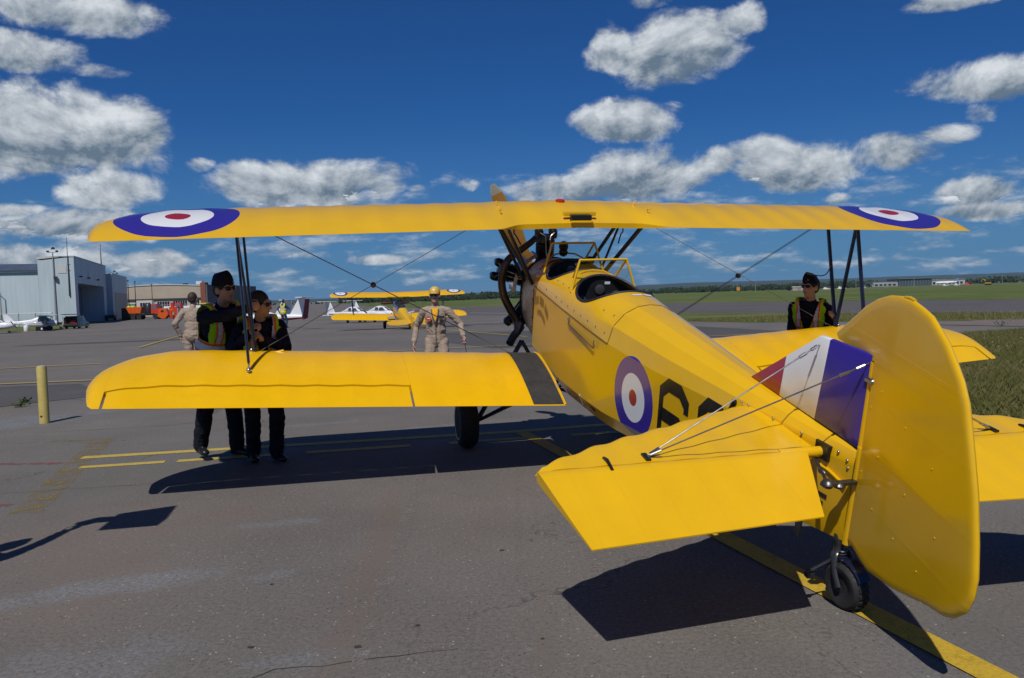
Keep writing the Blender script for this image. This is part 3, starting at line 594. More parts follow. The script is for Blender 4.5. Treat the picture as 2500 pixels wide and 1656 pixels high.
# fittings on the centre section
mb = MB(); mb.box(-0.16, 0.16, 0.905, 0.945, GAP + 0.055, GAP + 0.098); mb.box(-0.11, 0.11, 0.82, 0.84, GAP + 0.0, GAP + 0.024)
mb.build('tank_bracket', yellow2, uw, bevel=0.006)
mb = MB(); mb.box(-0.10, 0.10, 0.842, 0.905, GAP + 0.015, GAP + 0.075); mb.build('sight_gauge', black, uw, bevel=0.006)
mb = MB(); mb.lathe([(0.04, 0), (0.045, 0.005), (0.045, 0.026), (0.03, 0.032), (0.001, 0.034)], (-0.04, 1.42, GAP + 0.12), n=14); mb.build('fuel_cap', mat('red_cap', (0.42, 0.02, 0.015), 0.4), uw, smooth=40)
for sx in (-1, 1):
    mb = MB(); mb.tube([(sx * 0.69, 1.30, GAP + .10), (sx * 0.70, 1.31, GAP + .14), (sx * 0.72, 1.30, GAP + .145)], 0.008, 6); mb.tube([(sx * 0.74, 1.05, GAP + .085), (sx * 0.735, 1.02, GAP + .108), (sx * 0.75, 1.0, GAP + .108)], 0.007, 6); mb.build('lifting_eye', yellow2, uw)
# --- lower wings
lowm = dope('lower_wing_dope', 0.30)
for sd, nm in ((-1, 'left'), (1, 'right')):
    mb = MB(); root = 0.3425
    mb.loft([wsec(sd * x, 'l') for x in xs_range(root, XAI)])
    mb.loft([wsec(sd * x, 'l', 0, UA - 0.012) for x in xs_range(XAI + 0.001, XAO + 0.018)])
    mb.loft([wsec(sd * x, 'l') for x in [XAO + 0.0185] + [x for x in tipx if x > XAO + 0.03]])
    lw = mb.build('lower_wing', lowm, biplane, smooth=50)
    def asec(x):
        L = wsec(sd * x, 'l', UA + 0.011, 1.0)
        return L
    mb = MB(); mb.loft([asec(x) for x in xs_range(XAI + 0.020, XAO - 0.004)]); mb.build('aileron', lowm, lw, smooth=50)
    # walkway of grit sheet on the upper surface, with yellow metal edge
    def surf(x, y, h=0.004):
        u = (C0 - y) / C0; return (sd * x, y, y * INC + x * DL + C0 * TK * cyu(u) + h)
    mb = MB(); ys = np.linspace(0.012, 1.10, 26); wx = np.linspace(root + 0.018, root + 0.295, 6)
    vs = [surf(x, y) for y in ys for x in wx] + [surf(x, y, -0.004) for y in ys for x in wx]; n = len(wx)
    fs = [(j * n + i, j * n + i + 1, (j + 1) * n + i + 1, (j + 1) * n + i) for j in range(len(ys) - 1) for i in range(n - 1)]; mb.add(vs, fs)
    if sd < 0: mb.build('walkway', walkm, lw, smooth=60)
    mb = MB(); mb.tube([surf(root + 0.004, y, 0.006) for y in np.linspace(0.0, 1.11, 24)], 0.009, 6); mb.build('root_edge', yellow2, lw, smooth=60)
    # strut fitting, rubber bumper wire
    mb = MB(); mb.ell(surf(3.03, 0.50, 0.02), 0.022, 0.03, 0.022, 8); mb.ell(surf(3.03, 1.0, 0.01), 0.022, 0.03, 0.022, 8); mb.build('strut_fitting', steel, lw, smooth=60)
# --- fuselage
FY = [1.80, 1.20, 0.30, -0.40, -0.85, -1.6, -2.4, -3.0, -3.40]
WW = [0.308, 0.338, 0.35, 0.34, 0.325, 0.265, 0.175, 0.095, 0.026]
ZB = [0.155, 0.065, 0.025, 0.085, 0.140, 0.265, 0.405, 0.512, 0.577]
ZL = [0.74, 0.83, 0.84, 0.84, 0.842, 0.868, 0.915, 0.955, 0.985]
ZT = [0.985, 1.09, 1.125, 1.148, 1.135, 1.115, 1.088, 1.070, 1.062]
ip = lambda A, y: float(np.interp(-y, [-q for q in FY], A))
def prof(y):
    W_, b, l, t = ip(WW, y), ip(ZB, y), ip(ZL, y), ip(ZT, y); d_ = t - l
    return [(0, b), (.70 * W_, b), (W_, b + .20 * (l - b)), (W_, l), (.88 * W_, l + .46 * d_), (.62 * W_, l + .78 * d_), (.30 * W_, l + .96 * d_), (0, t)]
def deck_pt(y, phi):
    W_, l, t = ip(WW, y), ip(ZL, y), ip(ZT, y); c, s_ = math.cos(phi), math.sin(phi)
    ex = W_ * c; ez = l + (t - l) * abs(s_) ** 0.85
    P = prof(y)[3:]; k = ss((-0.45 - y) / 0.4)
    if k > 0:
        q = (1 - abs(2 * phi / PI - 1)) * 4; i = min(3, int(q)); f = q - i
        px = (P[i][0] + (P[i + 1][0] - P[i][0]) * f) * (1 if c >= 0 else -1); pz = P[i][1] + (P[i + 1][1] - P[i][1]) * f
        ex += (px - ex) * k; ez += (pz - ez) * k
    return (ex, y, ez)
ys_all = list(np.linspace(1.20, -3.40, 47))
mb = MB()
P_ = lambda y: [(-x, y, z) for x, z in reversed(prof(y)[1:4])] + [(0, y, prof(y)[0][1])] + [(x, y, z) for x, z in prof(y)[1:4]]
mb.loft([P_(y) for y in ys_all], cap=False, closed=False)
ys_r = [y for y in ys_all if y < -0.86]; ys_r = [-0.85] + ys_r
Q_ = lambda y: [(x, y, z) for x, z in prof(y)[3:]] + [(-x, y, z) for x, z in reversed(prof(y)[3:7])]
mb.loft([Q_(y) for y in ys_r], cap=False, closed=False)
fusm = roundel_mat('fuselage_dope', YEL, [(-1.32, 0.575, None)], [(0.30, BLU), (0.178, (0.70, 0.72, 0.75)), (0.060, (0.36, 0.02, 0.01))], 0.2, axis=(1, 2))
fus = mb.build('fuselage', fusm, biplane, smooth=14)
# cockpit deck with two openings
def hole(y, x):
    W_ = 0.30
    for yc, hl in ((-0.10, 0.36), (0.84, 0.27)):
        q = (abs((y - yc) / hl)) ** 2.4 + (abs(x) / W_) ** 2.4
        if q < 1: return True
    return False
mb = MB(); YS = np.linspace(1.20, -0.86, 120); PH = np.linspace(0, PI, 72); n = len(PH)
vs = [deck_pt(y, ph) for y in YS for ph in PH]; fs = []
for j in range(len(YS) - 1):
    for i in range(n - 1):
        a = vs[j * n + i]; b_ = vs[(j + 1) * n + i + 1]
        if not hole((a[1] + b_[1]) / 2, (a[0] + b_[0]) / 2): fs.append((j * n + i, j * n + i + 1, (j + 1) * n + i + 1, (j + 1) * n + i))
mb.add(vs, fs); deck = mb.build('cockpit_deck', yellow2, biplane, smooth=40)
for yc, hl in ((-0.10, 0.36), (0.84, 0.27)):
    pts = []
    for k in range(56):
        a = 2 * PI * k / 56; cx, cy = math.cos(a), math.sin(a)
        x = 0.30 * math.copysign(abs(cx) ** (2 / 2.4), cx); y = yc + hl * math.copysign(abs(cy) ** (2 / 2.4), cy)
        W_, l, t = ip(WW, y), ip(ZL, y), ip(ZT, y); pts.append((x, y, l + (t - l) * (max(0, 1 - (x / W_) ** 2)) ** 0.425))
    mb = MB(); mb.tube(pts, 0.013, 8, closed=True); mb.build('coaming', leather, deck, smooth=60)
# panel line and rivets on the deck
mb = MB(); mb.tube([deck_pt(-0.855, ph)[:2] + (deck_pt(-0.855, ph)[2] + 0.001,) for ph in np.linspace(0.0, PI, 30)], 0.004, 5)
for sx in (-1, 1): mb.tube([(sx * (ip(WW, y) + 0.001), y, ip(ZL, y)) for y in np.linspace(1.18, -0.85, 14)], 0.004, 5)
mb.build('panel_seam', mat('seam_brown', (0.16, 0.085, 0.004), 0.6, var=0), deck)  # dark brown lines along the panel joints
mb = MB()
for sx in (-1, 1):
    for y in np.linspace(1.1, -0.75, 12):
        for ph in (0.16, 0.62):
            q = deck_pt(y, ph if sx > 0 else PI - ph)
            if not hole(q[1], q[0]) and random.random() < 0.75: mb.ell(q, 0.008, 0.008, 0.008, 6)
mb.build('screws', steel, deck)
mb = MB(); 
for a, b_ in ((-.03, .05), (.065, .13)): mb.add([(a, -0.55, 1.1465), (b_, -0.55, 1.1465), (b_, -0.585, 1.145), (a, -0.585, 1.145)], [(0, 1, 2, 3)])
for v_ in range(len(mb.v)): x, y, z = mb.v[v_]; mb.v[v_] = (x, y, ip(ZT, y) + 0.004 - 0.6 * x * x)
mb.build('placard', whitep, deck)
# hatch latch on the left side
mb = MB(); mb.tube([(-0.352, 0.02, 0.80), (-0.356, 0.02, 0.76), (-0.352, -0.62, 0.735), (-0.35, -0.62, 0.80)], 0.006, 6); mb.ell((-.352, 0.02, .80), .014, .014, .02, 8); mb.build('access_hatch_rod', steel, fus)
mb = MB(); mb.add([(-0.3525, 0.30, 0.09), (-0.3525, 0.22, 0.09), (-0.353, 0.22, 0.13), (-0.353, 0.30, 0.13)], [(0, 1, 2, 3)]); mb.build('placard', whitep, fus)
# code digits, octagonal block lettering, laid on the flat side
blackd = mat('code_black', (0.011, 0.010, 0.010), 0.22, var=0.05, coat=0.3)
def strokes(paths, wd, y0, z0, sy, sz, off=0.0025):
    mb = MB()
    for path in paths:
        L, Rr = [], []
        for i, (a, b_) in enumerate(path):
            p0 = Vector(path[max(i - 1, 0)]); p1 = Vector(path[min(i + 1, len(path) - 1)]); me_ = Vector((a, b_))
            d1 = (me_ - p0).normalized() if i > 0 else (p1 - me_).normalized(); d2 = (p1 - me_).normalized() if i < len(path) - 1 else d1
            nn = (Vector((-d1.y, d1.x)) + Vector((-d2.y, d2.x))); nn = nn / max(0.5, nn.length_squared / 2) if nn.length > 0 else Vector((-d1.y, d1.x))
            L.append(me_ + nn * wd / 2); Rr.append(me_ - nn * wd / 2)
        for i in range(len(path) - 1):
            q = [L[i], L[i + 1], Rr[i + 1], Rr[i]]; vs = []
            for u in q:
                y = y0 - u.x * sy; z = z0 + u.y * sz; vs.append((-ip(WW, y) - off, y, z))
            mb.add(vs, [(0, 1, 2, 3)])
    return mb
mb = strokes([[(.92, .72), (.92, .82), (.70, .93), (.30, .93), (.08, .82), (.08, .20), (.30, .07), (.70, .07), (.92, .20), (.92, .46), (.70, .57), (.10, .57)]], 0.15, -1.69, 0.27, 0.36, 0.61); mb.build('code_digit', blackd, fus)
mb = strokes([[(.08, .68), (.08, .80), (.30, .93), (.70, .93), (.92, .80), (.92, .62), (.08, .12), (.08, .07), (.95, .07)]], 0.15, -2.15, 0.33, 0.33, 0.58); mb.build('code_digit', blackd, fus)
mb = strokes([[(0, 0), (0, 1)], [(0, .92), (.8, .92)], [(0, .5), (.6, .5)]], 0.22, -3.20, 0.655, 0.09, 0.105, 0.004); mb.build('registration_letter', blackd, fus)
# faded arched lettering on the nose side, too worn to read: rows of small upright strokes
nl = mat('nose_lettering', (0.30, 0.165, 0.006), 0.4, var=0.2, scale=30); mb = MB()
for row, (n_, r_, hgt_, a0, a1) in enumerate(((17, .36, .085, .55, -.75), (11, .245, .060, .40, -.70))):
    for k in range(n_):
        if k in (5, 11) and row == 0: continue
        a = a0 + (a1 - a0) * k / (n_ - 1); yc, zc = .93 + math.sin(a) * r_, .36 + math.cos(a) * r_ * .95; w2 = random.uniform(.005, .011)
        vs = []
        for dy_, dz_ in ((-w2, 0), (w2, 0), (w2, hgt_ * random.uniform(.75, 1)), (-w2, hgt_)): y = yc + dy_ * math.cos(a) + dz_ * math.sin(a) * .5; vs.append((-ip(WW, y) - .003, y, zc + dz_ * math.cos(a * .5)))
        mb.add(vs, [(0, 1, 2, 3)])
mb.build('nose_lettering', nl, fus)['kind'] = 'stuff'
# lower fuselage fabric tape
mb = MB(); mb.tube([(-ip(WW, y) * .86, y, ip(ZB, y) + .06 * 1) for y in (-0.30,)] + [(-ip(WW, -0.33) - .001, -0.33, ip(ZB, -.33) + .16)], 0.006, 5); mb.build('drain_strip', whitep, fus)
# interior tub, panels, seats
tubm = mat('cockpit_black', (0.010, 0.010, 0.011), 0.6, var=0.2)
mb = MB()
for sx in (-1, 1): mb.box(sx * 0.30, sx * 0.31, -0.60, 1.12, 0.2, 0.83)
mb.box(-0.3, 0.3, -0.6, 1.12, 0.19, 0.20); mb.box(-0.21, 0.21, -0.62, -0.60, 0.2, 0.98); mb.build('cockpit_tub', tubm, deck)
for y0, y1, s_ in ((0.262, 0.28, 1), (1.11, 1.125, 1)):
    mb = MB(); pl = [(-0.31, 0.62)] + [(0.31 * math.cos(a), 0.84 + 0.268 * math.sin(a) ** 0.85) for a in np.linspace(PI, 0, 17)] + [(0.31, 0.62)]
    mb.prism(pl, y0, y1, lambda a, b_, h: (a, h, b_)); pn = mb.build('instrument_panel', tubm, deck)
    dialm = mat('dial_face', (0.035, 0.036, 0.038), 0.25, var=0.3, scale=40); dring = mat('dial_ring', (0.16, 0.16, 0.17), 0.3, metal=0.6, var=0)
    for (dx_, dz_, r_) in ((-.17, .90, .045), (0, 1.0, .04), (.16, .93, .05), (-.06, .85, .042), (.07, .83, .042), (-.2, .77, .035)):
        mb = MB(); mb.lathe([(r_, 0), (r_ * 1.1, 0.004), (r_ * 1.1, 0.014), (r_ * 0.92, 0.016)], (dx_, y0, dz_), (0, -1, 0), 20, 0); mb.lathe([(0.001, 0.0), (r_ * .9, 0.0), (r_ * .9, 0.009), (0.001, 0.009)], (dx_, y0, dz_), (0, -1, 0), 20, 1)
        mb.build('dial', [dring, dialm], pn, smooth=40)
    mb = MB(); mb.box(.045, .095, y0 - .004, y0 - .001, 1.045, 1.068); mb.build('placard', whitep, pn)
    mb = MB(); mb.tube([(0, y0 - 0.28, 0.3), (0, y0 - 0.20, 0.6), (0, y0 - 0.19, 0.74)], [0.012, 0.012, 0.02], 8); mb.ell((0, y0 - .19, .76), .02, .02, .03, 8); mb.build('control_stick', dsteel, deck, smooth=60)
    mb = MB(); mb.box(-.2, .2, y0 - .62, y0 - .32, .34, .40); mb.box(-.2, .2, y0 - .66, y0 - .60, .34, .86); mb.build('seat', leather, deck, bevel=0.02)
# windscreens
for yb, tilt in ((0.155, 0.06), (1.0, 0.08)):
    ym = yb + tilt + 0.03
    BL, BR = Vector((-0.30, yb, 1.005)), Vector((0.30, yb, 1.005)); TL, TR = Vector((-0.215, yb + 0.05, 1.277)), Vector((0.215, yb + 0.05, 1.277)); FL, FR = Vector((-0.20, yb + 0.26, 1.075)), Vector((0.20, yb + 0.26, 1.075))
    mb = MB()
    for a, b_ in ((BL, TL), (BR, TR), (TL, TR), (TL, FL), (TR, FR)): mb.tube([a, b_], 0.0105, 8)
    mb.tube([BL, (-.27, yb + .12, 1.02), FL, (-.1, yb + .29, 1.125), (0, yb + .30, 1.135), (.1, yb + .29, 1.125), FR, (.27, yb + .12, 1.02), BR], 0.008, 8)
    ws = mb.build('windscreen', yellow2, biplane, smooth=60)
    for nm_, q in (('pane', (TL, TR, FR, FL)), ('pane', (BL, TL, FL)), ('pane', (BR, FR, TR))):
        cc = sum((Vector(v) for v in q), Vector()) / len(q); q = [v + (cc - v) * 0.03 for v in q]
        nrm = (q[1] - q[0]).cross(q[2] - q[0]).normalized() * 0.0015
        mb = MB(); k = len(q); mb.add([v + nrm for v in q] + [v - nrm for v in q], [tuple(range(k)), tuple(range(2 * k - 1, k - 1, -1))] + [(i, (i + 1) % k, k + (i + 1) % k, k + i) for i in range(k)]); mb.build(nm_, glass, ws)
mb = MB(); mb.lathe([(0.001, 0), (.034, 0.01), (.045, .03), (.045, .05), (.03, .075), (.001, .08)], (-0.02, 1.30, 1.10), (0, 0, 1), 16); mb.ell((-.02, 1.30, 1.20), .05, .045, .055, 12); mb.tube([(-.02, 1.3, 1.1), (-.02, 1.3, 1.2)], .02, 8); mb.build('compass_head', blackm, deck, smooth=50)
# cowling: bare metal panels firewall to engine
def cowl(y, phi, g=0.0):
    k = (y - 1.2) / 0.6; W_ = ip(WW, y) + g; b_, l, t = ip(ZB, y), ip(ZL, y), ip(ZT, y); zc = (b_ + t) / 2; hh = (t - b_) / 2 + g
    e = 2 / (3.2 - 0.9 * k); c, s_ = math.cos(phi), math.sin(phi)
    return (W_ * math.copysign(abs(c) ** e, c), y, zc + hh * math.copysign(abs(s_) ** e, s_))
def cowlpanel(p0, p1, name, ma, y0=1.205, y1=1.79, g=0.0):
    mb = MB(); A_ = np.linspace(p0, p1, 14); Y_ = np.linspace(y0, y1, 6)
    vs = [cowl(y, a, g) for y in Y_ for a in A_] + [cowl(y, a, g - 0.006) for y in Y_ for a in A_]; n = len(A_); k = n * len(Y_); fs = []
    for j in range(len(Y_) - 1):
        for i in range(n - 1):
            fs.append((j * n + i, j * n + i + 1, (j + 1) * n + i + 1, (j + 1) * n + i)); fs.append(tuple(k + q for q in (j * n + i, (j + 1) * n + i, (j + 1) * n + i + 1, j * n + i + 1)))
    mb.add(vs, fs); return mb.build(name, ma, biplane, smooth=40)
alug = mat('cowl_metal_reflection', (0.60, 0.47, 0.30), 0.30, metal=0.12, var=0.12, scale=4)  # tan base colour stands in for yellow reflected in the bare metal
for a0, a1, ma_ in ((PI * 0.05, PI * 0.35, alug), (PI * .355, PI * .645, alug), (PI * .65, PI * .86, alug), (PI * .865, PI * 1.10, alug), (PI * 1.105, PI * 1.40, alug), (PI * 1.405, PI * 1.70, alug), (PI * 1.705, PI * 2.045, alug)):
    cowlpanel(a0, a1, 'cowl_panel', ma_)
mb = MB(); mb.prism([(cowl(1.80, a)[0], cowl(1.80, a)[2]) for a in np.linspace(0, 2 * PI, 33)[:-1]], 1.795, 1.80, lambda a, b_, h: (a * .985, h, .57 + (b_ - .57) * .985)); mb.build('firewall', dsteel, biplane)
mb = MB(); mb.tube([cowl(1.795, a, 0.006) for a in np.linspace(0, 2 * PI, 41)[:-1]], 0.012, 6, closed=True); mb.build('cowl_ring', mat('cowl_rim_black', (.012, .012, .012), .4), biplane, smooth=60)
mb = MB(); mb.tube([cowl(1.2, a, 0.003) for a in np.linspace(0, 2 * PI, 41)[:-1]], 0.006, 6, closed=True); mb.build('firewall_seam', MATS['seam_brown'], biplane, smooth=60)
mb = MB()
for a in np.linspace(PI * .66, PI * 1.6, 22): mb.ell(cowl(1.24, a, 0.002), .009, .009, .009, 6); mb.ell(cowl(1.76, a, .002), .009, .009, .009, 6)
mb.build('fasteners', dsteel, biplane)
# --- radial engine
EC = Vector((0, 2.02, 0.66)); eng = bpy.data.objects.new('radial_engine', None); COL.objects.link(eng); eng.parent = biplane; eng['label'] = 'black five cylinder radial engine'
mb = MB(); mb.lathe([(.02, -.20), (.20, -.20), (.24, -.10), (.24, .10), (.18, .20), (.09, .26), (.09, .33), (.02, .33)], EC, (0, 1, 0), 30); mb.build('crankcase', blackm, eng, smooth=40)
ringm = mat('polished_ring', (0.75, 0.76, 0.78), 0.12, metal=1.0, var=0.0)
mb = MB(); A_ = np.linspace(PI * 0.62, PI * 1.03, 22); mb.loft([[EC + Vector((math.cos(a) * r_, yy, math.sin(a) * r_)) for r_, yy in ((.36, -.20), (.40, -.20), (.40, -.03), (.36, -.03))] for a in A_]); mb.build('cooling_baffle', ringm, eng, smooth=40)
for k in range(5):
    a = PI / 2 + 2 * PI * k / 5; d_ = Vector((math.cos(a), 0, math.sin(a))); sd_ = Vector((-math.sin(a), 0, math.cos(a)))
    pf = [(.085, .22)]
    for j in range(9): h = .245 + j * .022; pf += [(.078, h), (.105, h + .004), (.105, h + .008), (.078, h + .012)]
    pf += [(.10, .455), (.105, .47), (.095, .53), (.05, .545), (.001, .545)]
    mb = MB(); mb.lathe(pf, EC, d_, 18); cylo = mb.build('cylinder', blackm, eng, smooth=30)
    for s_ in (-1, 1):
        c = EC + d_ * .55 + sd_ * (s_ * .078) + Vector((0, -.02, 0)); mb = MB(); mb.lathe([(.001, -.05), (.04, -.045), (.048, -.01), (.048, .03), (.035, .055), (.001, .06)], c, d_, 14); mb.ell(c + d_ * .02 + Vector((0, .06, 0)), .035, .06, .035, 10); mb.build('rocker_box', blackm, cylo, smooth=50)
        mb = MB(); mb.tube([EC + d_ * .22 + sd_ * (s_ * .05) + Vector((0, .13, 0)), c + Vector((0, .09, 0))], .011, 8); mb.build('pushrod_tube', blackm, cylo, smooth=60)
        mb = MB(); b0 = c + d_ * .02 - Vector((0, .05, 0)); mb.tube([b0, b0 + sd_ * (-s_ * .05) - d_ * .03 + Vector((0, -.03, 0)), EC + d_ * .36 + sd_ * (s_ * .02) + Vector((0, -.12, 0)), EC + d_ * .26 + Vector((0, -.15, 0))], .008, 6); mb.build('ignition_lead', steel, cylo, smooth=60)
def cr_spline(P, n=8):
    P = [Vector(p) for p in P]; out = []
    for i in range(len(P) - 1):
        p0, p1, p2, p3 = P[max(i - 1, 0)], P[i], P[i + 1], P[min(i + 2, len(P) - 1)]
        for j in range(n):
            t = j / n; out.append(0.5 * ((2 * p1) + (p2 - p0) * t + (2 * p0 - 5 * p1 + 4 * p2 - p3) * t * t + (3 * p1 - p0 - 3 * p2 + p3) * t ** 3))
    return out + [P[-1]]
E1 = cr_spline([(-.13, 1.93, 1.19), (-.195, 1.87, 1.15), (-.32, 1.85, 1.065), (-.452, 1.85, .959), (-.512, 1.85, .80), (-.492, 1.85, .597), (-.41, 1.85, .423), (-.335, 1.84, .30), (-.33, 1.80, .20)])
rr = list(np.interp(np.linspace(0, 1, len(E1)), [0, .1, .4, .8, 1], [.030, .032, .040, .045, .046]))
mb = MB(); mb.tube(E1, rr, 14); mb.build('exhaust_collector', exh, eng, smooth=60)
mb = MB(); mb.tube(cr_spline([(-.30, 1.80, .30), (-.33, 1.80, .20), (-.385, 1.78, .14), (-.44, 1.72, .08)]), .044, 14); mb.build('exhaust_tailpipe', dsteel, eng, smooth=60)
for q in ((-.50, .83), (-.33, .27)):
    mb = MB(); mb.tube([(q[0], 1.86, q[1]), (q[0] * .95, 2.0, q[1])], .034, 10); mb.build('exhaust_stub', exh, eng, smooth=60)
mb = MB(); mb.box(-.16, -.03, 1.82, 1.98, .30, .42); mb.box(.03, .16, 1.82, 1.98, .32, .46); mb.lathe([(.001, 0), (.05, 0), (.05, .14), (.001, .14)], (-.12, 1.82, .52), (0, 1, 0), 14); mb.lathe([(.001, 0), (.05, 0), (.05, .14), (.001, .14)], (.12, 1.82, .55), (0, 1, 0), 14)
mb.build('magneto_group', mat('accessory_grey', (.30, .29, .28), .35, metal=.8, var=.3, scale=18), eng, bevel=0.008)
mb = MB()
for (a, b_) in (((-.25, 1.8, .9), (-.16, 2.0, .80)), ((-.25, 1.8, .35), (-.16, 2.0, .5)), ((.25, 1.8, .9), (.16, 2.0, .8)), ((.25, 1.8, .35), (.16, 2., .5)), ((-.28, 1.8, .6), (-.16, 2., .66)), ((-.2, 1.8, .5), (-.2, 1.95, .3))): mb.tube([a, b_], .012, 6)
mb.build('engine_mount', steel, eng)
# propeller
propm = mat('propeller_varnish', (0.40, 0.20, 0.045), 0.28, var=0.12, scale=3, coat=0.4); tipg = mat('propeller_tip', (0.33, 0.33, 0.28), 0.35, var=.1)
HB = Vector((0, 2.42, 0.66)); pa = math.atan2(1.03, -0.51)
prop = bpy.data.objects.new('propeller', None); COL.objects.link(prop); prop.parent = biplane; prop['label'] = 'varnished wooden two blade propeller with grey tips'
for s_ in (0, 1):
    a = pa + PI * s_; d_ = Vector((math.cos(a), 0, math.sin(a))); t_ = Vector((-math.sin(a), 0, math.cos(a))); f_ = Vector((0, 1, 0)); secs = []; secs2 = []
    for i in range(20):
        q = i / 19; r_ = 0.06 + q * 1.09; ch = float(np.interp(q, [0, .15, .45, .75, .93, 1], [.10, .13, .20, .175, .12, .05])); th = float(np.interp(q, [0, .2, 1], [.075, .05, .012])); be = math.atan2(0.42, 2 * PI * max(r_, .12) / 2.2) 
        cd = t_ * math.cos(be) + f_ * math.sin(be); nd = f_ * math.cos(be) - t_ * math.sin(be)
        S_ = [HB + d_ * r_ + cd * (ch / 2 * math.cos(w_)) + nd * (th / 2 * math.sin(w_)) for w_ in np.linspace(0, 2 * PI, 15)[:-1]]
        secs.append(S_)
    mb = MB(); mb.loft(secs[:18], 0); mb.loft(secs[17:], 1); mb.build('blade', [propm, tipg], prop, smooth=50)
mb = MB(); mb.lathe([(.001, -.08), (.11, -.08), (.11, .06), (.06, .09), (.001, .13)], HB, (0, 1, 0), 20); mb.build('hub', dsteel, prop, smooth=40)
# --- interplane and cabane struts
def wingz(kind, x, y, up):
    u = max(0.0, min(1.0, (C0 - (y - (STAG if kind == 'u' else 0))) / C0)); t = cyu(u) if up else cyl(u)
    return (y * INC + abs(x) * DL if kind == 'l' else (y - STAG) * INU + abs(x) * DU + GAP) + C0 * TK * t
for sx in (-1, 1):
    xb, xt = sx * 3.03, sx * 3.10
    rb = (xb, .545, wingz('l', xb, .545, True) + .06); fb_ = (sx * 3.0, 1.0, wingz('l', xb, 1.0, True) - .01); rt = (xt, STAG + .40, wingz('u', xt, STAG + .40, False) + .01); ft = (sx * 3.08, STAG + .90, wingz('u', xt, STAG + .90, False) + .01)
    for a, b_ in ((rb, rt), (fb_, rt), (fb_, ft)):
        mb = MB(); mb.tube([a, b_], 0.0125, 14, flat=2.3); mb.build('interplane_strut', navy, biplane, smooth=60)
    mb = MB(); mb.tube([rb, (xb, .51, wingz('l', xb, .51, True))], .008, 6); mb.build('strut_end', steel, biplane)
    f0, r0, fT, rT = (sx * .30, 1.72, .76), (sx * .335, 1.28, .83), (sx * .70, 1.55, wingz('u', .7, 1.55, False)), (sx * .70, .97, wingz('u', .7, .97, False))
    for a, b_, r_ in ((f0, fT, .019), (r0, fT, .017), (r0, rT, .022)):
        mb = MB(); mb.tube([a, b_], r_ * .58, 12, flat=1.7); mb.build('cabane_strut', navy, biplane, smooth=60)
    mb = MB(); mb.tube(cr_spline([(sx * .55, 1.2, 1.43), (sx * .56, 1.2, 1.36), (sx * .54, 1.2, 1.33), (sx * .50, 1.15, 1.25)], 5), .007, 6); mb.build('fuel_line', black, biplane)
    # flying and landing wires with the acorn spreader where they cross
    fl0, fl1 = Vector((sx * .42, 1.0, .10)), Vector((xt * .975, STAG + .80, wingz('u', xt, STAG + .8, False)))
    ld0, ld1 = Vector((xb * .975, 1.0, wingz('l', xb, 1.0, True))), Vector((sx * .74, STAG + .80, wingz('u', .7, STAG + .8, False)))
    for a, b_ in ((fl0, fl1), (ld0, ld1)):
        for o_ in ((-.012, .012) if a is fl0 else (0,)):
            mb = MB(); mb.tube([a + Vector((0, o_, 0)), b_ + Vector((0, o_, 0))], .0028, 6); mb.build('flying_wire' if a is fl0 else 'landing_wire', wirem, biplane)
    d1 = (fl1 - fl0); d2 = ld1 - ld0; wv_ = fl0 - ld0; a_, b1, c_ = d1.dot(d1), d1.dot(d2), d2.dot(d2); den = a_ * c_ - b1 * b1; s1 = (b1 * d2.dot(wv_) - c_ * d1.dot(wv_)) / den; mid_ = fl0 + d1 * s1
    mb = MB(); mb.ell(mid_, .028, .036, .028, 12); mb.build('wire_spreader', mat('spreader_wood', (.05, .035, .025), .5), biplane, smooth=180)
    mb = MB(); mb.tube([(sx * .40, 1.02, .105), (sx * .52, 1.03, .14)], .012, 6); mb.build('wire_fork', yellow2, biplane)
# pitot on the right front strut
mb = MB(); P0 = Vector((3.02, 1.25, .95)); mb.tube(cr_spline([P0, P0 + Vector((-.01, .05, -.10)), P0 + Vector((-.09, .06, -.12)), P0 + Vector((-.22, .06, -.09))], 5), .006, 6); mb.tube([P0 + Vector((-.17, .06, -.105)), P0 + Vector((-.25, .06, -.085))], .013, 8); mb.build('pitot_tube', dsteel, biplane)
mb = MB(); mb.tube([(-2.93, 1.02, .28), (-2.86, 1.0, .31), (-2.75, .99, .335)], .012, 6); mb.build('wing_tie', yellow2, biplane)
# --- landing gear
gear = bpy.data.objects.new('landing_gear', None); COL.objects.link(gear); gear.parent = biplane
TR_ = Matrix.Rotation(-0.24051, 3, 'X')
for sx in (-1, 1):
    ax = Vector((sx * .937, 1.511, -.70))
    mb = MB(); mb.lathe([(.11, -.09), (.19, -.098), (.245, -.085), (.27, -.045), (.273, 0), (.27, .045), (.245, .085), (.19, .098), (.11, .09)], ax, (1, 0, 0), 40); wl = mb.build('wheel', rubber, gear, smooth=50)
    mb = MB(); mb.lathe([(.001, .06), (.06, .075), (.13, .085), (.185, .10), (.185, -.10), (.13, -.085), (.06, -.075), (.001, -.06)], ax, (1, 0, 0), 30); mb.build('wheel_disc', mat('wheel_cream', (.42, .38, .27), .4), wl, smooth=40)
    for q, r_ in (((sx * .30, 1.75, .10), .030), ((sx * .30, .62, .02), .024), ((sx * .04, 1.55, -.38), .024)):
        mb = MB(); mb.tube([ax - Vector((sx * .11, 0, 0)), q], r_, 10, flat=0.7); mb.build('gear_leg', navy, gear, smooth=60)
    mb = MB(); mb.tube([Vector((sx * .30, 1.75, .10)), Vector((sx * .04, 1.55, -.38)), Vector((sx * .3, .8, .02))], .02, 8); mb.build('gear_brace', navy, gear, smooth=60)
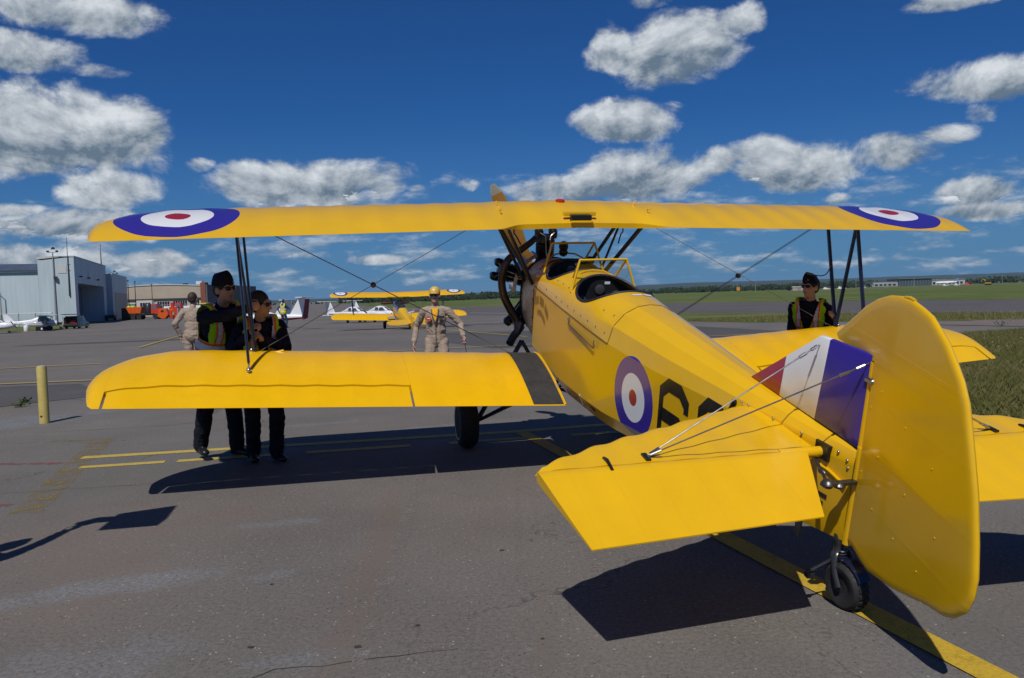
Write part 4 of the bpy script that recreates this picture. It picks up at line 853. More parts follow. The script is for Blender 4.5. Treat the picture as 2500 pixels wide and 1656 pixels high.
# --- tail: stabiliser with scalloped fabric, elevators
HY, HZ = -3.199, 0.967
def stab_le(x):
    return float(np.interp(abs(x), [.0, .10, .17, .283, .531, .762, .975, 1.176, 1.391, 1.50, 1.545], [-2.56, -2.545, -2.551, -2.582, -2.686, -2.784, -2.865, -2.955, -3.075, -3.15, -3.199]))
stm = dope('tailplane_dope', 0.20, 0, 0.0, 0.24)
for sx in (-1, 1):
    xs_ = [.10] + list(np.linspace(.13, 1.50, 58)) + [1.52, 1.538, 1.545]; secs = []
    for x in xs_:
        le = stab_le(x); s_ = 0.5 - 0.5 * math.cos(2 * PI * x / 0.20); le -= 0.013 * s_ if .2 < x < 1.5 else 0
        ch = max(.006, le - HY); th = min(.032, ch * .5) * (1 - 0.18 * s_)
        up = [(sx * x, le - ch * u, HZ + th * math.sin(PI / 2 * min(1, (u / .16)) ** .7) * (1 - .25 * u)) for u in (1, .8, .6, .4, .25, .16, .1, .05, .02, 0)]
        lo = [(a, b_, 2 * HZ - c_) for a, b_, c_ in reversed(up[:-1])]
        secs.append(up + lo)
    mb = MB(); mb.loft(secs); st = mb.build('stabiliser', stm, biplane, smooth=50)
    mb = MB(); mb.tube([(sx * .03, HY + .008, HZ), (sx * .30, HY + .008, HZ)], .028, 12); mb.build('torque_tube', yellow2, st, smooth=60)
    E_ = MB(); xe = np.linspace(.155, 1.538, 30); secs = []
    for x in xe:
        t = (x - .155) / (1.538 - .155); xl = x; te_x = .345 + (1.4505 - .345) * t; te_y = -.4625 + (-.5304 + .4625) * t
        P0 = Vector((sx * xl, HY - .004, HZ)); P1 = Vector((sx * te_x, HY + te_y, HZ - .085)); sg = .005 * (0.5 - 0.5 * math.cos(2 * PI * x / .2))
        up = []; lo = []
        for u, h in ((0, .020), (.03, .026), (.1, .026), (.35, .020), (.7, .010), (1, .003)):
            q = P0.lerp(P1, u); up.append(q + Vector((0, 0, h - sg * math.sin(PI * u)))); lo.append(q - Vector((0, 0, h)))
        secs.append(list(reversed(up)) + lo)
    E_.loft(secs); ev = E_.build('elevator', stm, biplane, smooth=50)
    mb = MB(); mb.box(sx * .975, sx * 1.0, HY + .005, HY + .075, HZ + .022, HZ + .036); mb.tube([(sx * 1.19, HY + .07, HZ + .028), (sx * 1.19, HY + .02, HZ + .04), (sx * 1.19, HY - .05, HZ + .022)], .008, 6); mb.build('hinge_fitting', black, st)
    F0 = Vector((sx * .986, HY + .045, HZ + .03))
    for tgt in (Vector((0, -3.385, 1.497)), Vector((0, -3.0, 1.475))):
        mb = MB(); dd = (tgt - F0); mb.tube([F0, tgt], .0036, 6); mb.tube([F0 + dd * .02, F0 + dd * .07], .0075, 6); mb.tube([F0 + dd * .86, F0 + dd * .90], .0085, 6); mb.tube([F0 + dd * .93, F0 + dd * .965], .0085, 6); mb.build('tail_wire', steel, biplane, smooth=60)
    mb = MB(); mb.tube([F0 - Vector((0, 0, .06)), (sx * .05, -3.1, .60)], .0036, 6); mb.build('tail_wire', steel, biplane)
    mb = MB(); mb.tube([(sx * .22, HY - .03, HZ - .03), (sx * .20, HY - .08, HZ - .20)], .006, 6); mb.box(sx * .195, sx * .205, HY - .11, HY - .065, HZ - .40, HZ - .20); mb.tube([(sx * .20, HY - .08, HZ - .20), (sx * .12, HY + .15, HZ - .05)], .004, 6); mb.build('elevator_horn', dsteel, biplane)
# tail rear fuselage details
mb = MB()
for y, z in ((-2.56, 1.0), (-2.62, 1.005), (-2.83, 1.005), (-3.05, 1.01), (-3.3, 1.01), (-3.36, .99), (-3.18, .90), (-3.37, .955)):
    for sx in (-1, 1): mb.ell((sx * (ip(WW, y) + .002), y, z), .007, .008, .008, 8)
mb.build('rivet_row', steel, fus, smooth=60)
mb = MB()
for sx in (-1, 1): mb.tube([(sx * (ip(WW, -2.46) + .002), -2.46, .905), (sx * (ip(WW, -2.50) + .004), -2.50, .985)], .014, 8)
mb.build('cable_slot', black, fus)
mb = MB()
for sx in (-1, 1): mb.box(sx * .045, sx * .07, HY - .055, HY + .05, HZ - .03, HZ + .05)
mb.build('tube_cover', black, fus)
mb = MB()
for sx in (-1, 1): mb.tube(cr_spline([(sx * .065, -3.2, .90), (sx * .055, -3.27, .895), (sx * .04, -3.38, .865)], 5), .008, 6)
mb.build('edge_bead', yellow2, fus)
mb = MB(); mb.tube([(0, -3.405, .565), (0, -3.41, 1.08)], .024, 12); mb.build('stern_post', yellow2, fus, smooth=60)
# --- fin with red white blue flash
finm = bpy.data.materials.new('fin_flash'); finm.use_nodes = True; T = NT(finm.node_tree); b = T.n['Principled BSDF']; P3 = T.sep(T.new('ShaderNodeTexCoord').outputs['Object'])
yy_ = T.m('ADD', P3[1], T.m('MULTIPLY', T.m('SUBTRACT', P3[2], 1.2), 0.09))
c = T.mix(T.m('LESS_THAN', yy_, -2.715), (0.34, 0.008, 0.03, 1), (0.74, 0.76, 0.79, 1)); c = T.mix(T.m('LESS_THAN', yy_, -3.050), c, (*BLU, 1)); T.put(b.inputs['Base Color'], c); b.inputs['Roughness'].default_value = .26; b.inputs['Coat Weight'].default_value = .15; b.inputs['Specular IOR Level'].default_value = .4
fo = [(-2.385, 1.085), (-2.995, 1.512), (-3.40, 1.533), (-3.402, 1.064)]
def finsec(poly, t0, nm_, ma, par):
    mb = MB(); cx = sum(p[0] for p in poly) / len(poly); cz = sum(p[1] for p in poly) / len(poly); rings = []
    for h, k in ((-1, .965), (-.8, .985), (-.4, .996), (0, 1), (.4, .996), (.8, .985), (1, .965)): rings.append([(h * t0, cx + (y - cx) * k, cz + (z - cz) * k) for y, z in poly])
    mb.loft(rings); return mb.build(nm_, ma, par, smooth=40)
# dense outline
def dens_(poly, n=8): 
    o = []
    for i in range(len(poly)):
        a, b_ = poly[i], poly[(i + 1) % len(poly)]; o += [(a[0] + (b_[0] - a[0]) * j / n, a[1] + (b_[1] - a[1]) * j / n) for j in range(n)]
    return o
fin = finsec(dens_(fo), .017, 'fin', finm, biplane)
mb = MB(); mb.tube([(0, -2.40, 1.075), (0, -3.395, 1.055)], .012, 8); mb.build('fin_root_gap', black, fin)
mb = MB(); mb.box(-.03, .03, -3.44, -3.38, 1.40, 1.425); mb.build('rudder_hinge', steel, fin, bevel=0.006)
# --- rudder, turned a little to the left
RO = [(-0.006, 1.531), (-0.43, 1.525), (-0.365, 1.575), (-0.27, 1.647), (-0.172, 1.726), (-0.073, 1.783), (0.033, 1.825), (0.139, 1.846), (0.227, 1.851), (0.316, 1.84), (0.394, 1.825), (0.46, 1.792), (0.534, 1.753), (0.612, 1.694), (0.669, 1.646), (0.727, 1.576), (0.763, 1.508), (0.815, 1.406), (0.878, 1.279), (0.94, 1.105), (0.974, 0.985), (0.976, 0.908), (0.952, 0.833), (0.892, 0.768), (0.83, 0.734), (0.723, 0.706), (0.468, 0.614), (0.239, 0.558), (0.147, 0.565), (0.014, 0.592), (0.012, .9), (.008, 1.2)]
phi = 0.2055
def rp(s_, z, h): return (-s_ * math.sin(phi) + h * math.cos(phi), -3.41 - s_ * math.cos(phi) - h * math.sin(phi), z)
rud_m = dope('rudder_dope', 0.245, 2, 0.86, 0.17, None, 0.055)
Oc = (0.30, 1.18); rings = []
DR = dens_(RO, 3)
for h, k in ((-.016, .93), (-.0145, .965), (-.012, .982), (-.007, .994), (0, 1), (.007, .994), (.012, .982), (.0145, .965), (.016, .93)):
    kk = max(k, .001); rings.append([rp(Oc[0] + (s_ - Oc[0]) * kk, Oc[1] + (z - Oc[1]) * kk, h) for s_, z in DR])
mb = MB(); mb.loft(rings); rud = mb.build('rudder', rud_m, biplane, smooth=50)
mb = MB()
for (x0_, z0_), (x1_, z1_), n_ in (((.12, 1.40), (.60, 1.25), 3), ((.18, 1.11), (.70, 1.0), 3), ((.2, .86), (.62, .80), 3), ((.05, .98), (.05, 1.3), 2)):
    for i in range(n_):
        t = i / max(1, n_ - 1); mb.ell(rp(x0_ + (x1_ - x0_) * t, z0_ + (z1_ - z0_) * t, -.016), .003, .005, .005, 8)
mb.build('fabric_studs', rud_m, rud, smooth=60)
mb = MB(); mb.tube([rp(-.01, 1.50, 0), rp(.0, .60, 0)], .021, 10); mb.build('rudder_post', yellow2, rud, smooth=60)
mb = MB(); mb.tube([rp(.16, 1.845, 0), rp(.20, 1.852, 0), rp(.24, 1.849, 0)], .008, 8); mb.build('rudder_tip_fitting', yellow2, rud, smooth=60)
# rudder horn, cable and links
mb = MB(); mb.box(-.20, .20, -3.44, -3.405, .90, .915); mb.ell((-.17, -3.42, .91), .03, .035, .025, 8); mb.tube([(-.17, -3.42, .91), (-.10, -3.22, .93), (-.045, -3.12, .935)], .009, 6); mb.ell((-.13, -3.31, .92), .014, .03, .014, 8); mb.ell((-.11, -3.42, .90), .03, .035, .02, 8); mb.build('rudder_horn', dsteel, rud, smooth=50)
# --- tail wheel
TW = bpy.data.objects.new('tail_wheel', None); COL.objects.link(TW); TW.parent = biplane
ax = Vector((0, -3.47 + .02, .2427 + .118)); aa = Vector((math.cos(.12), math.sin(.12), 0.05)).normalized()
prof_t = [(.058, -.034), (.075, -.045), (.10, -.046), (.114, -.034), (.119, -.014), (.119, .014), (.114, .034), (.10, .046), (.075, .045), (.058, .034)]
mb = MB(); mb.lathe(prof_t, ax, aa, 36); tw = mb.build('tyre', rubber, TW, smooth=40)
mb = MB(); u1 = aa.cross(Vector((0, 0, 1))).normalized(); u2 = aa.cross(u1)
for k in range(22):
    a = 2 * PI * k / 22
    for s_ in (-1, 1):
        c = ax + (u1 * math.cos(a + s_ * .06) + u2 * math.sin(a + s_ * .06)) * .118 + aa * (s_ * .016)
        e1 = (u1 * -math.sin(a) + u2 * math.cos(a)); e2 = (u1 * math.cos(a) + u2 * math.sin(a)); q = []
        for dz_ in (-.004, .005):
            for dx_, dy_ in ((-.009, -.012), (.009, -.012), (.009, .012), (-.009, .012)): q.append(c + e1 * dx_ + aa * dy_ + e2 * dz_)
        mb.add(q, [(3, 2, 1, 0), (4, 5, 6, 7), (0, 1, 5, 4), (1, 2, 6, 5), (2, 3, 7, 6), (3, 0, 4, 7)])
mb.build('tread', rubber, tw)
mb = MB(); mb.lathe([(.001, .03), (.03, .036), (.06, .03), (.06, -.03), (.03, -.036), (.001, -.03)], ax, aa, 24); mb.build('hub', dsteel, TW, smooth=40)
for s_ in (-1, 1):
    mb = MB(); mb.tube(cr_spline([ax + aa * (s_ * .052), ax + aa * (s_ * .054) + Vector((0, .045, .07)), ax + aa * (s_ * .04) + Vector((0, .07, .14)), (0, -3.365, .50)], 5), [.012] * 15 + [.02], 8, flat=1.6); mb.build('fork_arm', dsteel, TW, smooth=60)
mb = MB(); mb.lathe([(.001, 0), (.034, 0), (.034, .03), (.026, .04), (.026, .09), (.03, .1), (.03, .14), (.02, .16), (.001, .16)], (0, -3.355, .45), (0, .05, 1), 16); mb.build('swivel_housing', dsteel, TW, smooth=40)
mb = MB(); cr2 = [(math.cos(t) * .021, t) for t in np.linspace(0, 12 * PI, 90)]
mb.tube([Vector((0, -3.37, .44)) + Vector((math.cos(t) * .022, math.sin(t) * .022 - .002 * t / 6, .0026 * t)) for t in np.linspace(0, 10 * PI, 90)], .0045, 5); mb.build('spring', dsteel, TW, smooth=60)
mb = MB(); A_ = np.linspace(1.2, 2.5, 9); mb.loft([[ax + (Vector((0, 0, 1)) * math.sin(a) - u1 * math.cos(a)) * r_ + aa * o_ for r_, o_ in ((.130, -.035), (.134, -.035), (.134, .035), (.130, .035))] for a in A_]); mb.build('mudguard', navy, TW, smooth=40)
mb = MB(); mb.box(-.17, -.11, -3.36, -3.34, .40, .405); mb.box(-.16, -.12, -3.36, -3.33, .36, .385); mb.tube([(-.14, -3.35, .40), (0, -3.36, .47)], .008, 6); mb.build('steering_arm', dsteel, TW)
# ================================================================ PEOPLE
from mathutils import noise as mnoise
skinm = mat('skin', (0.46, 0.27, 0.19), 0.5, var=0.08, scale=20); lipm = mat('lips', (0.33, 0.14, 0.11), 0.5, var=0)
def cloth(name, col, rough=0.85): return mat(name, col, rough, var=0.16, scale=9, bump=0.45, bscale=28, spec=0.2)
navyc = cloth('navy_cloth', (0.010, 0.012, 0.022)); blackc = mat('boot_leather', (0.010, 0.010, 0.011), 0.35, var=0.2); tanc = cloth('tan_flight_suit', (0.335, 0.262, 0.205)); hairm = mat('brown_hair', (0.035, 0.022, 0.014), 0.6, var=0.4, scale=60, bump=0.6, bscale=120)
hairb = mat('dark_hair', (0.010, 0.008, 0.007), 0.55, var=0.4, scale=60, bump=0.6, bscale=120)
bluej = cloth('denim_blue', (0.030, 0.055, 0.12)); yshirt = cloth('yellow_shirt', (0.72, 0.36, 0.015))
limem = cloth('vest_lime', (0.42, 0.72, 0.015), 0.7); orangem = cloth('vest_orange', (0.85, 0.13, 0.015), 0.7); silverm = mat('vest_reflective', (0.58, 0.59, 0.62), 0.4, metal=0.25, var=0.1)
lensm = mat('sunglass_lens', (0.006, 0.006, 0.007), 0.08, var=0)
class Prims:
    def __init__(s): s.L = []
    def cap(s, a, b, r0, r1=None, m=0): s.L.append(('c', Vector(a), Vector(b), r0, r1 if r1 is not None else r0, m)); return s
    def ell(s, c, r, m=0, M=None): s.L.append(('e', Vector(c), Vector(r), M if M is not None else Matrix.Identity(3), 0, m)); return s
    def xf(s, M4, k=1.0):
        R3 = M4.to_3x3(); Rn = R3.normalized(); sc = R3.col[0].length; o = Prims()
        for q in s.L:
            if q[0] == 'c': o.L.append(('c', M4 @ q[1], M4 @ q[2], q[3] * sc, q[4] * sc, q[5]))
            else: o.L.append(('e', M4 @ q[1], q[2] * sc, Rn @ q[3], 0, q[5]))
        return o
    def grow(s, d_):
        o = Prims()
        for q in s.L:
            if q[0] == 'c': o.L.append(('c', q[1], q[2], q[3] + d_, q[4] + d_, q[5]))
            else: o.L.append(('e', q[1], q[2] + Vector((d_,) * 3), q[3], 0, q[5]))
        return o
    def raw(s):
        mb = MB()
        for q in s.L:
            if q[0] == 'c':
                d_ = q[2] - q[1]; L = d_.length
                if L < 1e-5: mb.ell(q[1], q[3], q[3], q[3], 12); continue
                u = d_ / L; pts = []; rad = []
                for a in (0.05, .35, .7, 1.1): pts.append(q[1] - u * (q[3] * math.cos(a))); rad.append(q[3] * math.sin(a))
                pts += [q[1], q[2]]; rad += [q[3], q[4]]
                for a in (1.1, .7, .35, .05): pts.append(q[2] + u * (q[4] * math.cos(a))); rad.append(q[4] * math.sin(a))
                mb.tube(pts, rad, 14)
            else: mb.ell(q[1], q[2].x, q[2].y, q[2].z, 16, M=q[3])
        return mb
    def dist(s, P):
        best = np.full(len(P), 1e9); mi = np.zeros(len(P), int)
        for q in s.L:
            if q[0] == 'c':
                a = np.array(q[1]); ab = np.array(q[2]) - a; t = np.clip(((P - a) @ ab) / max(1e-9, ab @ ab), 0, 1); d_ = np.linalg.norm(P - a - t[:, None] * ab, axis=1) - (q[3] + (q[4] - q[3]) * t)
            else:
                Q = (P - np.array(q[1])) @ np.array(q[3]); r_ = np.array(q[2]); d_ = (np.linalg.norm(Q / r_, axis=1) - 1) * r_.min()
            k = d_ < best; best[k] = d_[k]; mi[k] = q[5]
        return best, mi
    def mesh(s, name, mats, parent, vox=0.008, wrinkle=None, keep=None, smooth=3, facemat=None, solid=0.0):
        ob = s.raw().build('tmp', mats[0]); md = ob.modifiers.new('r', 'REMESH'); md.mode = 'VOXEL'; md.voxel_size = vox; md.use_smooth_shade = True
        m2 = ob.modifiers.new('s', 'SMOOTH'); m2.iterations = smooth; m2.factor = 0.5
        dg = bpy.context.evaluated_depsgraph_get(); me = bpy.data.meshes.new_from_object(ob.evaluated_get(dg)); old = ob.data; bpy.data.objects.remove(ob); bpy.data.meshes.remove(old)
        me.name = name; me.materials.clear()
        for q in mats: me.materials.append(q)
        n = len(me.vertices); V = np.empty(n * 3); me.vertices.foreach_get('co', V); V = V.reshape(-1, 3)
        if wrinkle is not None:
            Nn = np.empty(n * 3); me.vertices.foreach_get('normal', Nn); Nn = Nn.reshape(-1, 3); _, vm = s.dist(V)
            for i in range(n):
                if vm[i] in wrinkle:
                    p = Vector(V[i]); h = mnoise.noise(Vector((p.x * 9, p.y * 9, p.z * 16))) * 0.010 + mnoise.noise(Vector((p.x * 26, p.y * 26, p.z * 38 + 7))) * 0.0045
                    V[i] += Nn[i] * h
            me.vertices.foreach_set('co', V.ravel())
        Fc = np.empty(len(me.polygons) * 3); me.polygons.foreach_get('center', Fc); Fc = Fc.reshape(-1, 3)
        mi = facemat(Fc) if facemat is not None else s.dist(Fc)[1]
        me.polygons.foreach_set('material_index', mi.astype(np.int32)); me.polygons.foreach_set('use_smooth', [True] * len(me.polygons))
        if keep is not None:
            kf = keep(Fc); bm = bmesh.new(); bm.from_mesh(me); bm.faces.ensure_lookup_table(); bmesh.ops.delete(bm, geom=[f for f, k in zip(bm.faces, kf) if not k], context='FACES')
            if solid: 
                bmesh.ops.solidify(bm, geom=bm.faces[:], thickness=-solid)
            bm.to_mesh(me); bm.free()
        me.update(); o = bpy.data.objects.new(name, me); COL.objects.link(o); o.parent = parent
        return o
def ik(a, b, l1, l2, hint):
    a, b, hint = Vector(a), Vector(b), Vector(hint); d_ = b - a; L = d_.length
    if L > (l1 + l2) * 0.995: b = a + d_ * ((l1 + l2) * 0.995 / L); d_ = b - a; L = d_.length
    u = d_ / L; x = (l1 * l1 - l2 * l2 + L * L) / (2 * L); h = math.sqrt(max(0, l1 * l1 - x * x)); p = hint - u * hint.dot(u); p.normalize()
    return a + u * x + p * h, b
def basis(y, z):
    y = Vector(y).normalized(); z = Vector(z); x = y.cross(z).normalized(); z = x.cross(y)
    return Matrix((x, y, z)).transposed()
def hand(P, w, d_, pn, side, m, s=1.0, curl=0.5):
    """palm and five fingers; d_ = finger direction, pn = palm normal (where fingers curl to)"""
    d_ = Vector(d_).normalized(); pn = Vector(pn); pn = (pn - d_ * pn.dot(d_)).normalized(); ac = d_.cross(pn) * side
    M = Matrix((ac, d_, pn)).transposed(); w = Vector(w); c = w + d_ * (.048 * s)
    P.ell(c, (.041 * s, .055 * s, .019 * s), m, M)
    for i, (o, L) in enumerate(((-.031, .075), (-.0105, .085), (.0105, .08), (.031, .062))):
        b0 = w + d_ * (.088 * s) + ac * (o * s); a1, a2, a3 = curl * 1.1, curl * 2.4, curl * 3.3
        p = b0
        for a, k in ((a1, .42), (a2, .33), (a3, .25)):
            q = p + (d_ * math.cos(a) + pn * math.sin(a)) * (L * k * s); P.cap(p, q, .0092 * s, .0085 * s, m); p = q
    t0 = w + d_ * (.025 * s) - ac * (.032 * s); t1 = t0 - ac * (.028 * s) + d_ * (.03 * s) + pn * (.018 * s); t2 = t1 + d_ * (.03 * s) + pn * (.02 * s * (1 + curl)) + ac * (.012 * s * curl)
    P.cap(t0, t1, .0125 * s, .011 * s, m); P.cap(t1, t2, .0105 * s, .009 * s, m)
def person(label, cat_loc, facing, s, pelvis, neck, headdir, wrists, ankles, suit, mats, elbows=((1, -.4, -.3), (-1, -.4, -.3)), vest=None, capkind=None, hair=None, glasses=False, vox=0.008, hands=((0, 0, -1), (0, 0, -1)), palms=((-1, 0, 0), (1, 0, 0)), curls=(.35, .35), group=None, extras=None, footdir=None):
    """all points local: x to the person's right, y forwards, z up, origin on the ground.  index 0 = right side, 1 = left"""
    rz = math.atan2(facing[1], facing[0]) - PI / 2
    ob = thing('person', label, 'person', (cat_loc[0], cat_loc[1], gz(*cat_loc)), rz, group)
    pel = Vector(pelvis); nk = Vector(neck); up = (nk - pel); sp = up.normalized(); fw = Vector((0, 1, 0)); fw = (fw - sp * fw.dot(sp)).normalized()
    Mt = Matrix.Translation(pel) @ basis(fw, sp).to_4x4() @ Matrix.Scale(s, 4); tl = up.length / s / 0.52
    T_ = Prims()
    T_.ell((0, -.01, .02), (.168, .125, .15), 1).ell((0, 0, .17 * tl), (.160, .116, .19), 1).ell((0, .01, .35 * tl), (.172, .125, .19), 1).cap((-.12, -.005, .455 * tl), (.12, -.005, .455 * tl), .078, .078, 1)
    torso = T_.xf(Mt)
    A_ = Prims(); A_.L += torso.L
    A_.L += Prims().cap((0, -.01, .50 * tl), (0, .012, .60 * tl), .056, .053, 0).cap((0, -.012, .49 * tl), (0, -.008, .525 * tl), .073, .064, 1).xf(Mt).L
    for i, sg in ((0, 1), (1, -1)):
        sh = Mt @ Vector((sg * .185, 0, .452 * tl)); e, w_ = ik(sh, wrists[i], .295 * s, .265 * s, elbows[i]); u_ = (w_ - e).normalized()
        A_.cap(sh, e, .064 * s, .052 * s, 1); A_.cap(e, w_ - u_ * .02, .052 * s, .042 * s, 1); A_.cap(w_ - u_ * .03, w_, .030 * s, .028 * s, 0)
        hand(A_, w_, hands[i] if hands[i] is not None else u_, palms[i], -sg, 0, s, curls[i])
        hp = pel + Vector((sg * .095 * s, 0, -.02 * s)); kn, an = ik(hp, ankles[i], .44 * s, .425 * s, (sg * .08, 1, 0))
        A_.cap(hp, kn, .094 * s, .078 * s, 1); A_.cap(kn, Vector(an) + Vector((0, 0, .02)), .078 * s, .072 * s, 1)
        fd = Vector(footdir[i]).normalized() if footdir else Vector((sg * .15, 1, 0)).normalized(); an = Vector(an); z0 = an.z - .075 * s
        A_.cap(an, an - Vector((0, 0, .03 * s)), .050 * s, .046 * s, 2); A_.cap(Vector((an.x, an.y, z0 + .042)) - fd * .055 * s, Vector((an.x, an.y, z0 + .040)) + fd * .15 * s, .040 * s, .036 * s, 2)
        A_.ell(Vector((an.x, an.y, z0 + .035)) + fd * .14 * s, (.046 * s, .062 * s, .035 * s), 2, basis(fd, (0, 0, 1)))
    hd = Vector(headdir).normalized(); hb = nk + sp * (.065 * s) + fw * (.012 * s); hz_ = (sp * .35 + Vector((0, 0, 1))).normalized()
    Mh = Matrix.Translation(hb + hz_ * (.115 * s)) @ basis(hd, hz_).to_4x4() @ Matrix.Scale(s, 4)
    H = Prims().ell((0, -.012, .022), (.077, .097, .099), 0).ell((0, .028, -.035), (.068, .067, .088), 0).ell((0, .058, -.098), (.034, .032, .026), 0).cap((0, .092, .004), (0, .110, -.034), .010, .0145, 0).ell((-.079, -.005, -.018), (.011, .024, .034), 0).ell((.079, -.005, -.018), (.011, .024, .034), 0).ell((0, .0885, -.064), (.024, .011, .009), 3).cap((-.04, .083, .028), (.04, .083, .028), .013, .013, 0).ell((0, .05, -.06), (.052, .045, .05), 0)
    A_.L += H.xf(Mh).L
    body = A_.mesh('body', [skinm] + mats + [lipm], ob, vox, wrinkle=(1,), smooth=2)
    # hair, cap, glasses as pieces of clothing
    def local(mb, nm, ma, sm=60):
        o = mb.build(nm, ma, ob, smooth=sm); o.matrix_local = Mh; return o
    if hair is not None:
        P = Prims().ell((0, -.017, .030), (.081, .098, .097)).ell((0, -.035, -.015), (.078, .070, .068)); 
        o = P.mesh('hair', [hair], ob, max(vox, .007), keep=lambda F_: (F_[:, 1] < .074 - .55 * np.maximum(0, .055 - F_[:, 2])) & (F_[:, 2] > -.085 + .5 * np.maximum(0, F_[:, 1])), solid=.004); o.matrix_local = Mh
    if capkind == 'wedge':
        mb = MB(); rings = []
        for z, a, b_, oy in ((.028, .085, .107, -.012), (.06, .084, .110, -.010), (.095, .066, .112, -.008), (.13, .036, .104, -.010), (.150, .012, .086, -.014), (.153, .002, .07, -.014)): rings.append([(a * math.cos(t) + .012 * z / .15, oy + b_ * math.sin(t), z + .016 * math.sin(t) * (z > .05)) for t in np.linspace(0, 2 * PI, 29)[:-1]])
        mb.loft(rings); cp = local(mb, 'wedge_cap', navyc)
        mb = MB(); mb.tube([(a_ * .0855, -.012 + .1075 * b_, .052) for a_, b_ in ((math.cos(t), math.sin(t)) for t in np.linspace(0, 2 * PI, 29)[:-1])], .004, 5, closed=True); mb.build('cap_piping', navyc, cp)
        mb = MB(); mb.ell((-.028, .088, .078), .011, .004, .013, 8); mb.ell((-.014, .098, .06), .005, .004, .005, 6); mb.build('cap_badge', mat('brass', (.45, .30, .09), .3, metal=1, var=0), cp)
    if capkind == 'ball':
        yc_ = mat('cap_yellow', (0.64, 0.40, 0.05), 0.8, var=.06, bump=.2, bscale=60); mb = MB()
        mb.loft([[(a * math.cos(t), -.012 + b_ * math.sin(t), z) for t in np.linspace(0, 2 * PI, 29)[:-1]] for z, a, b_ in ((.034, .087, .107), (.066, .086, .106), (.10, .074, .092), (.128, .046, .058), (.137, .012, .016))]); cp = local(mb, 'ball_cap', yc_)
        mb = MB(); pl = [(.080 * math.cos(t), .066 + .100 * math.sin(t)) for t in np.linspace(0, PI, 15)]; mb.prism(pl, 0, .006, lambda a, b_, h: (a, b_, .044 + h - (b_ - .06) * .22 - 3.6 * a * a)); mb.build('cap_brim', yc_, cp)
        for k, (r_, m_) in enumerate(((.021, mat('badge_navy', (.012, .012, .05), .5, var=0)), (.015, whitep), (.006, redp))):
            mb = MB(); mb.lathe([(.001, 0), (r_, 0), (r_, .003), (.001, .003)], (0, .082 + .002 * k, .082), (0, .88, .45), 16); mb.build('cap_badge', m_, cp)
    if glasses:
        mb = MB()
        for sx in (-1, 1): mb.ell((sx * .034, .093, .006), .030, .010, .021, 12, M=Matrix.Rotation(-sx * .30, 3, 'Z')); mb.tube([(sx * .062, .083, .014), (sx * .078, .03, .014), (sx * .081, -.01, .006)], .003, 5)
        mb.tube([(-.012, .104, .012), (.012, .104, .012)], .003, 5); local(mb, 'sunglasses', lensm)
    if vest is not None:
        hem, vz = vest; Mi = np.array(Mt.inverted()); G = torso.grow(.040)
        def lc(F_): return F_ @ Mi[:3, :3].T + Mi[:3, 3]
        def keep(F_):
            q = lc(F_); x, y, z = q[:, 0], q[:, 1], q[:, 2] / tl; ax_ = np.abs(x)
            k = (z > hem) & (ax_ < .222 - .17 * np.maximum(0, z - .28)) & ~((z > .27) & (ax_ > .150 + .06 * np.abs(z - .40)) & (np.abs(y) < .09)); k &= ~((z > .43) & (ax_ < .075)); k &= ~((y > .0) & (ax_ < .012 + np.maximum(0, z - vz) * .27)); return k
        def fm(F_):
            q = lc(F_); x, z = np.abs(q[:, 0]), q[:, 2] / tl; m_ = np.zeros(len(F_), int)
            v = (x > .062) & (x < .128); m_[v] = 1; v = (x > .078) & (x < .112); m_[v] = 2
            h = (z > .15) & (z < .265); m_[h] = 1; h = (z > .178) & (z < .238); m_[h] = 2; return m_
        vs_ = G.mesh('safety_vest', [limem, orangem, silverm], ob, max(vox, .009), keep=keep, facemat=fm, solid=.004, smooth=2)
        mb = MB(); mb.tube([Mt @ Vector((x, .142, .24 * tl)) for x in (-.1, 0.0)], .006, 5); mb.build('vest_strap', black, ob)
    if extras: extras(ob, Mt, Mh, s, tl)
    return ob
def L_(base, facing, p):
    """world point to a person's local frame"""
    a = math.atan2(facing[1], facing[0]) - PI / 2; d_ = Vector((p[0] - base[0], p[1] - base[1], p[2] - gz(*base))); return Matrix.Rotation(-a, 3, 'Z') @ d_
NAVY = [navyc, blackc]
# cadet pushing on the left interplane struts
def at(base, f): return lambda *p: L_(base, f, p)
b0, f0 = (-2.98, 8.30), (0.80, -0.60); W_ = at(b0, f0)
person('tall cadet in wedge cap, lime vest and sunglasses reaching out to the left wing struts', b0, f0, 1.06, W_(-3.0, 8.28, 1.00), W_(-2.80, 8.03, 1.565), Matrix.Rotation(0.15, 3, 'Z') @ Vector((0, 1, -.05)),
    (W_(-2.37, 7.62, 1.56), W_(-2.50, 8.02, 1.20)), (W_(-3.26, 8.50, .08), W_(-2.90, 8.58, .08)), None, NAVY, elbows=((.2, -.2, -1), (-.5, -.2, -1)), vest=(-.13, .20), capkind='wedge', hair=hairb, glasses=True, hands=((.35, .9, .1), (.3, .9, .2)), palms=((-.9, .4, 0), (.9, .3, 0)), curls=(.75, .7), footdir=((.35, 1, 0), (-.1, 1, 0)), group='cadets steadying the biplane')
b1, f1 = (-2.44, 8.14), (0.45, -0.89); W_ = at(b1, f1)
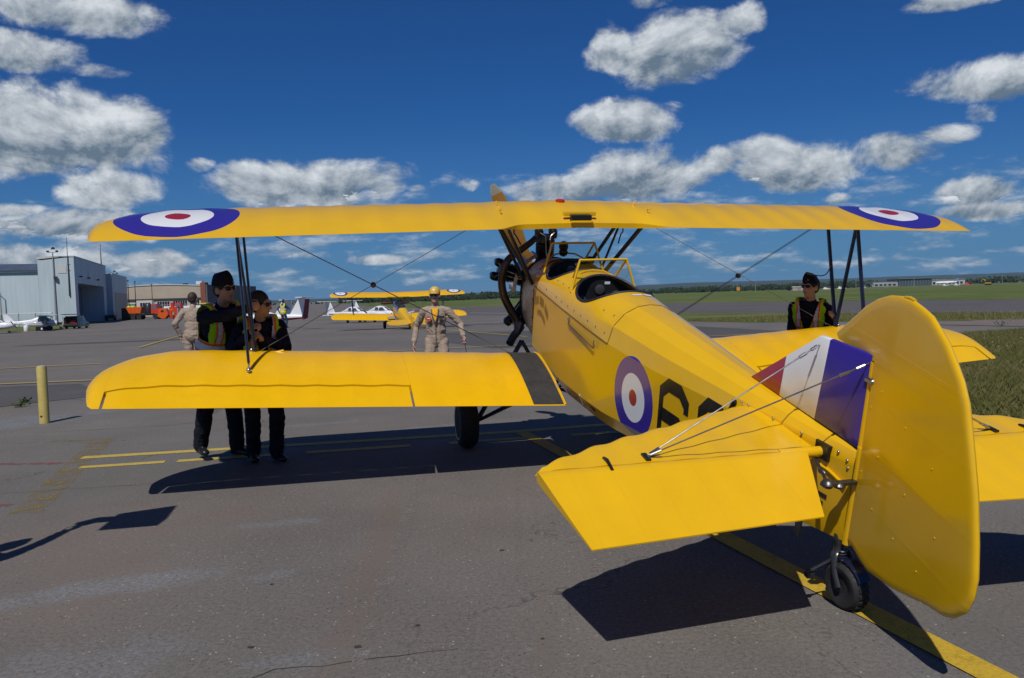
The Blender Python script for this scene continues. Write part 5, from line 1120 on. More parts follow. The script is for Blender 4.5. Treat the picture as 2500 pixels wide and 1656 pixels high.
person('bareheaded cadet in lime vest bending forward, gripping the left wing struts with both hands', b1, f1, 1.0, W_(-2.50, 8.16, .93), W_(-2.40, 7.90, 1.42), Matrix.Rotation(0.95, 3, 'Z') @ Vector((0, 1, -.12)),
    (W_(-2.42, 7.66, 1.32), W_(-2.32, 7.66, 1.25)), (W_(-2.64, 8.27, .08), W_(-2.40, 8.26, .08)), None, NAVY, elbows=((.9, -.2, -1), (-1.2, -.2, -.6)), vest=(-.10, .20), hair=hairb, glasses=True, hands=((-.25, .6, .6), (.3, .6, .5)), palms=((-.9, .3, 0), (.9, .3, 0)), curls=(.8, .8), footdir=((.1, 1, 0), (-.2, 1, 0)), group='cadets steadying the biplane')
b2, f2 = (3.36, 9.35), (-0.52, -0.85); W_ = at(b2, f2)
person('cadet in wedge cap and open lime vest holding the right wing strut, looking left', b2, f2, 0.97, W_(3.36, 9.36, .90), W_(3.36, 9.28, 1.42), Matrix.Rotation(-0.45, 3, 'Z') @ Vector((0, 1, 0)),
    (W_(3.12, 9.2, .85), W_(3.52, 9.03, 1.24)), (W_(3.25, 9.40, .08), W_(3.48, 9.42, .08)), None, NAVY, elbows=((.8, -.5, -.3), (-.1, -.5, -1)), vest=(-.13, .16), capkind='wedge', hair=hairm, glasses=True, hands=((0, .2, -1), (-.3, .7, .55)), palms=((-1, .2, 0), (.8, .5, -.1)), curls=(.3, .8), group='cadets steadying the biplane')
# pilots in tan flight suits
def pilot_extras(ob, Mt, Mh, s, tl):
    def tl_(p): return Mt @ Vector((p[0], p[1], p[2] * tl))
    mb = MB()
    def pv(x, z): return (x, .130 + .012 * (1 - (x / .17) ** 2) - (0 if z < .38 else (z - .38) * .55), z)
    vs = [tl_(pv(x, z)) for x, z in ((-.062, .505), (.062, .505), (.045, .42), (.004, .285), (-.004, .285), (-.045, .42))]
    vs = [v + (Mt.to_3x3() @ Vector((0, .018, 0))) for v in vs]; mb.add(vs, [(0, 1, 2, 5), (2, 3, 4, 5)]); mb.build('shirt', yshirt, ob)
    mb = MB(); mb.tube([tl_((x, .152 - .02 * max(0, z - .40), z)) for x, z in ((.004, .285), (0.0, .10), (0, -.08))], .0045, 5); mb.tube([tl_((.055, .11, .49)), tl_((.045, .150, .40)), tl_((.004, .158, .285))], .010, 6); mb.tube([tl_((-.055, .11, .49)), tl_((-.045, .150, .40)), tl_((-.004, .158, .285))], .010, 6); mb.build('zip', mat('zip_dark', (.10, .08, .06), .6, var=0), ob)
    mb = MB(); c = tl_((.098, .148, .345)); mb.lathe([(.001, 0), (.044, 0), (.044, .004), (.001, .004)], c, Mt.to_3x3() @ Vector((.25, 1, .05)), 20); mb.build('round_patch', mat('patch_red', (.42, .07, .03), .8, var=.1), ob, smooth=30)
    mb = MB(); c = tl_((.098, .154, .350)); mb.box(-.024, .024, 0, .003, -.006, .006, M=Matrix.Translation(c)); mb.build('patch_emblem', whitep, ob)
    mb = MB(); R_ = Matrix.Translation(tl_((-.10, .146, .365))) @ Matrix.Rotation(.25, 4, 'Z'); mb.box(-.047, .047, 0, .004, -.02, .02, M=R_); mb.build('name_tape', mat('patch_navy', (.015, .016, .03), .8, var=.1), ob)
    mb = MB(); c = tl_((.245, .045, .33)); mb.lathe([(.001, 0), (.034, 0), (.034, .005), (.001, .005)], c + Vector((0, .012, 0)), (.75, .65, .1), 16); mb.build('shoulder_patch', mat('patch_brown', (.12, .10, .07), .8, var=.3, scale=60), ob, smooth=30)
    for sx in (-1, 1):
        mb = MB(); mb.tube([tl_((sx * .16, .115, .30)), tl_((sx * .06, .153, .20))], .0045, 5); mb.build('pocket_zip', MATS['zip_dark'], ob)
b3, f3 = (-1.20, 13.0), (0.03, -1.0); W_ = at(b3, f3); TAN = [tanc, blackc]
def pextra(ob, Mt, Mh, s, tl):
    pilot_extras(ob, Mt, Mh, s, tl)
person('pilot in tan flight suit, yellow roundel cap and sunglasses walking towards the wing', b3, f3, 1.0, W_(-1.19, 13.02, .93), W_(-1.19, 12.99, 1.455), Matrix.Rotation(-0.12, 3, 'Z') @ Vector((0, 1, .02)),
    (W_(-1.54, 12.97, .895), W_(-.76, 12.86, .98)), (W_(-1.33, 13.05, .08), W_(-1.04, 13.0, .08)), None, TAN, elbows=((.45, -1, .1), (-.6, -1, .1)), capkind='ball', hair=hairm, glasses=True, hands=((.05, .15, -1), (-.3, .25, -1)), palms=((-1, .25, 0), (.8, .6, 0)), curls=(.28, .6), extras=pextra, vox=.007, group='pilots in tan flight suits')
mb = MB(); mb.tube([(-.742, 12.83, .91), (-.735, 12.83, .875), (-.705, 12.84, .66)], [.006, .006, .0035], 6); tag(mb.build('pointer_stick', dsteel), 'thin dark stick held in the pilot\'s lowered hand', 'stick')
b4, f4 = (-6.36, 16.5), (0.10, 1.0); W_ = at(b4, f4)
person('man in tan flight suit seen from behind, walking away beside the tall cadet', b4, f4, 1.05, W_(-6.37, 16.5, .98), W_(-6.35, 16.52, 1.53), (0, 1, 0.02),
    (W_(-6.10, 16.62, .98), W_(-6.60, 16.48, .98)), (W_(-6.24, 16.62, .08), W_(-6.46, 16.36, .08)), None, TAN, elbows=((.5, -1, .1), (-.6, -1, .1)), hair=hairm, hands=((0, .2, -1), (.1, .1, -1)), palms=((-1, .2, 0), (1, .2, 0)), group='pilots in tan flight suits')
b5, f5 = (-14.17, 51.46), (0.35, 0.93); W_ = at(b5, f5)
person('far marshaller in bright orange and lime vest and blue trousers standing by the white tail', b5, f5, 1.02, W_(-14.17, 51.46, .95), W_(-14.15, 51.48, 1.48), (0, 1, 0), (W_(-13.95, 51.6, 1.25), W_(-14.4, 51.5, .95)), (W_(-14.02, 51.46, .08), W_(-14.28, 51.46, .08)), None, [bluej, blackc], vest=(-.16, .3), hair=hairm, vox=.016)
b6, f6 = (-71.5, 175.3), (0.2, -1.0); W_ = at(b6, f6)
person('tiny far person in lime vest standing beside the orange snow blower', b6, f6, 1.0, W_(-71.5, 175.3, -.30), W_(-71.5, 175.28, .22), (0, 1, 0), (W_(-71.75, 175.2, -.3), W_(-71.25, 175.2, -.3)), (W_(-71.6, 175.3, -1.14), W_(-71.4, 175.3, -1.14)), None, [navyc, blackc], vest=(-.16, .3), hair=hairm, vox=.03)
# ================================================================ OTHER AIRCRAFT
# --- second biplane on the apron: in-line engine, slim fuselage
mroot = thing('biplane', 'smaller far yellow biplane with silver engine cowl, parked behind the pilot', 'biplane', (-7.55, 56.6, gz(-7.55, 56.6) + .55), 0.30, rx=0.25, scale=1.06)
mm_ = roundel_mat('far_biplane_dope', (0.78, 0.43, 0.006), [(-3.72, STAG + 0.58, None), (3.72, STAG + 0.58, None)], [(0.46, (0.02, 0.025, 0.16)), (0.33, WHT), (0.07, RED)], 0.3)
def msec(x, kind):
    sw = .10 * abs(x) / 4.3
    return [(a * 1.035, b_ - sw, c_ - (GAP + .15 if False else 0) - (0.12 if kind == 'u' else 0) + (abs(x) * .055 if kind == 'u' else 0)) for a, b_, c_ in wsec(x, kind, rib=.36, sag=.003)]
mx_ = [-x for x in reversed(half[1::3])] + half[::3] if False else [-x for x in reversed(half[2::2])] + [0.0] + half[2::2]
mb = MB(); mb.loft([msec(x, 'u') for x in mx_]); mb.build('upper_wing', mm_, mroot, smooth=50)
for sd in (-1, 1):
    mb = MB(); mb.loft([msec(sd * x, 'l') for x in [q for q in half if q > .34][::2]]); lw2 = mb.build('lower_wing', yellow, mroot, smooth=50)
    mb = MB(); mb.box(sd * .36, sd * .85, .02, .9, .135, .145, M=Matrix.Rotation(.05, 4, 'X')); mb.build('walkway', mat('tan_walkway', (.30, .24, .17), .8), lw2)
    for (xa, ya), (xb_, yb_) in (((2.95, .55), (3.0, 1.05)), ((2.95, 1.0), (3.0, 1.55))):
        mb = MB(); mb.tube([(sd * xa, ya, .24), (sd * xb_, yb_, 1.50)], .022, 6); mb.build('interplane_strut', navy, mroot)
    for (a, b_) in (((.33, .95, .85), (.55, .95, 1.36)), ((.33, 1.35, .8), (.55, 1.5, 1.36))):
        mb = MB(); mb.tube([(sd * a[0], a[1], a[2]), (sd * b_[0], b_[1], b_[2])], .022, 6); mb.build('cabane_strut', navy, mroot)
    mb = MB(); mb.tube([(sd * .5, .9, .12), (sd * 2.95, 1.4, 1.48)], .006, 4); mb.tube([(sd * 2.9, .95, .25), (sd * .6, 1.4, 1.36)], .006, 4); mb.build('bracing_wires', wirem, mroot)
    ax = Vector((sd * .85, 1.35, -.63)); mb = MB(); mb.lathe([(.10, -.07), (.22, -.075), (.25, 0), (.22, .075), (.10, .07)], ax, (1, 0, 0), 20); wl = mb.build('wheel', rubber, mroot, smooth=50); mb = MB(); mb.lathe([(.001, .07), (.12, .06), (.12, -.06), (.001, -.07)], ax, (1, 0, 0), 16); mb.build('wheel_disc', yellow2, wl)
    for q in ((sd * .3, 1.7, .1), (sd * .3, .7, .02), (sd * .02, 1.4, -.1)):
        mb = MB(); mb.tube([ax, q], .022, 6); mb.build('gear_leg', black, mroot)
MY = [2.35, 2.0, 1.3, .6, -.3, -1.0, -2.2, -3.6]; MW = [.13, .24, .33, .34, .34, .30, .20, .04]; MZ0 = [.30, .10, .02, .0, .02, .10, .32, .62]; MZ1 = [.62, .80, .92, .98, 1.02, .95, .88, .86]
def mfs(y):
    W_, b_, t = (float(np.interp(-y, [-q for q in MY], A)) for A in (MW, MZ0, MZ1)); return [(W_ * math.copysign(abs(math.cos(a)) ** .55, math.cos(a)), y, (b_ + t) / 2 + (t - b_) / 2 * math.copysign(abs(math.sin(a)) ** .7, math.sin(a))) for a in np.linspace(0, 2 * PI, 25)[:-1]]
mb = MB(); mb.loft([mfs(y) for y in np.linspace(2.35, 1.32, 8)]); mb.build('engine_cowl', alu, mroot, smooth=40)
mb = MB(); mb.loft([mfs(y) for y in np.linspace(1.3, -3.6, 30)]); mf = mb.build('fuselage', yellow, mroot, smooth=40)
for yc in (-.1, .75):
    mb = MB(); mb.loft([[(r_ * .24 * math.cos(a), yc + r_ * .28 * math.sin(a), z) for a in np.linspace(0, 2 * PI, 21)[:-1]] for r_, z in ((1, .90), (1, 1.03), (.8, 1.035), (.75, .92))]); mb.build('cockpit_rim', leather, mf, smooth=40)
    mb = MB(); mb.add([(-.2, yc + .30, 1.0), (.2, yc + .30, 1.0), (.15, yc + .26, 1.22), (-.15, yc + .26, 1.22)], [(0, 1, 2, 3)]); mb.add([(-.2, yc + .302, 1.0), (-.26, yc + .12, 1.0), (-.19, yc + .16, 1.18), (-.15, yc + .262, 1.22)], [(0, 1, 2, 3)]); mb.add([(.2, yc + .302, 1.0), (.26, yc + .12, 1.0), (.19, yc + .16, 1.18), (.15, yc + .262, 1.22)], [(0, 1, 2, 3)]); mb.build('windscreen', glass, mf)
mb = MB(); mb.loft([[(q[0] * 1.01, y, max(q[2], .70) + .012) for q in mfs(y)[1:12]] + [(q[0] * .9, y, max(q[2], .70) - .02) for q in reversed(mfs(y)[1:12])] for y in np.linspace(1.3, -.55, 10)]); mb.build('cockpit_deck', alu, mroot, smooth=40)
mb = MB(); mb.ell((0, 2.42, .55), .10, .16, .10, 12); mb.build('spinner', dsteel, mroot, smooth=180)
mb = MB(); 
for s_ in (-1, 1): mb.loft([[(s_ * r_, 2.45 + dy_, .55 + dz_ + .06 * s_ * 0) for dy_, dz_ in ((-.02, -ch), (.02, -ch * .5), (.02, ch), (-.02, ch * .5))] for r_, ch in ((.06, .04), (.3, .08), (.7, .09), (.95, .05))])
mb.build('propeller', mat('dark_mahogany', (.10, .03, .015), .3), mroot, smooth=40)
fp = [(-3.0, .86), (-3.25, 1.25), (-3.5, 1.42), (-3.8, 1.45), (-4.05, 1.32), (-4.15, 1.0), (-4.08, .68), (-3.9, .5), (-3.6, .55), (-3.6, .8)]
mb = MB(); mb.prism(dens_(fp, 4), -.02, .02, lambda a, b_, h: (h, a, b_)); mb.build('fin_and_rudder', yellow, mroot)
tp = [(0, -2.75), (.5, -2.8), (1.1, -2.95), (1.42, -3.2), (1.48, -3.5), (1.3, -3.85), (.8, -3.95), (.25, -3.85), (.1, -3.6), (0, -3.6)]
tp = tp + [(-a, b_) for a, b_ in reversed(tp[1:-1])]
mb = MB(); mb.prism(tp, .81, .85, lambda a, b_, h: (a, b_, h)); mb.build('tailplane', yellow, mroot)
mb = MB(); mb.tube([(0, -3.45, .6), (0, -3.6, .36)], .03, 8); mb.ell((0, -3.6, .36), .05, .09, .05, 8); mb.build('tail_skid', dsteel, mroot)
# --- light trainers (low wing, T tail) ; local frame: nose along +y, origin under the wing on the ground
def loft_y(stations, n=20, e=0.8):
    return [[(w_ * math.copysign(abs(math.cos(a)) ** e, math.cos(a)), y, (z0 + z1) / 2 + (z1 - z0) / 2 * math.copysign(abs(math.sin(a)) ** e, math.sin(a))) for a in np.linspace(0, 2 * PI, n + 1)[:-1]] for y, w_, z0, z1 in stations]
wingp = mat('trainer_white', (0.74, 0.75, 0.77), 0.3, var=0.03, coat=0.4); shadegrey = mat('canopy_tint', (0.05, 0.055, 0.065), 0.08, var=0, coat=0.5); maroon = mat('maroon_paint', (0.20, 0.012, 0.022), 0.35, var=0.05, coat=0.3)
def flat_surf(mb, outline, z0, t, dih=0.0, mi=0):
    mb.prism(outline, -t / 2, t / 2, lambda a, b_, h: (a, b_, z0 + h + abs(a) * dih), mi)
def wing_panel(span0, span1, y0, y1, c0, c1, z0, dih, sd):
    secs = []
    for i in range(9):
        t = i / 8; x = span0 + (span1 - span0) * t; yl = y0 + (y1 - y0) * t; c = (c0 + (c1 - c0) * t) * (1 if t < .95 else .8)
        up = [(sd * x, yl - c * u, z0 + dih * x + c * (cyu(u) - .03)) for u in (1, .7, .4, .2, .08, .02, 0)]; lo = [(sd * x, yl - c * u, z0 + dih * x - c * .03) for u in (.05, .3, .7)]
        secs.append(up + lo)
    return secs
def tee_trainer(label, loc, rz, belly=None, rudder_red=False, reg=None, group=None, boom=True):
    o = thing('light_aircraft', label, 'aircraft', (loc[0], loc[1], gz(*loc)), rz, group)
    st = [(2.0, .12, .95, 1.15), (1.85, .34, .78, 1.28), (1.2, .48, .60, 1.38), (.5, .55, .52, 1.40), (-.3, .55, .54, 1.42), (-1.2, .45, .62, 1.42), (-2.2, .25, .82, 1.36), (-3.4, .16, .98, 1.30), (-4.6, .10, 1.06, 1.30)] if boom else [(2.3, .15, .95, 1.2), (2.1, .40, .75, 1.3), (1.2, .52, .55, 1.42), (.3, .56, .52, 1.45), (-.6, .55, .54, 1.45), (-1.6, .48, .62, 1.42), (-2.8, .36, .74, 1.36), (-4.0, .24, .86, 1.28), (-4.7, .16, .92, 1.22)]
    mb = MB(); mb.loft(loft_y(st)); fu = mb.build('fuselage', wingp, o, smooth=50)
    if belly: 
        mb = MB(); mb.loft([[(q[0] * 1.015, q[1], min(q[2], z0 + (z1 - z0) * .40) - .008) for q in s_] for s_, (y, w_, z0, z1) in zip(loft_y(st), st)]); mb.build('belly_panel', belly, o, smooth=50)
    cs = [(1.15, .30, 1.30, 1.36), (.8, .44, 1.3, 1.62), (.3, .50, 1.3, 1.88), (-.3, .50, 1.3, 1.98), (-.9, .42, 1.3, 1.90), (-1.6, .28, 1.28, 1.62), (-2.3, .14, 1.25, 1.40)]
    mb = MB(); mb.loft(loft_y(cs, 20, .75)); mb.build('canopy_frame', wingp, fu, smooth=50)
    for sd in (-1, 1):
        for ya, yb, za, zb in ((.85, -.10, 1.44, 1.78), (-.2, -.85, 1.46, 1.80)):
            mb = MB(); W = lambda y, z: sd * (float(np.interp(-y, [-q[0] for q in cs], [q[1] for q in cs])) * (max(.02, 1 - max(0, (z - 1.64) / (.5 * max(.1, float(np.interp(-y, [-q[0] for q in cs], [q[3] for q in cs])) - 1.28))) ** 2.4)) ** .4 + .012)
            g = [(y, z) for z in np.linspace(za, zb, 4) for y in np.linspace(ya - (z - za) * (1.1 if ya > .5 else .1), yb + (z - za) * .35, 6)]
            mb.add([(W(y, z), y, z) for y, z in g], [(j * 6 + i, j * 6 + i + 1, j * 6 + 7 + i, j * 6 + 6 + i) for j in range(3) for i in range(5)]); mb.build('side_window', shadegrey, fu, smooth=60)
    mb = MB(); g = []
    for t in np.linspace(0, 1, 5):
        y = 1.12 - t * .70; zt = float(np.interp(-y, [-q[0] for q in cs], [q[3] for q in cs])) + .012; wd_ = float(np.interp(-y, [-q[0] for q in cs], [q[1] for q in cs])) * .8
        g += [(x * wd_, y, zt - .25 * (abs(x) ** 2.2) * (zt - 1.3)) for x in np.linspace(-1, 1, 7)]
    mb.add(g, [(j * 7 + i, j * 7 + i + 1, j * 7 + 8 + i, j * 7 + 7 + i) for j in range(4) for i in range(6)]); mb.build('windscreen', shadegrey, fu, smooth=60)
    for sd in (-1, 1):
        mb = MB(); mb.loft(wing_panel(.45, 5.2, .75, .45, 1.35, .85, .68, .07, sd)); mb.build('wing', wingp, o, smooth=50)
    # fin, rudder, T tailplane
    fz = 2.62; f_ = [(-3.6, 1.22), (-4.45, fz), (-5.0, fz), (-4.72, 1.05), (-4.6, 1.05)]
    mb = MB(); mb.prism(f_, -.05, .05, lambda a, b_, h: (h, a, b_)); mb.build('fin', wingp, o, bevel=.015)
    r_ = [(-4.72, 1.06), (-5.0, fz - .1), (-5.36, fz - .1), (-5.14, .95), (-4.7, .80)]
    mb = MB(); mb.prism(r_, -.035, .035, lambda a, b_, h: (h, a, b_)); mb.build('rudder', maroon if rudder_red else wingp, o, bevel=.01)
    mb = MB(); t_ = [(0, -4.35), (1.3, -4.6), (1.45, -4.75), (1.42, -5.25), (0, -5.32), (-1.42, -5.25), (-1.45, -4.75), (-1.3, -4.6)]; flat_surf(mb, t_, fz + .03, .07); mb.build('tailplane', wingp, o, bevel=.02)
    mb = MB(); mb.ell((0, 2.05, 1.06), .14, .22, .14, 12); mb.build('spinner', wingp, o, smooth=180)
    mb = MB(); mb.loft([[(math.cos(.5) * r2 - math.sin(.5) * q, 2.1 + h, 1.06 + math.sin(.5) * r2 + math.cos(.5) * q) for q, h in ((-c, -.015), (c, .0), (c, .015), (-c, .02))] for r2, c in ((-.88, .04), (-.5, .08), (0, .05), (.5, .08), (.88, .04))]); mb.build('propeller', black, o)
    for x, y, r2 in ((0, 1.55, .17), (-1.0, -.35, .2), (1.0, -.35, .2)):
        mb = MB(); mb.lathe([(r2 * .4, -.06), (r2 * .9, -.065), (r2, 0), (r2 * .9, .065), (r2 * .4, .06)], (x, y, r2), (1, 0, 0), 18); wl = mb.build('wheel', rubber, o, smooth=50); mb = MB(); mb.lathe([(.001, .05), (r2 * .4, .055), (r2 * .4, -.055), (.001, -.05)], (x, y, r2), (1, 0, 0), 12); mb.build('hub', whitep, wl)
        mb = MB(); mb.tube([(x, y, r2), (x * .45, y + .05, .72)], .035, 8); mb.build('gear_leg', whitep, o)
    if reg:
        cu_ = bpy.data.curves.new('reg', 'FONT'); cu_.body = reg; cu_.size = .42; cu_.extrude = .002; cu_.align_x = 'CENTER'; t = bpy.data.objects.new('reg', cu_); COL.objects.link(t); me = bpy.data.meshes.new_from_object(t.evaluated_get(bpy.context.evaluated_depsgraph_get())); bpy.data.objects.remove(t); me.materials.clear(); me.materials.append(mat('reg_grey', (.10, .11, .15), .4, var=0))
        t = bpy.data.objects.new('registration', me); COL.objects.link(t); t.parent = fu; t.matrix_local = Matrix(((0, 0, 1, .40), (1, 0, 0, -1.9), (0, 1, 0, .82), (0, 0, 0, 1))) @ Matrix.Rotation(.10, 4, 'Y')
    mb = MB(); mb.tube([(.052, -4.55, 2.0), (.052, -4.72, 2.06), (.052, -4.9, 2.02)], .018, 4); mb.build('fin_emblem', mat('reg_grey', (.10, .11, .15), .4, var=0), o)
    return o
# two white and maroon trainers, noses to the left, tails towards the middle
tee_trainer('white and maroon T tail trainer with its dark red rudder nearest the far biplane', (-21.8, 68.5), PI / 2 - 0.12, maroon, True, group='white and maroon T tail trainers', boom=False)
tee_trainer('white T tail trainer parked behind the maroon ruddered one, mostly hidden', (-25.5, 77.0), PI / 2 - 0.12, maroon, False, group='white and maroon T tail trainers', boom=False)
tee_trainer('white slim trainer with bubble canopy, left one of the pair behind the far biplane', (-18.9, 100.5), -PI / 2 - .62, None, False, 'C-JDAP', 'white canopy trainers')
tee_trainer('white slim trainer with bubble canopy, right one of the pair behind the far biplane', (-15.4, 99.0), -PI / 2 - .62, None, False, None, 'white canopy trainers')
# --- left edge: low wing aircraft showing its nose, and a high wing one with the cowling off
tee_trainer('white low wing aircraft cut by the left picture edge, nose to the right', (-63.3, 101.5), -PI / 2 + .12, None, False, None, None, boom=False)
teal = mat('teal_paint', (0.03, 0.13, 0.19), 0.35, var=.06, coat=.4)
hw = thing('light_aircraft', 'white and teal high wing aircraft with its engine cowling off, beside the dark SUV', 'aircraft', (-62.6, 111.0, gz(-62.6, 111)), -PI / 2 + .35)
st = [(1.5, .42, .62, 1.22), (.8, .5, .55, 1.45), (.2, .54, .52, 1.85), (-.8, .52, .54, 1.85), (-1.5, .45, .60, 1.55), (-3.0, .25, .85, 1.35), (-4.6, .08, 1.05, 1.28)]
mb = MB(); mb.loft(loft_y(st, 20, .6)); mb.build('fuselage', wingp, hw, smooth=50)
mb = MB(); mb.loft([[(q[0] * 1.02, q[1], z0 + (z1 - z0) * (.30 + .16 * (q[2] - z0) / (z1 - z0))) for q in s_] for s_, (y, w_, z0, z1) in zip(loft_y(st, 20, .6), st)]); mb.build('stripe', teal, hw, smooth=50)
for sd in (-1, 1):
    mb = MB(); mb.loft(wing_panel(.0, 5.2, .95, .8, 1.6, 1.3, 1.88, .02, sd)); mb.build('wing', wingp if sd < 0 else teal, hw, smooth=50)
    mb = MB(); mb.tube([(sd * .5, .35, .75), (sd * 2.6, .45, 1.88)], .05, 8, flat=.5); mb.build('wing_strut', teal, hw, smooth=60)
    mb = MB(); mb.add([(sd * .545, .1, 1.2), (sd * .545, -.75, 1.2), (sd * .535, -.7, 1.72), (sd * .535, .15, 1.72)], [(0, 1, 2, 3)]); mb.add([(sd * .53, .75, 1.22), (sd * .545, .2, 1.2), (sd * .535, .25, 1.72)], [(0, 1, 2)]); mb.build('side_window', shadegrey, hw)
    mb = MB(); mb.lathe([(.08, -.1), (.25, -.11), (.29, 0), (.25, .11), (.08, .1)], (sd * 1.0, .5, .29), (1, 0, 0), 18); mb.tube([(sd * 1, .5, .29), (sd * .45, .55, .7)], .05, 8); mb.build('main_gear', rubber, hw, smooth=50)
mb = MB(); mb.box(-.25, .25, 1.5, 2.0, .72, 1.05); 
for i in range(3):
    for sd in (-1, 1): mb.lathe([(.001, 0), (.08, 0), (.09, .2), (.06, .26), (.001, .26)], (sd * .24, 1.62 + .18 * i, .92), (sd, 0, .15), 10)
mb.tube([(-.35, 1.4, .6), (-.3, 2.1, .7), (.3, 2.1, .7), (.35, 1.4, .6)], .03, 6); mb.build('bare_engine', mat('engine_brown', (.09, .055, .035), .5, metal=.4, var=.4, scale=12), hw)
mb = MB(); mb.loft([[(q, 2.16 + h, .95 + r2) for q, h in ((-c, -.02), (c, 0), (c, .02), (-c, .02))] for r2, c in ((-.9, .04), (-.5, .08), (0, .05), (.5, .08), (.9, .04))]); mb.build('propeller', black, hw)
mb = MB(); mb.prism([(-3.4, 1.2), (-4.3, 2.3), (-4.8, 2.3), (-4.7, 1.05)], -.04, .04, lambda a, b_, h: (h, a, b_)); flat_surf(mb, [(0, -3.9), (1.5, -4.1), (1.5, -4.7), (-1.5, -4.7), (-1.5, -4.1)], 1.25, .06); mb.build('tail', wingp, hw)
mb = MB(); mb.lathe([(.06, -.06), (.17, -.07), (.19, 0), (.17, .07), (.06, .06)], (0, 1.9, .19), (1, 0, 0), 16); mb.tube([(0, 1.9, .19), (0, 1.6, .75)], .04, 6); mb.build('nose_gear', rubber, hw)
mb = MB(); mb.lathe([(.001, 0), (.28, 0), (.30, .04), (.30, .76), (.27, .80), (.001, .80)], (-64.3, 109.6, gz(-64, 109.6)), (0, 0, 1), 20); tag(mb.build('drum', whitep, smooth=40), 'pale blue white drum on the ground left of the high wing aircraft', 'drum')
mb = MB(); mb.box(-62.9, -61.9, 109.3, 110.0, gz(-62, 110), gz(-62, 110) + .55); mb.box(-62.2, -61.95, 109.27, 109.3, gz(-62, 110) + .15, gz(-62, 110) + .42, 1); tag(mb.build('tool_crate', [black, whitep], bevel=.02), 'black tool crate under the high wing aircraft', 'crate')
# ================================================================ BUILDINGS
def siding(name, col, pitch=1.6, rough=0.5, dirt=0.12, axis_uv=None):
    ma = bpy.data.materials.new(name); ma.use_nodes = True; T = NT(ma.node_tree); b = T.n['Principled BSDF']; tc = T.new('ShaderNodeTexCoord').outputs['Object']; P = T.sep(tc)
    wv = T.m('SINE', T.m('MULTIPLY', T.m('ADD', P[0], P[1]), 2 * PI * pitch)); k = T.map(wv, -.2, .9)
    n = T.map(T.noise(T.v('MULTIPLY', tc, (1, 1, .15)), .5, 5), .3, .7, 1 - dirt, 1 + dirt, False)
    c = T.mix(1.0, (*col, 1), T.comb(n, n, n), 'MULTIPLY'); T.put(b.inputs['Base Color'], c); b.inputs['Roughness'].default_value = rough
    T.put(b.inputs['Normal'], T.bump(k, .22, .03)); return ma
sidew = siding('white_siding', (0.47, 0.555, 0.60), 1.1); sideg = siding('grey_siding', (0.30, 0.33, 0.36), .8); tanw = mat('tan_stucco', (0.40, 0.335, 0.255), .8, var=.08, scale=.3); brick = mat('brick_red', (.20, .065, .045), .85, var=.25, scale=2); roofm = mat('blue_roof', (.05, .07, .10), .4, var=.1, scale=.3); concm = mat('concrete', (.35, .34, .32), .85, var=.1, scale=.6); darkw = mat('window_dark', (.018, .022, .03), .15, var=.2, scale=3); framew = mat('frame_white', (.55, .55, .53), .5)
G0 = -1.22; K_ = Vector((-75.65, 144.15, G0)); hr = math.atan2(-.324, -.946)          # local x = to the left along the lit face, local y = away? (x cross z)
hang = thing('hangar', 'large pale metal hangar with tall flat front block and dark shaded door side', 'hangar', K_, 0)
U = Vector((-.946, -.324, 0)); V_ = Vector((-.324, .946, 0))
def hp(u, v, z): q = U * u + V_ * v; return (q.x, q.y, z)
def hbox(mb, u0, u1, v0, v1, z0, z1, mi=0, z1b=None):
    z1b = z1 if z1b is None else z1b
    vs = [hp(u0, v0, z0), hp(u1, v0, z0), hp(u1, v1, z0), hp(u0, v1, z0), hp(u0, v0, z1), hp(u1, v0, z1b), hp(u1, v1, z1b), hp(u0, v1, z1)]
    mb.add(vs, [(3, 2, 1, 0), (4, 5, 6, 7), (0, 1, 5, 4), (1, 2, 6, 5), (2, 3, 7, 6), (3, 0, 4, 7)], mi)
mb = MB(); hbox(mb, 0, 5.6, 0, 3.0, 0, 11.8, 0, 11.2); hbox(mb, 0, 5.6, 35.2, 39.7, 0, 11.8, 0, 11.2); hbox(mb, 0, 5.6, 3.0, 35.2, 7.3, 11.8, 0, 11.2); hbox(mb, 5.0, 5.6, 3.0, 35.2, 0, 7.3); mb.build('front_block', sidew, hang)
mb = MB(); hbox(mb, 4.6, 4.98, 3.2, 18.5, 0, 7.0); mb.build('sliding_door', sideg, hang); mb = MB(); hbox(mb, 4.2, 4.58, 18.6, 35.0, 0, 7.0); mb.build('sliding_door', siding('door_blue_grey', (.16, .19, .23), .6), hang)
mb = MB(); hbox(mb, -.08, 5.7, -.08, 39.8, 11.82, 12.0, 0, 11.42); mb.build('parapet_cap', framew, hang)
mb = MB(); hbox(mb, 5.7, 44, .4, 34, 0, 9.3); mb.build('low_wing', sidew, hang)
mb = MB(); mb.add([hp(5.7, 0, 9.3), hp(44, 0, 9.3), hp(44, 17, 11.2), hp(5.7, 17, 11.2), hp(5.7, 0, 9.6), hp(44, 0, 9.6), hp(44, 17, 11.5), hp(5.7, 17, 11.5)], [(3, 2, 1, 0), (4, 5, 6, 7), (0, 1, 5, 4), (1, 2, 6, 5), (2, 3, 7, 6), (3, 0, 4, 7)]); mb.build('roof', roofm, hang)
mb = MB(); hbox(mb, -1.0, 7, 41, 70, 0, 10.2); blk = mb.build('rear_block', sidew, hang); mb = MB(); hbox(mb, -1.06, -1.0, 45, 68, 0, 6.2); mb.build('roller_door', siding('roller_grey', (.30, .30, .30), 2.), hang)
mb = MB(); hbox(mb, -1.1, 7.1, 40.9, 70.1, 10.2, 10.4); mb.build('parapet_cap', framew, hang)
mb = MB(); hbox(mb, 13.9, 15.6, .32, .40, 0, 2.1); mb.build('door', mat('door_blue', (.06, .12, .20), .5), hang)
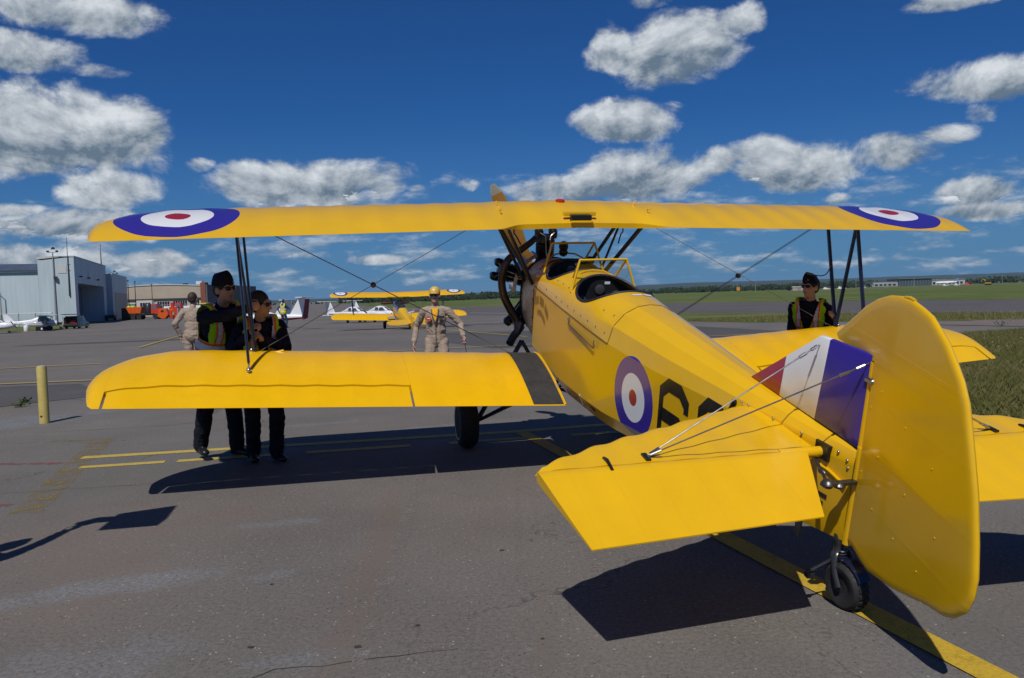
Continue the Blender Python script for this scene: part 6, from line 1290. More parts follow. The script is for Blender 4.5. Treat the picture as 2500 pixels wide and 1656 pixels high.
mb = MB(); hbox(mb, 1.2, 2.5, -.06, 0, 9.0, 10.4); mb.build('louvre_vent', framew, hang)
mb = MB(); hbox(mb, -.06, 0, 15, 17.5, 8.5, 10.0); mb.build('wall_panel', framew, hang)
for v in (5, 14, 26):
    mb = MB(); hbox(mb, -.45, -.02, v, v + .8, 8.4, 8.65); mb.build('wall_lamp', black, hang)
for v in (6, 8.4, 10.8, 13.2, 15.6):
    mb = MB(); hbox(mb, 4.50, 4.58, v, v + .9, 2.4, 3.6); mb.build('door_window', darkw, hang)
for v0 in (5.0, 7.5, 22, 26):
    mb = MB(); mb.tube([hp(5.6 - .02, v0, 0), hp(5.58, v0, .1)], .05, 6)
for nm_, u, v, h0, h1, r2 in (('antenna_mast', .9, -.15, 5.0, 15.3, .07), ('antenna_mast', .3, 36, 11.8, 16.5, .08)):
    mb = MB(); mb.tube([hp(u, v, h0), hp(u, v, h0 + (h1 - h0) * .55), hp(u, v, h1)], [r2 * 1.7, r2, r2 * .45], 8)
    for q in (.45, .55): mb.tube([hp(u - .25, v, h0 + (h1 - h0) * q), hp(u + .25, v, h0 + (h1 - h0) * q)], .04, 6)
    mb.build(nm_, dsteel, hang)
mb = MB(); mb.tube([hp(12.0, .2, 0), hp(12.0, .2, 9.2)], .12, 8); mb.build('downpipe', framew, hang)
# tan wartime hangar with window walls
TX = lambda x: -107.5 + x
tan = thing('hangar', 'older tan hangar with dark gridded windows and a red brick end pier', 'hangar', (-107.5, 230, G0), 0)
mb = MB(); n = 13; top = [(22.5 * i / (n - 1), 8.05 + .55 * math.sin(PI * (0.15 + 0.85 * i / (n - 1)))) for i in range(n)]
mb.prism([(0, 4.9), (22.5, 4.9)] + list(reversed(top)), 0, 45, lambda a, b_, h: (a, h, b_)); mb.build('upper_wall', tanw, tan)
mb = MB(); mb.box(0, 22.5, .25, 45, 0, 4.55); mb.build('lower_wall', mat('pale_tan', (.44, .40, .33), .8, var=.08, scale=.3), tan)
mb = MB(); mb.box(-.1, 22.6, -.15, .4, 4.55, 4.9); mb.build('door_rail', mat('rail_dark', (.05, .045, .04), .6), tan)
mb = MB(); mb.prism(top + [(a, b_ + .22) for a, b_ in reversed(top)], -.2, 45.2, lambda a, b_, h: (a, h, b_ + .003)); mb.build('roof_edge', framew, tan)
mb = MB(); mb.box(21.6, 23.0, -.4, 2, 0, 9.0); mb.build('brick_pier', brick, tan); mb = MB(); mb.box(23.0, 23.4, -.2, 44, 0, 8.4); mb.build('end_wall', mat('end_grey', (.10, .10, .11), .7), tan)
mb = MB(); mb.box(3.6, 8.3, -.15, .24, 1.0, 4.5); mb.build('door_leaf', mat('door_cream', (.52, .50, .45), .6), tan)
for wx, ww_, z0, z1, yy in ((.5, 3.0, 1.2, 3.6, .20), (4.6, 2.9, 2.4, 3.9, -.20), (9.2, 3.5, 2.1, 4.1, .20), (13.6, 4.0, 2.1, 4.2, .20), (18.4, 2.6, 2.1, 4.2, .20)):
    mb = MB(); mb.box(wx - .1, wx + ww_ + .1, yy - .01, yy + .04, z0 - .1, z1 + .1); fr_ = mb.build('window', framew, tan)
    nx_ = max(3, int(ww_ / .62)); nz_ = 2 if z1 - z0 > 1.8 else 1
    pv_ = None
    for i in range(nx_):
        for j in range(nz_):
            a0 = wx + ww_ * i / nx_ + .05; a1 = wx + ww_ * (i + 1) / nx_ - .05; c0_ = z0 + (z1 - z0) * j / nz_ + .05; c1_ = z0 + (z1 - z0) * (j + 1) / nz_ - .05
            mb = MB(); mb.box(a0, a1, yy - .035, yy - .012, c0_, c1_); mb.build('pane', darkw, fr_)
for x in (15.5, 19.2):
    mb = MB(); mb.box(x, x + (.8 if x < 17 else 1.6), 3, 5, 8.6, 9.0 if x < 17 else 9.5); mb.build('roof_unit', framew if x > 17 else black, tan)
tow = thing('control_tower', 'white and dark glazed tower block showing behind the tan hangar', 'building', (-92.5, 268, G0), 0)
mb = MB(); mb.box(-1.5, 3.2, -2, 3, 0, 4.6); mb.build('base', mat('tower_grey', (.2, .2, .21), .7), tow)
for z in (4.6, 6.0, 7.4):
    mb = MB(); mb.box(-1.7, 3.5, -2.2, 3.2, z, z + .45); mb.build('floor_band', framew, tow); mb = MB(); mb.box(-1.5, 3.2, -2, 3, z + .45, z + 1.4); mb.build('window_band', darkw, tow)
mb = MB(); mb.box(-1.8, 3.6, -2.3, 3.3, 8.8, 9.0); mb.build('roof', framew, tow)
# chain link fence in front of the hangar
fen = thing('chain_link_fence', 'grey chain link fence along the front of the pale hangar', 'fence', (-76.5, 138.0, -1.21), 0)
fpts = [Vector((0, 0, 0)), Vector((-30, -6, 0))]
for i in range(13):
    q = fpts[0].lerp(fpts[1], i / 12); mb = MB(); mb.tube([q, q + Vector((0, 0, 2.3 if i not in (5, 6) else 3.2))], .045 if i not in (5, 6) else .08, 6); mb.build('post', dsteel, fen)
mb = MB(); mb.tube([fpts[0] + Vector((0, 0, 2.25)), fpts[1] + Vector((0, 0, 2.25))], .03, 6); mb.build('top_rail', dsteel, fen)
mb = MB(); L = (fpts[1] - fpts[0])
for i in range(75):
    for s_ in (-1, 1):
        a = i / 75; b_ = a + s_ * 2.2 / 30.6
        if 0 <= b_ <= 1: mb.tube([fpts[0] + L * a + Vector((0, 0, .05)), fpts[0] + L * b_ + Vector((0, 0, 2.2))], .010, 3, cap=False)
wm = mb.build('wire_mesh', dsteel, fen); wm['kind'] = 'stuff'
def lamp_post(label, x, y, h, head, r2=.10, ma=None, grp='light poles by the hangars'):
    o = thing('light_pole', label, 'light pole', (x, y, gz(x, y)), 0, grp); ma = ma or mat('galvanised', (.34, .36, .37), .5, metal=.5, var=.1)
    mb = MB(); mb.tube([(0, 0, 0), (0, 0, h * .5), (0, 0, h)], [r2 * 1.5, r2, r2 * .7], 10); mb.build('pole', ma, o, smooth=60)
    mb = MB()
    if head == 'flood':
        mb.tube([(-.9, 0, h), (.9, 0, h)], .05, 6)
        for q in (-.8, .8): mb.box(q - .16, q + .16, -.25, .1, h + .03, h + .3)
        mb.build('floodlight', dsteel, o); mb = MB(); mb.lathe([(.001, 0), (.3, 0), (.3, .2), (.12, .4), (.001, .42)], (.1, 0, h + .5)); mb.box(.1, .6, -.3, .1, h * .63, h * .63 + .5); mb.build('lamp_head', dsteel, o)
    elif head == 'arm':
        mb.tube([(0, 0, h), (-.6, 0, h + .5), (-1.3, 0, h + .55)], .06, 6); mb.box(-2.0, -1.2, -.2, .2, h + .46, h + .64); mb.build('lamp_head', ma, o)
    else: mb.ell((0, 0, h), r2 * 2.2, r2 * 2.2, r2 * 2.2, 8); mb.build('lamp_head', dsteel, o)
    return o
lamp_post('tall grey floodlight pole in front of the pale hangar front block', -78.6, 143.0, 12.6, 'flood', .13)
lamp_post('slim grey street lamp with curved arm, leftmost pole by the low hangar', -86.2, 140.0, 5.9, 'arm', .10)
lamp_post('thin dark pole, leftmost of three before the tan hangar', -94.5, 205.0, 9.4, 'ball', .10, dsteel); lamp_post('thin dark pole, middle of three before the tan hangar', -92.8, 205.0, 9.0, 'ball', .10, dsteel); lamp_post('thin dark pole, rightmost of three before the tan hangar', -93.0, 215.0, 8.4, 'ball', .09, dsteel)
lamp_post('white pole with lamp on the roofline behind the rear hangar block', -104.0, 218.0, 11.6, 'flood', .10, whitep)
# ---- terminal across the airfield
term = thing('terminal_building', 'long low grey and glass terminal far across the airfield', 'building', (505, 1200, -1.22), -.02)
mb = MB(); mb.box(20, 56, 0, 40, 0, 7.0); mb.build('west_block', mat('term_grey', (.30, .31, .32), .7, var=.1, scale=.05), term); mb = MB(); mb.box(0, 20, -2, 30, 0, 4.4); mb.build('annex', MATS['term_grey'], term)
mb = MB(); mb.box(56.2, 103, -3, 40, 0, 10.2); mb.build('glass_hall', mat('term_glass', (.06, .085, .095), .2, var=.15, scale=.08), term); mb = MB(); mb.box(55, 104, -5, 41, 10.2, 10.9); mb.build('hall_roof', mat('term_roof', (.16, .17, .18), .6), term)
mb = MB(); mb.box(103.5, 152, 0, 40, 0, 8.0); mb.build('east_block', mat('term_pale', (.42, .42, .42), .7, var=.1, scale=.05), term); mb = MB(); mb.box(19, 153, -.6, .0, 7.05, 7.6); mb.build('fascia', mat('term_dark', (.10, .11, .12), .6), term)
for i in range(11):
    mb = MB(); mb.box(57 + i * 4.15, 57.5 + i * 4.15, -3.3, -3.02, 0, 10.1); mb.build('mullion', MATS['term_roof'], term)
for i in range(8):
    mb = MB(); mb.box(106 + i * 5.6, 109.4 + i * 5.6, -.3, -.02, 1.2, 4.4); mb.build('window', darkw, term)
for i in range(5):
    mb = MB(); mb.box(23 + i * 6.4, 27 + i * 6.4, -.3, -.02, 1.2, 3.6); mb.build('window', darkw, term)
jet = thing('parked_jet', 'white jet parked in front of the far terminal', 'aircraft', (622, 1180, -1.22), 1.35)
mb = MB(); mb.loft(loft_y([(15, .2, 2.6, 3.4), (13, 1.3, 1.8, 4.6), (5, 1.6, 1.6, 5.0), (-6, 1.6, 1.7, 5.0), (-13, .6, 3.2, 4.8)], 14, 1)); mb.build('fuselage', whitep, jet, smooth=50); mb = MB(); mb.prism([(-9.5, 4.8), (-13, 9.2), (-15, 9.2), (-13.5, 4.6)], -.2, .2, lambda a, b_, h: (h, a, b_)); mb.build('fin', mat('jet_blue', (.15, .25, .40), .4), jet)
mb = MB(); flat_surf(mb, [(0, 3), (13, -4), (13, -5.5), (0, -2), (-13, -5.5), (-13, -4)], 2.4, .3, .05); mb.build('wing', whitep, jet)
# small sheds, vans and poles along the far road
shed = thing('shed', 'pale brown shed far beyond the grass, left of the right hand cadet', 'shed', (235, 690, -1.22), .1)
mb = MB(); mb.box(0, 11, 0, 10, 0, 2.7); mb.build('wall', mat('shed_tan', (.36, .32, .27), .8), shed); mb = MB(); mb.prism([(-.4, 2.7), (11.4, 2.7), (11.4, 3.0), (5.5, 3.5), (-.4, 3.0)], -.4, 10.4, lambda a, b_, h: (a, h, b_)); mb.build('roof', mat('shed_roof', (.50, .49, .47), .6), shed); mb = MB(); mb.box(4, 7, -.06, -.01, 0, 2.2); mb.build('door', mat('shed_door', (.25, .22, .19), .8), shed)
def vehicle(name, label, cat, x, y, rz, L, W, H, hood, col, glasscol=None, group=None, scale_w=.33, z=None, truck=False):
    o = thing(name, label, cat, (x, y, gz(x, y) if z is None else z), rz, group); pm = mat('car_paint_%02d' % len(MATS), col, .3, var=.04, coat=.6)
    h0 = .55 * scale_w / .33; zb = scale_w * .75
    pl = [(-L / 2, zb), (L / 2, zb), (L / 2, zb + h0 * .9), (L / 2 - hood * .9, zb + h0 * 1.15), (L / 2 - hood * 1.5, H - .04), (L / 2 - hood * 1.7, H), (-L / 2 + .35, H), (-L / 2 + .05, zb + h0 * 1.2), (-L / 2, zb + h0)]
    mb = MB(); rings = []
    for x_, k in ((-W / 2, .94), (-W / 2 + .06, 1), (W / 2 - .06, 1), (W / 2, .94)): rings.append([(x_ * (1 if b_ < zb + h0 * 1.2 else .86), a * k, zb + (b_ - zb) * (k if b_ > zb + .1 else 1)) for a, b_ in pl])
    mb.loft(rings); mb.build('body', pm, o, smooth=25)
    for sd in (-1, 1):
        mb = MB(); xw = sd * (W / 2 * .90 + .012); mb.add([(xw, -L / 2 + .5, zb + h0 * 1.2), (xw, L / 2 - hood * 1.15, zb + h0 * 1.2), (xw * .955, L / 2 - hood * 1.62, H - .14), (xw * .955, -L / 2 + .55, H - .14)], [(0, 1, 2, 3)]); mb.build('side_window', darkw, o)
        for yy in (L / 2 - hood * .75, -L / 2 + L * .19):
            mb = MB(); mb.lathe([(scale_w * .5, -.11), (scale_w * .95, -.12), (scale_w, -.06), (scale_w, .06), (scale_w * .95, .12), (scale_w * .5, .11)], (sd * (W / 2 - .12), yy, scale_w), (1, 0, 0), 20); wl = mb.build('wheel', rubber, o, smooth=40); mb = MB(); mb.lathe([(.001, .125), (scale_w * .5, .115), (scale_w * .5, -.115), (.001, -.125)], (sd * (W / 2 - .12), yy, scale_w), (1, 0, 0), 14); mb.build('rim', steel, wl)
        mb = MB(); mb.box(sd * W * .30, sd * W * .45, L / 2 - .02, L / 2 + .03, zb + h0 * .55, zb + h0 * .8); mb.build('headlight', mat('lamp_glass', (.6, .6, .58), .15, var=0), o); mb = MB(); mb.box(sd * W * .36, sd * W * .47, -L / 2 - .03, -L / 2 + .02, zb + h0 * .5, zb + h0 * .9); mb.build('tail_light', mat('lamp_red', (.35, .01, .01), .2, var=0), o)
    mb = MB(); mb.add([(-W * .37, L / 2 - hood * .98, zb + h0 * 1.2), (W * .37, L / 2 - hood * .98, zb + h0 * 1.2), (W * .34, L / 2 - hood * 1.5 + .02, H - .1), (-W * .34, L / 2 - hood * 1.5 + .02, H - .1)], [(0, 1, 2, 3)]); mb.build('windscreen', darkw, o)
    return o
for i, (px, L, H, lb) in enumerate(((262, 5.5, 2.0, 'white van, leftmost vehicle on the far road'), (282, 8.0, 2.2, 'long white truck on the far road left of the bushy tree'), (296, 7.5, 2.4, 'second white truck beside the long white truck on the far road'), (316, 5.0, 2.4, 'white van on the far road just left of the bushy tree'), (392, 5.0, 1.9, 'white car on the far road right of the right hand cadet'), (404, 5.0, 2.0, 'second white car on the far road beyond the wing strut'))):
    vehicle('van', lb, 'van', px, 735 + i * 3, PI / 2, L, 2.0, H, 1.0, (.7, .7, .7), group='white vehicles on the far road', z=-1.2)
vehicle('truck', 'small orange red truck far away between the right wing struts', 'truck', 442, 800, PI / 2, 8, 2.3, 2.8, 1.2, (.5, .10, .04), z=-1.2)
for i, x in enumerate((208, 226, 300, 322, 352, 380, 420, 468)):
    o = lamp_post('thin grey pole along the far road, %s from the left' % ('first second third fourth fifth sixth seventh eighth'.split()[i]), x, 760 + i * 4, 9.5, 'ball', .14, mat('far_pole', (.30, .31, .31), .6), 'poles along the far road')
# yellow excavator at the right
exc = thing('excavator', 'yellow excavator far off at the right edge of the airfield', 'excavator', (398, 690, -1.22), .6); cy_ = mat('plant_yellow', (.55, .30, .02), .5, var=.1)
mb = MB(); mb.box(-1.4, 1.4, -1.8, 1.8, 1.1, 2.2); mb.build('house', cy_, exc, bevel=.15); mb = MB(); mb.box(-1.3, -.1, .2, 1.7, 2.2, 3.4); mb.build('cab', darkw, exc, bevel=.1)
for sd in (-1, 1):
    mb = MB(); mb.box(sd * .9, sd * 1.6, -2.1, 2.1, 0, .95); mb.build('track', black, exc, bevel=.25)
mb = MB(); mb.tube([(.3, 1.5, 1.8), (.3, 3.2, 4.6), (.3, 4.8, 5.0)], .3, 6); mb.build('boom', cy_, exc); mb = MB(); mb.tube([(.3, 4.8, 5.0), (.3, 5.9, 2.4)], .22, 6); mb.build('stick', cy_, exc); mb = MB(); mb.prism([(5.6, 2.5), (6.3, 2.4), (6.1, 1.3), (5.3, 1.5)], -.3, .9, lambda a, b_, h: (h, a, b_)); mb.build('bucket', black, exc)
mb = MB(); mb.tube([(0, 0, 0), (0, 0, .42)], .03, 8); mb.lathe([(.001, .42), (.09, .42), (.10, .5), (.10, .72), (.06, .82), (.001, .83)]); mk = mb.build('taxiway_marker', mat('marker_yellow', (.65, .40, .02), .5), smooth=40, loc=(13.74, 36.68, gz(13.74, 36.68))); tag(mk, 'yellow taxiway edge marker in the grass strip behind the right wing', 'marker')
mb = MB(); mb.lathe([(.001, 0), (.12, 0), (.12, .18), (.001, .18)], (0, 0, 0)); mb.lathe([(.101, .52), (.105, .52), (.105, .6), (.101, .6)]); c_ = mb.build('marker_band', black, mk)
sg = thing('airfield_sign', 'small orange square sign on a post beyond the runway grass', 'sign', (176, 640, -1.22), 0); mb = MB(); mb.box(-1.3, 1.3, 0, .15, 1.6, 4.2); mb.build('board', mat('sign_orange', (.6, .25, .02), .5), sg); mb = MB(); mb.tube([(-.8, .1, 0), (-.8, .1, 1.7)], .08, 6); mb.tube([(.8, .1, 0), (.8, .1, 1.7)], .08, 6); mb.build('legs', dsteel, sg)
# bushy tree on the far side
def tree(label, x, y, h, z=-1.22):
    o = thing('tree', label, 'tree', (x, y, z), 0); mb = MB(); mb.tube([(0, 0, 0), (.1, 0, h * .3), (0, .1, h * .6)], [h * .05, h * .035, h * .015], 8)
    for k in range(6):
        a = k * 1.05; mb.tube([(0, 0, h * (.2 + .06 * k)), (math.cos(a) * h * .25, math.sin(a) * h * .25, h * (.4 + .06 * k))], [h * .018, h * .006], 5)
    mb.build('trunk', mat('bark', (.06, .045, .035), .9), o); mb = MB()
    for k in range(1400):
        d_ = Vector((random.gauss(0, 1), random.gauss(0, 1), random.gauss(0, 1))).normalized() * random.random() ** .4; c = Vector((d_.x * h * .38, d_.y * h * .38, h * .52 + d_.z * h * .46)); n_ = Vector((random.gauss(0, 1), random.gauss(0, 1), random.gauss(0, 1))).normalized(); t_ = n_.orthogonal().normalized() * h * .05; s_ = n_.cross(t_)
        mb.add([c - t_, c + s_, c + t_, c - s_], [(0, 1, 2, 3)])
    mb.build('crown', leafm, o); return o
tree('single dark bushy tree standing on the far grass left of the right hand cadet', 222, 660, 5.2)
# ---- snow clearing machines by the tan hangar
orm = mat('plough_orange', (.62, .10, .012), .4, var=.08, coat=.3); orr = mat('blower_red', (.55, .045, .02), .4, var=.08, coat=.3)
def wheels(o, spots, r2, wd=.4):
    for x, y in spots:
        mb = MB(); mb.lathe([(r2 * .5, -wd / 2), (r2 * .93, -wd / 2), (r2, -wd * .3), (r2, wd * .3), (r2 * .93, wd / 2), (r2 * .5, wd / 2)], (x, y, r2), (1, 0, 0), 20); wl = mb.build('wheel', rubber, o, smooth=40); mb = MB(); mb.lathe([(.001, wd * .35), (r2 * .5, wd * .42), (r2 * .5, -wd * .42), (.001, -wd * .35)], (x, y, r2), (1, 0, 0), 12); mb.build('rim', dsteel, wl)
sp = thing('snow_plough_truck', 'orange dump body truck with red cab and black tank parked by the hangars', 'truck', (-79.8, 180.5, G0), -PI / 2)
mb = MB(); mb.box(-1.1, 1.1, -3.8, 3.8, .85, 1.15); mb.build('chassis', black, sp)
mb = MB(); mb.prism([(-3.0, 1.35), (-.5, 1.35), (-.15, 2.75), (-3.7, 2.75)], -1.2, 1.2, lambda a, b_, h: (h, a, b_)); mb.build('dump_body', orm, sp, bevel=.05)
for y in (-2.6, -1.7, -.8):
    mb = MB(); mb.box(1.2, 1.27, y - .05, y + .05, 1.35, 2.72); mb.build('body_rib', orm, sp)
mb = MB(); mb.lathe([(.001, 0), (.78, 0), (.80, .1), (.80, 1.9), (.55, 2.2), (.001, 2.22)], (0, .75, 1.2)); mb.build('tank', mat('tank_black', (.02, .025, .03), .35), sp, smooth=40)
mb = MB(); mb.prism([(1.7, 1.2), (3.9, 1.2), (3.9, 2.0), (3.1, 2.15), (2.9, 3.3), (1.8, 3.3)], -1.1, 1.1, lambda a, b_, h: (h, a, b_)); mb.build('cab', orr, sp, bevel=.06)
for sd in (-1, 1):
    mb = MB(); mb.add([(sd * 1.11, 1.95, 2.2), (sd * 1.11, 2.95, 2.2), (sd * 1.11, 2.82, 3.1), (sd * 1.11, 1.95, 3.1)], [(0, 1, 2, 3)]); mb.build('side_window', mat('cab_glass', (.12, .15, .18), .1), sp)
mb = MB(); mb.box(-1.2, 1.2, -4.6, -3.9, .6, 1.9); mb.build('spreader', mat('spreader_brown', (.06, .03, .025), .6), sp)
wheels(sp, [(sd * .95, y) for sd in (-1, 1) for y in (-2.2, -.95, 2.7)], .55)
for i, (x, y, nm_, m_, lb) in enumerate(((-75.2, 179.5, 'snow_blower', orm, 'orange box shaped snow blower attachment right of the plough truck'), (-73.4, 180.2, 'snow_blower', orr, 'red upright snow blower attachment beside the orange one'))):
    o = thing(nm_, lb, 'snow blower', (x, y, G0), .1 if i == 0 else 0, 'snow blowers')
    if i == 0:
        mb = MB(); mb.prism([(-1.2, .6), (-.9, 2.3), (.6, 2.3), (1.1, 1.0), (.4, .1), (-.4, .1)], -.9, .9, lambda a, b_, h: (a, h, b_)); mb.build('housing', m_, o, bevel=.04); mb = MB(); mb.box(-.4, .1, -.95, -.9, 1.5, 1.9); mb.build('service_opening', black, o); mb = MB(); mb.tube([(-.6, -.6, 0), (-.6, -.6, .7)], .1, 6); mb.tube([(.5, -.6, 0), (.5, -.6, .4)], .1, 6); mb.build('stand', black, o)
    else:
        mb = MB(); mb.box(-.7, 1.1, -.8, .8, .1, 2.6); mb.build('housing', m_, o, bevel=.05); mb = MB(); mb.lathe([(.3, 0), (.4, .1), (.42, .9), (.36, 1.0)], (-.2, 0, 2.6)); mb.build('chute', m_, o); mb = MB(); mb.lathe([(.001, -.02), (.3, -.02), (.35, .1), (.001, .12)], (-.1, -.85, 1.9), (0, -1, 0)); mb.build('impeller_disc', orm, o); mb = MB(); mb.box(1.1, 1.14, -.8, .8, .1, 2.3); mb.build('edge_strip', whitep, o)
tr = thing('tractor', 'red tractor with dark glazed yellow roofed cab beside the snow blowers', 'tractor', (-73.3, 197.0, G0), PI / 2 - .2); yp = mat('tractor_yellow', (.55, .45, .08), .45)
mb = MB(); mb.box(-.5, .5, .2, 2.6, 1.2, 2.1); mb.build('hood', orr, tr, bevel=.12); mb = MB(); mb.box(-.8, .8, -1.4, .2, 1.3, 2.9); mb.build('cab', darkw, tr, bevel=.06); mb = MB(); mb.box(-.95, .95, -1.6, .4, 2.9, 3.25); mb.build('cab_roof', yp, tr, bevel=.08)
for sd in (-1, 1):
    mb = MB(); mb.loft([[(sd * .75 + h, -1.0 + math.cos(a) * r_, .95 + math.sin(a) * r_) for h, r_ in ((0, 1.0), (sd * .5, 1.0), (sd * .5, 1.08), (0, 1.08))] for a in np.linspace(.3, 2.6, 9)]); mb.build('mudguard', yp, tr)
wheels(tr, [(-1.0, -1.0), (1.0, -1.0)], .95, .5); wheels(tr, [(-.9, 1.9), (.9, 1.9)], .6, .4)
lt = thing('loader', 'red loader machine standing behind the snow blowers', 'loader', (-77.0, 192.5, G0), PI / 2); mb = MB(); mb.box(-1, 1, -2, 1.2, 1.0, 2.1); mb.build('body', orr, lt, bevel=.1); mb = MB(); mb.box(-.8, .8, -.6, .7, 2.1, 3.4); mb.build('cab', orr, lt, bevel=.08); mb = MB(); mb.box(-.82, .82, -.4, .5, 2.4, 3.1); mb.build('cab_window', MATS['cab_glass'], lt); wheels(lt, [(-1, -1.3), (1, -1.3), (-1, .8), (1, .8)], .7)
lime_t = mat('lime_tank', (.35, .55, .06), .5); bo = thing('lime_tarpaulin_load', 'bright lime green load heaped behind the plough truck body', 'load', (-84.6, 184.0, G0), 0); mb = MB()
for k in range(7): mb.ell((random.uniform(-1.3, 1.3), random.uniform(-.6, .6), 2.55 + random.uniform(-.2, .35)), .6, .5, .35, 10)
mb.build('bags', lime_t, bo, smooth=180); mb = MB(); mb.box(-1.6, 1.6, -.9, .9, 0, 2.6); mb.build('bin', mat('spreader_brown', (.06, .03, .025), .6), bo, bevel=.05)
wt = thing('trailer', 'white box trailer behind the snow machines by the tan hangar', 'trailer', (-78.5, 205.0, G0), 0); mb = MB(); mb.box(-7.5, 7.0, 0, 2.4, .9, 2.7); mb.build('box', whitep, wt, bevel=.05); wheels(wt, [], .5)
mb = MB()
for x in (-6, -5, 5, 6): mb.lathe([(.2, -.15), (.45, -.15), (.45, .15), (.2, .15)], (x, .1, .45), (0, 1, 0), 14)
mb.build('wheel_set', rubber, wt)
ct = thing('tow_cart', 'small black tow cart at the corner of the hangar front block', 'cart', (-86.4, 178.5, G0), .3); mb = MB(); mb.box(-.9, .9, -1.3, 1.3, .5, 1.2); mb.build('body', black, ct, bevel=.08); mb = MB(); mb.tube([(-.6, .3, 1.2), (-.6, .5, 1.9), (.6, .5, 1.9), (.6, .3, 1.2)], .04, 6); mb.build('handle', steel, ct); wheels(ct, [(-.8, -.9), (.8, -.9), (-.8, .9), (.8, .9)], .38, .25)
ex_ = thing('fire_extinguisher_cart', 'red wheeled fire extinguisher standing at the hangar corner', 'fire extinguisher', (-74.3, 142.8, G0), 0); mb = MB(); mb.lathe([(.001, 0), (.26, 0), (.28, .05), (.28, 1.15), (.15, 1.4), (.08, 1.42), (.001, 1.45)], (0, 0, .15)); mb.build('cylinder', mat('ext_red', (.45, .015, .015), .35), ex_, smooth=40); mb = MB(); mb.tube([(-.2, .1, .3), (-.22, .2, 1.9), (.22, .2, 1.9), (.2, .1, .3)], .03, 6); mb.build('handle', dsteel, ex_); mb = MB(); mb.box(.06, .24, -.31, -.27, .4, 1.0); mb.build('label_plate', whitep, ex_); wheels(ex_, [(-.35, .1), (.35, .1)], .2, .08)
# ---- SUV with its tailgate up, facing away
suv = vehicle('parked_suv', 'dark green SUV with its tailgate raised, parked in front of the hangar fence', 'car', -61.6, 117.2, .16, 4.7, 1.9, 1.78, 1.15, (.018, .030, .026), scale_w=.36)
mb = MB(); mb.box(-.86, .86, -2.375, -2.30, .75, 1.62); mb.build('cargo_opening', mat('cargo_black', (.006, .006, .007), .8), suv); mb = MB(); mb.box(-.02, .68, -2.42, -2.38, .78, 1.25); mb.build('red_cargo', mat('cargo_red', (.30, .015, .018), .6), suv)
mb = MB(); mb.box(-.88, .88, -3.35, -2.28, 1.84, 1.93, M=Matrix.Rotation(-.05, 4, 'X')); mb.build('tailgate', mat('gate_green', (.03, .09, .07), .3, coat=.6), suv, bevel=.03); mb = MB(); mb.box(-.9, .9, -2.48, -2.34, .42, .66); mb.build('bumper', dsteel, suv, bevel=.04)
# ---- bollard
bl = thing('bollard', 'pale yellow pipe bollard standing on the apron at the left', 'bollard', (-6.58, 11.52, 0), 0); bm_ = mat('bollard_yellow', (.50, .40, .12), .5, var=.12, scale=8, dirt=.25)
mb = MB(); mb.lathe([(.001, 0), (.066, 0), (.066, .78), (.060, .80), (.001, .803)], n=28); mb.build('pipe', bm_, bl, smooth=40); mb = MB(); mb.lathe([(.001, .801), (.058, .801), (.055, .806), (.001, .815)], n=28); mb.build('concrete_fill', concm, bl, smooth=40)
mb = MB(); mb.box(-.02, .012, -.0675, -.066, .10, .115); mb.box(-.012, .0, -.0676, -.066, .085, .10); mb.build('paint_chip', black, bl)
# ================================================================ beside the camera, outside the left picture edge: unseen figure with a board, added to cast the shadows at the left
b7, f7 = (-3.74, 4.20), (0.25, 0.97); W_ = at(b7, f7)
person('unseen navy dressed figure added beside the viewer, raising a board to cast the left shadows', b7, f7, 1.0, W_(-3.76, 4.18, .93), W_(-3.74, 4.22, 1.46), (0, 1, .1), (W_(-3.58, 4.40, 2.06), W_(-4.02, 4.25, .95)), (W_(-3.62, 4.2, .08), W_(-3.9, 4.22, .08)), None, NAVY, elbows=((.6, .6, 0), (-.5, -1, 0)), capkind='wedge', hair=hairb, hands=((.2, .4, 1), (0, .2, -1)), palms=((-.6, .6, 0), (1, .2, 0)), curls=(.7, .3), vox=.012)
mb = MB(); mb.add([(-3.40, 4.08, 2.27), (-3.47, 4.52, 2.29), (-3.11, 4.72, 2.31), (-3.02, 4.33, 2.29), (-3.01, 4.16, 2.28)] + [(-3.40, 4.08, 2.285), (-3.47, 4.52, 2.305), (-3.11, 4.72, 2.325), (-3.02, 4.33, 2.305), (-3.01, 4.16, 2.295)], [(4, 3, 2, 1, 0), (5, 6, 7, 8, 9)] + [(i, (i + 1) % 5, 5 + (i + 1) % 5, 5 + i) for i in range(5)])
bd = tag(mb.build('shadow_board', orangem), 'unseen flat board added beside the viewer, shaped to cast the shadow at the left', 'board')
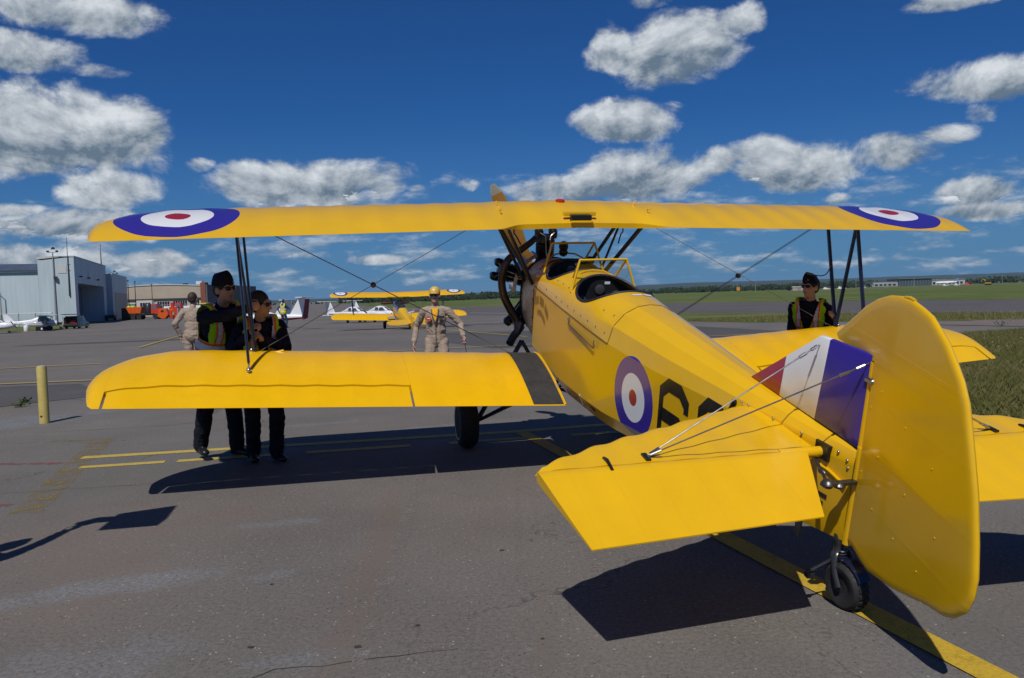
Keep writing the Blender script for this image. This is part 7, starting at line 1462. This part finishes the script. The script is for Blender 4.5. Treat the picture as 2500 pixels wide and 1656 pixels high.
mb = MB(); mb.tube([(-3.585, 4.41, 2.10), (-3.54, 4.43, 2.2), (-3.36, 4.40, 2.28)], [.07, .075, .07], 8); mb.build('handle', dsteel, bd)  # added handle, thickened to join the shadows of arm and board
# ================================================================ AIR
mb = MB(); mb.box(-9000, 9000, -400, 9500, -2.6, 84.0); hzb = mb.build('haze', None); hzb.data.materials.clear()
hm = bpy.data.materials.new('airfield_haze'); hm.use_nodes = True; T = NT(hm.node_tree); T.n.clear(); pv = T.new('ShaderNodeVolumePrincipled'); pv.inputs['Color'].default_value = (0.42, 0.66, 1.0, 1); pv.inputs['Density'].default_value = 0.000045; pv.inputs['Anisotropy'].default_value = 0.0
mo = T.new('ShaderNodeOutputMaterial'); T.l.new(pv.outputs[0], mo.inputs['Volume']); hzb.data.materials.append(hm); hzb['kind'] = 'stuff'; hzb['label'] = 'thin blue summer haze over the airfield'
SC.cycles.volume_bounces = 0
# small fittings that nobody could pick apart singly
for o in bpy.data.objects:
    if o.parent and o.name.split('.')[0] in ('hinge_fitting', 'lamp_head', 'lifting_eye', 'strut_fitting', 'screws', 'fasteners', 'rivet_row', 'fabric_studs', 'magneto_group', 'engine_mount', 'placard', 'panel_seam', 'tank_bracket', 'bracing_wires', 'wheel_set', 'legs', 'floodlight', 'bags', 'cable_slot', 'tube_cover', 'edge_bead', 'cockpit_tub', 'steering_arm', 'paint_chip', 'marker_band', 'stand', 'windscreen', 'sunglasses', 'cap_badge', 'bare_engine', 'main_gear', 'tail', 'rudder_horn', 'tread', 'side_window', 'zip', 'elevator_horn', 'front_block', 'propeller', 'fuselage', 'compass_head', 'seat', 'registration', 'nose_lettering', 'code_digit') and o.type == 'MESH':
        if o.name.split('.')[0] in ('screws', 'fasteners', 'rivet_row', 'fabric_studs', 'hinge_fitting', 'lifting_eye', 'strut_fitting', 'lamp_head', 'panel_seam', 'cable_slot', 'tube_cover', 'edge_bead', 'bracing_wires', 'wheel_set', 'legs', 'bags', 'engine_mount', 'magneto_group', 'tread', 'floodlight'): o['kind'] = 'stuff'
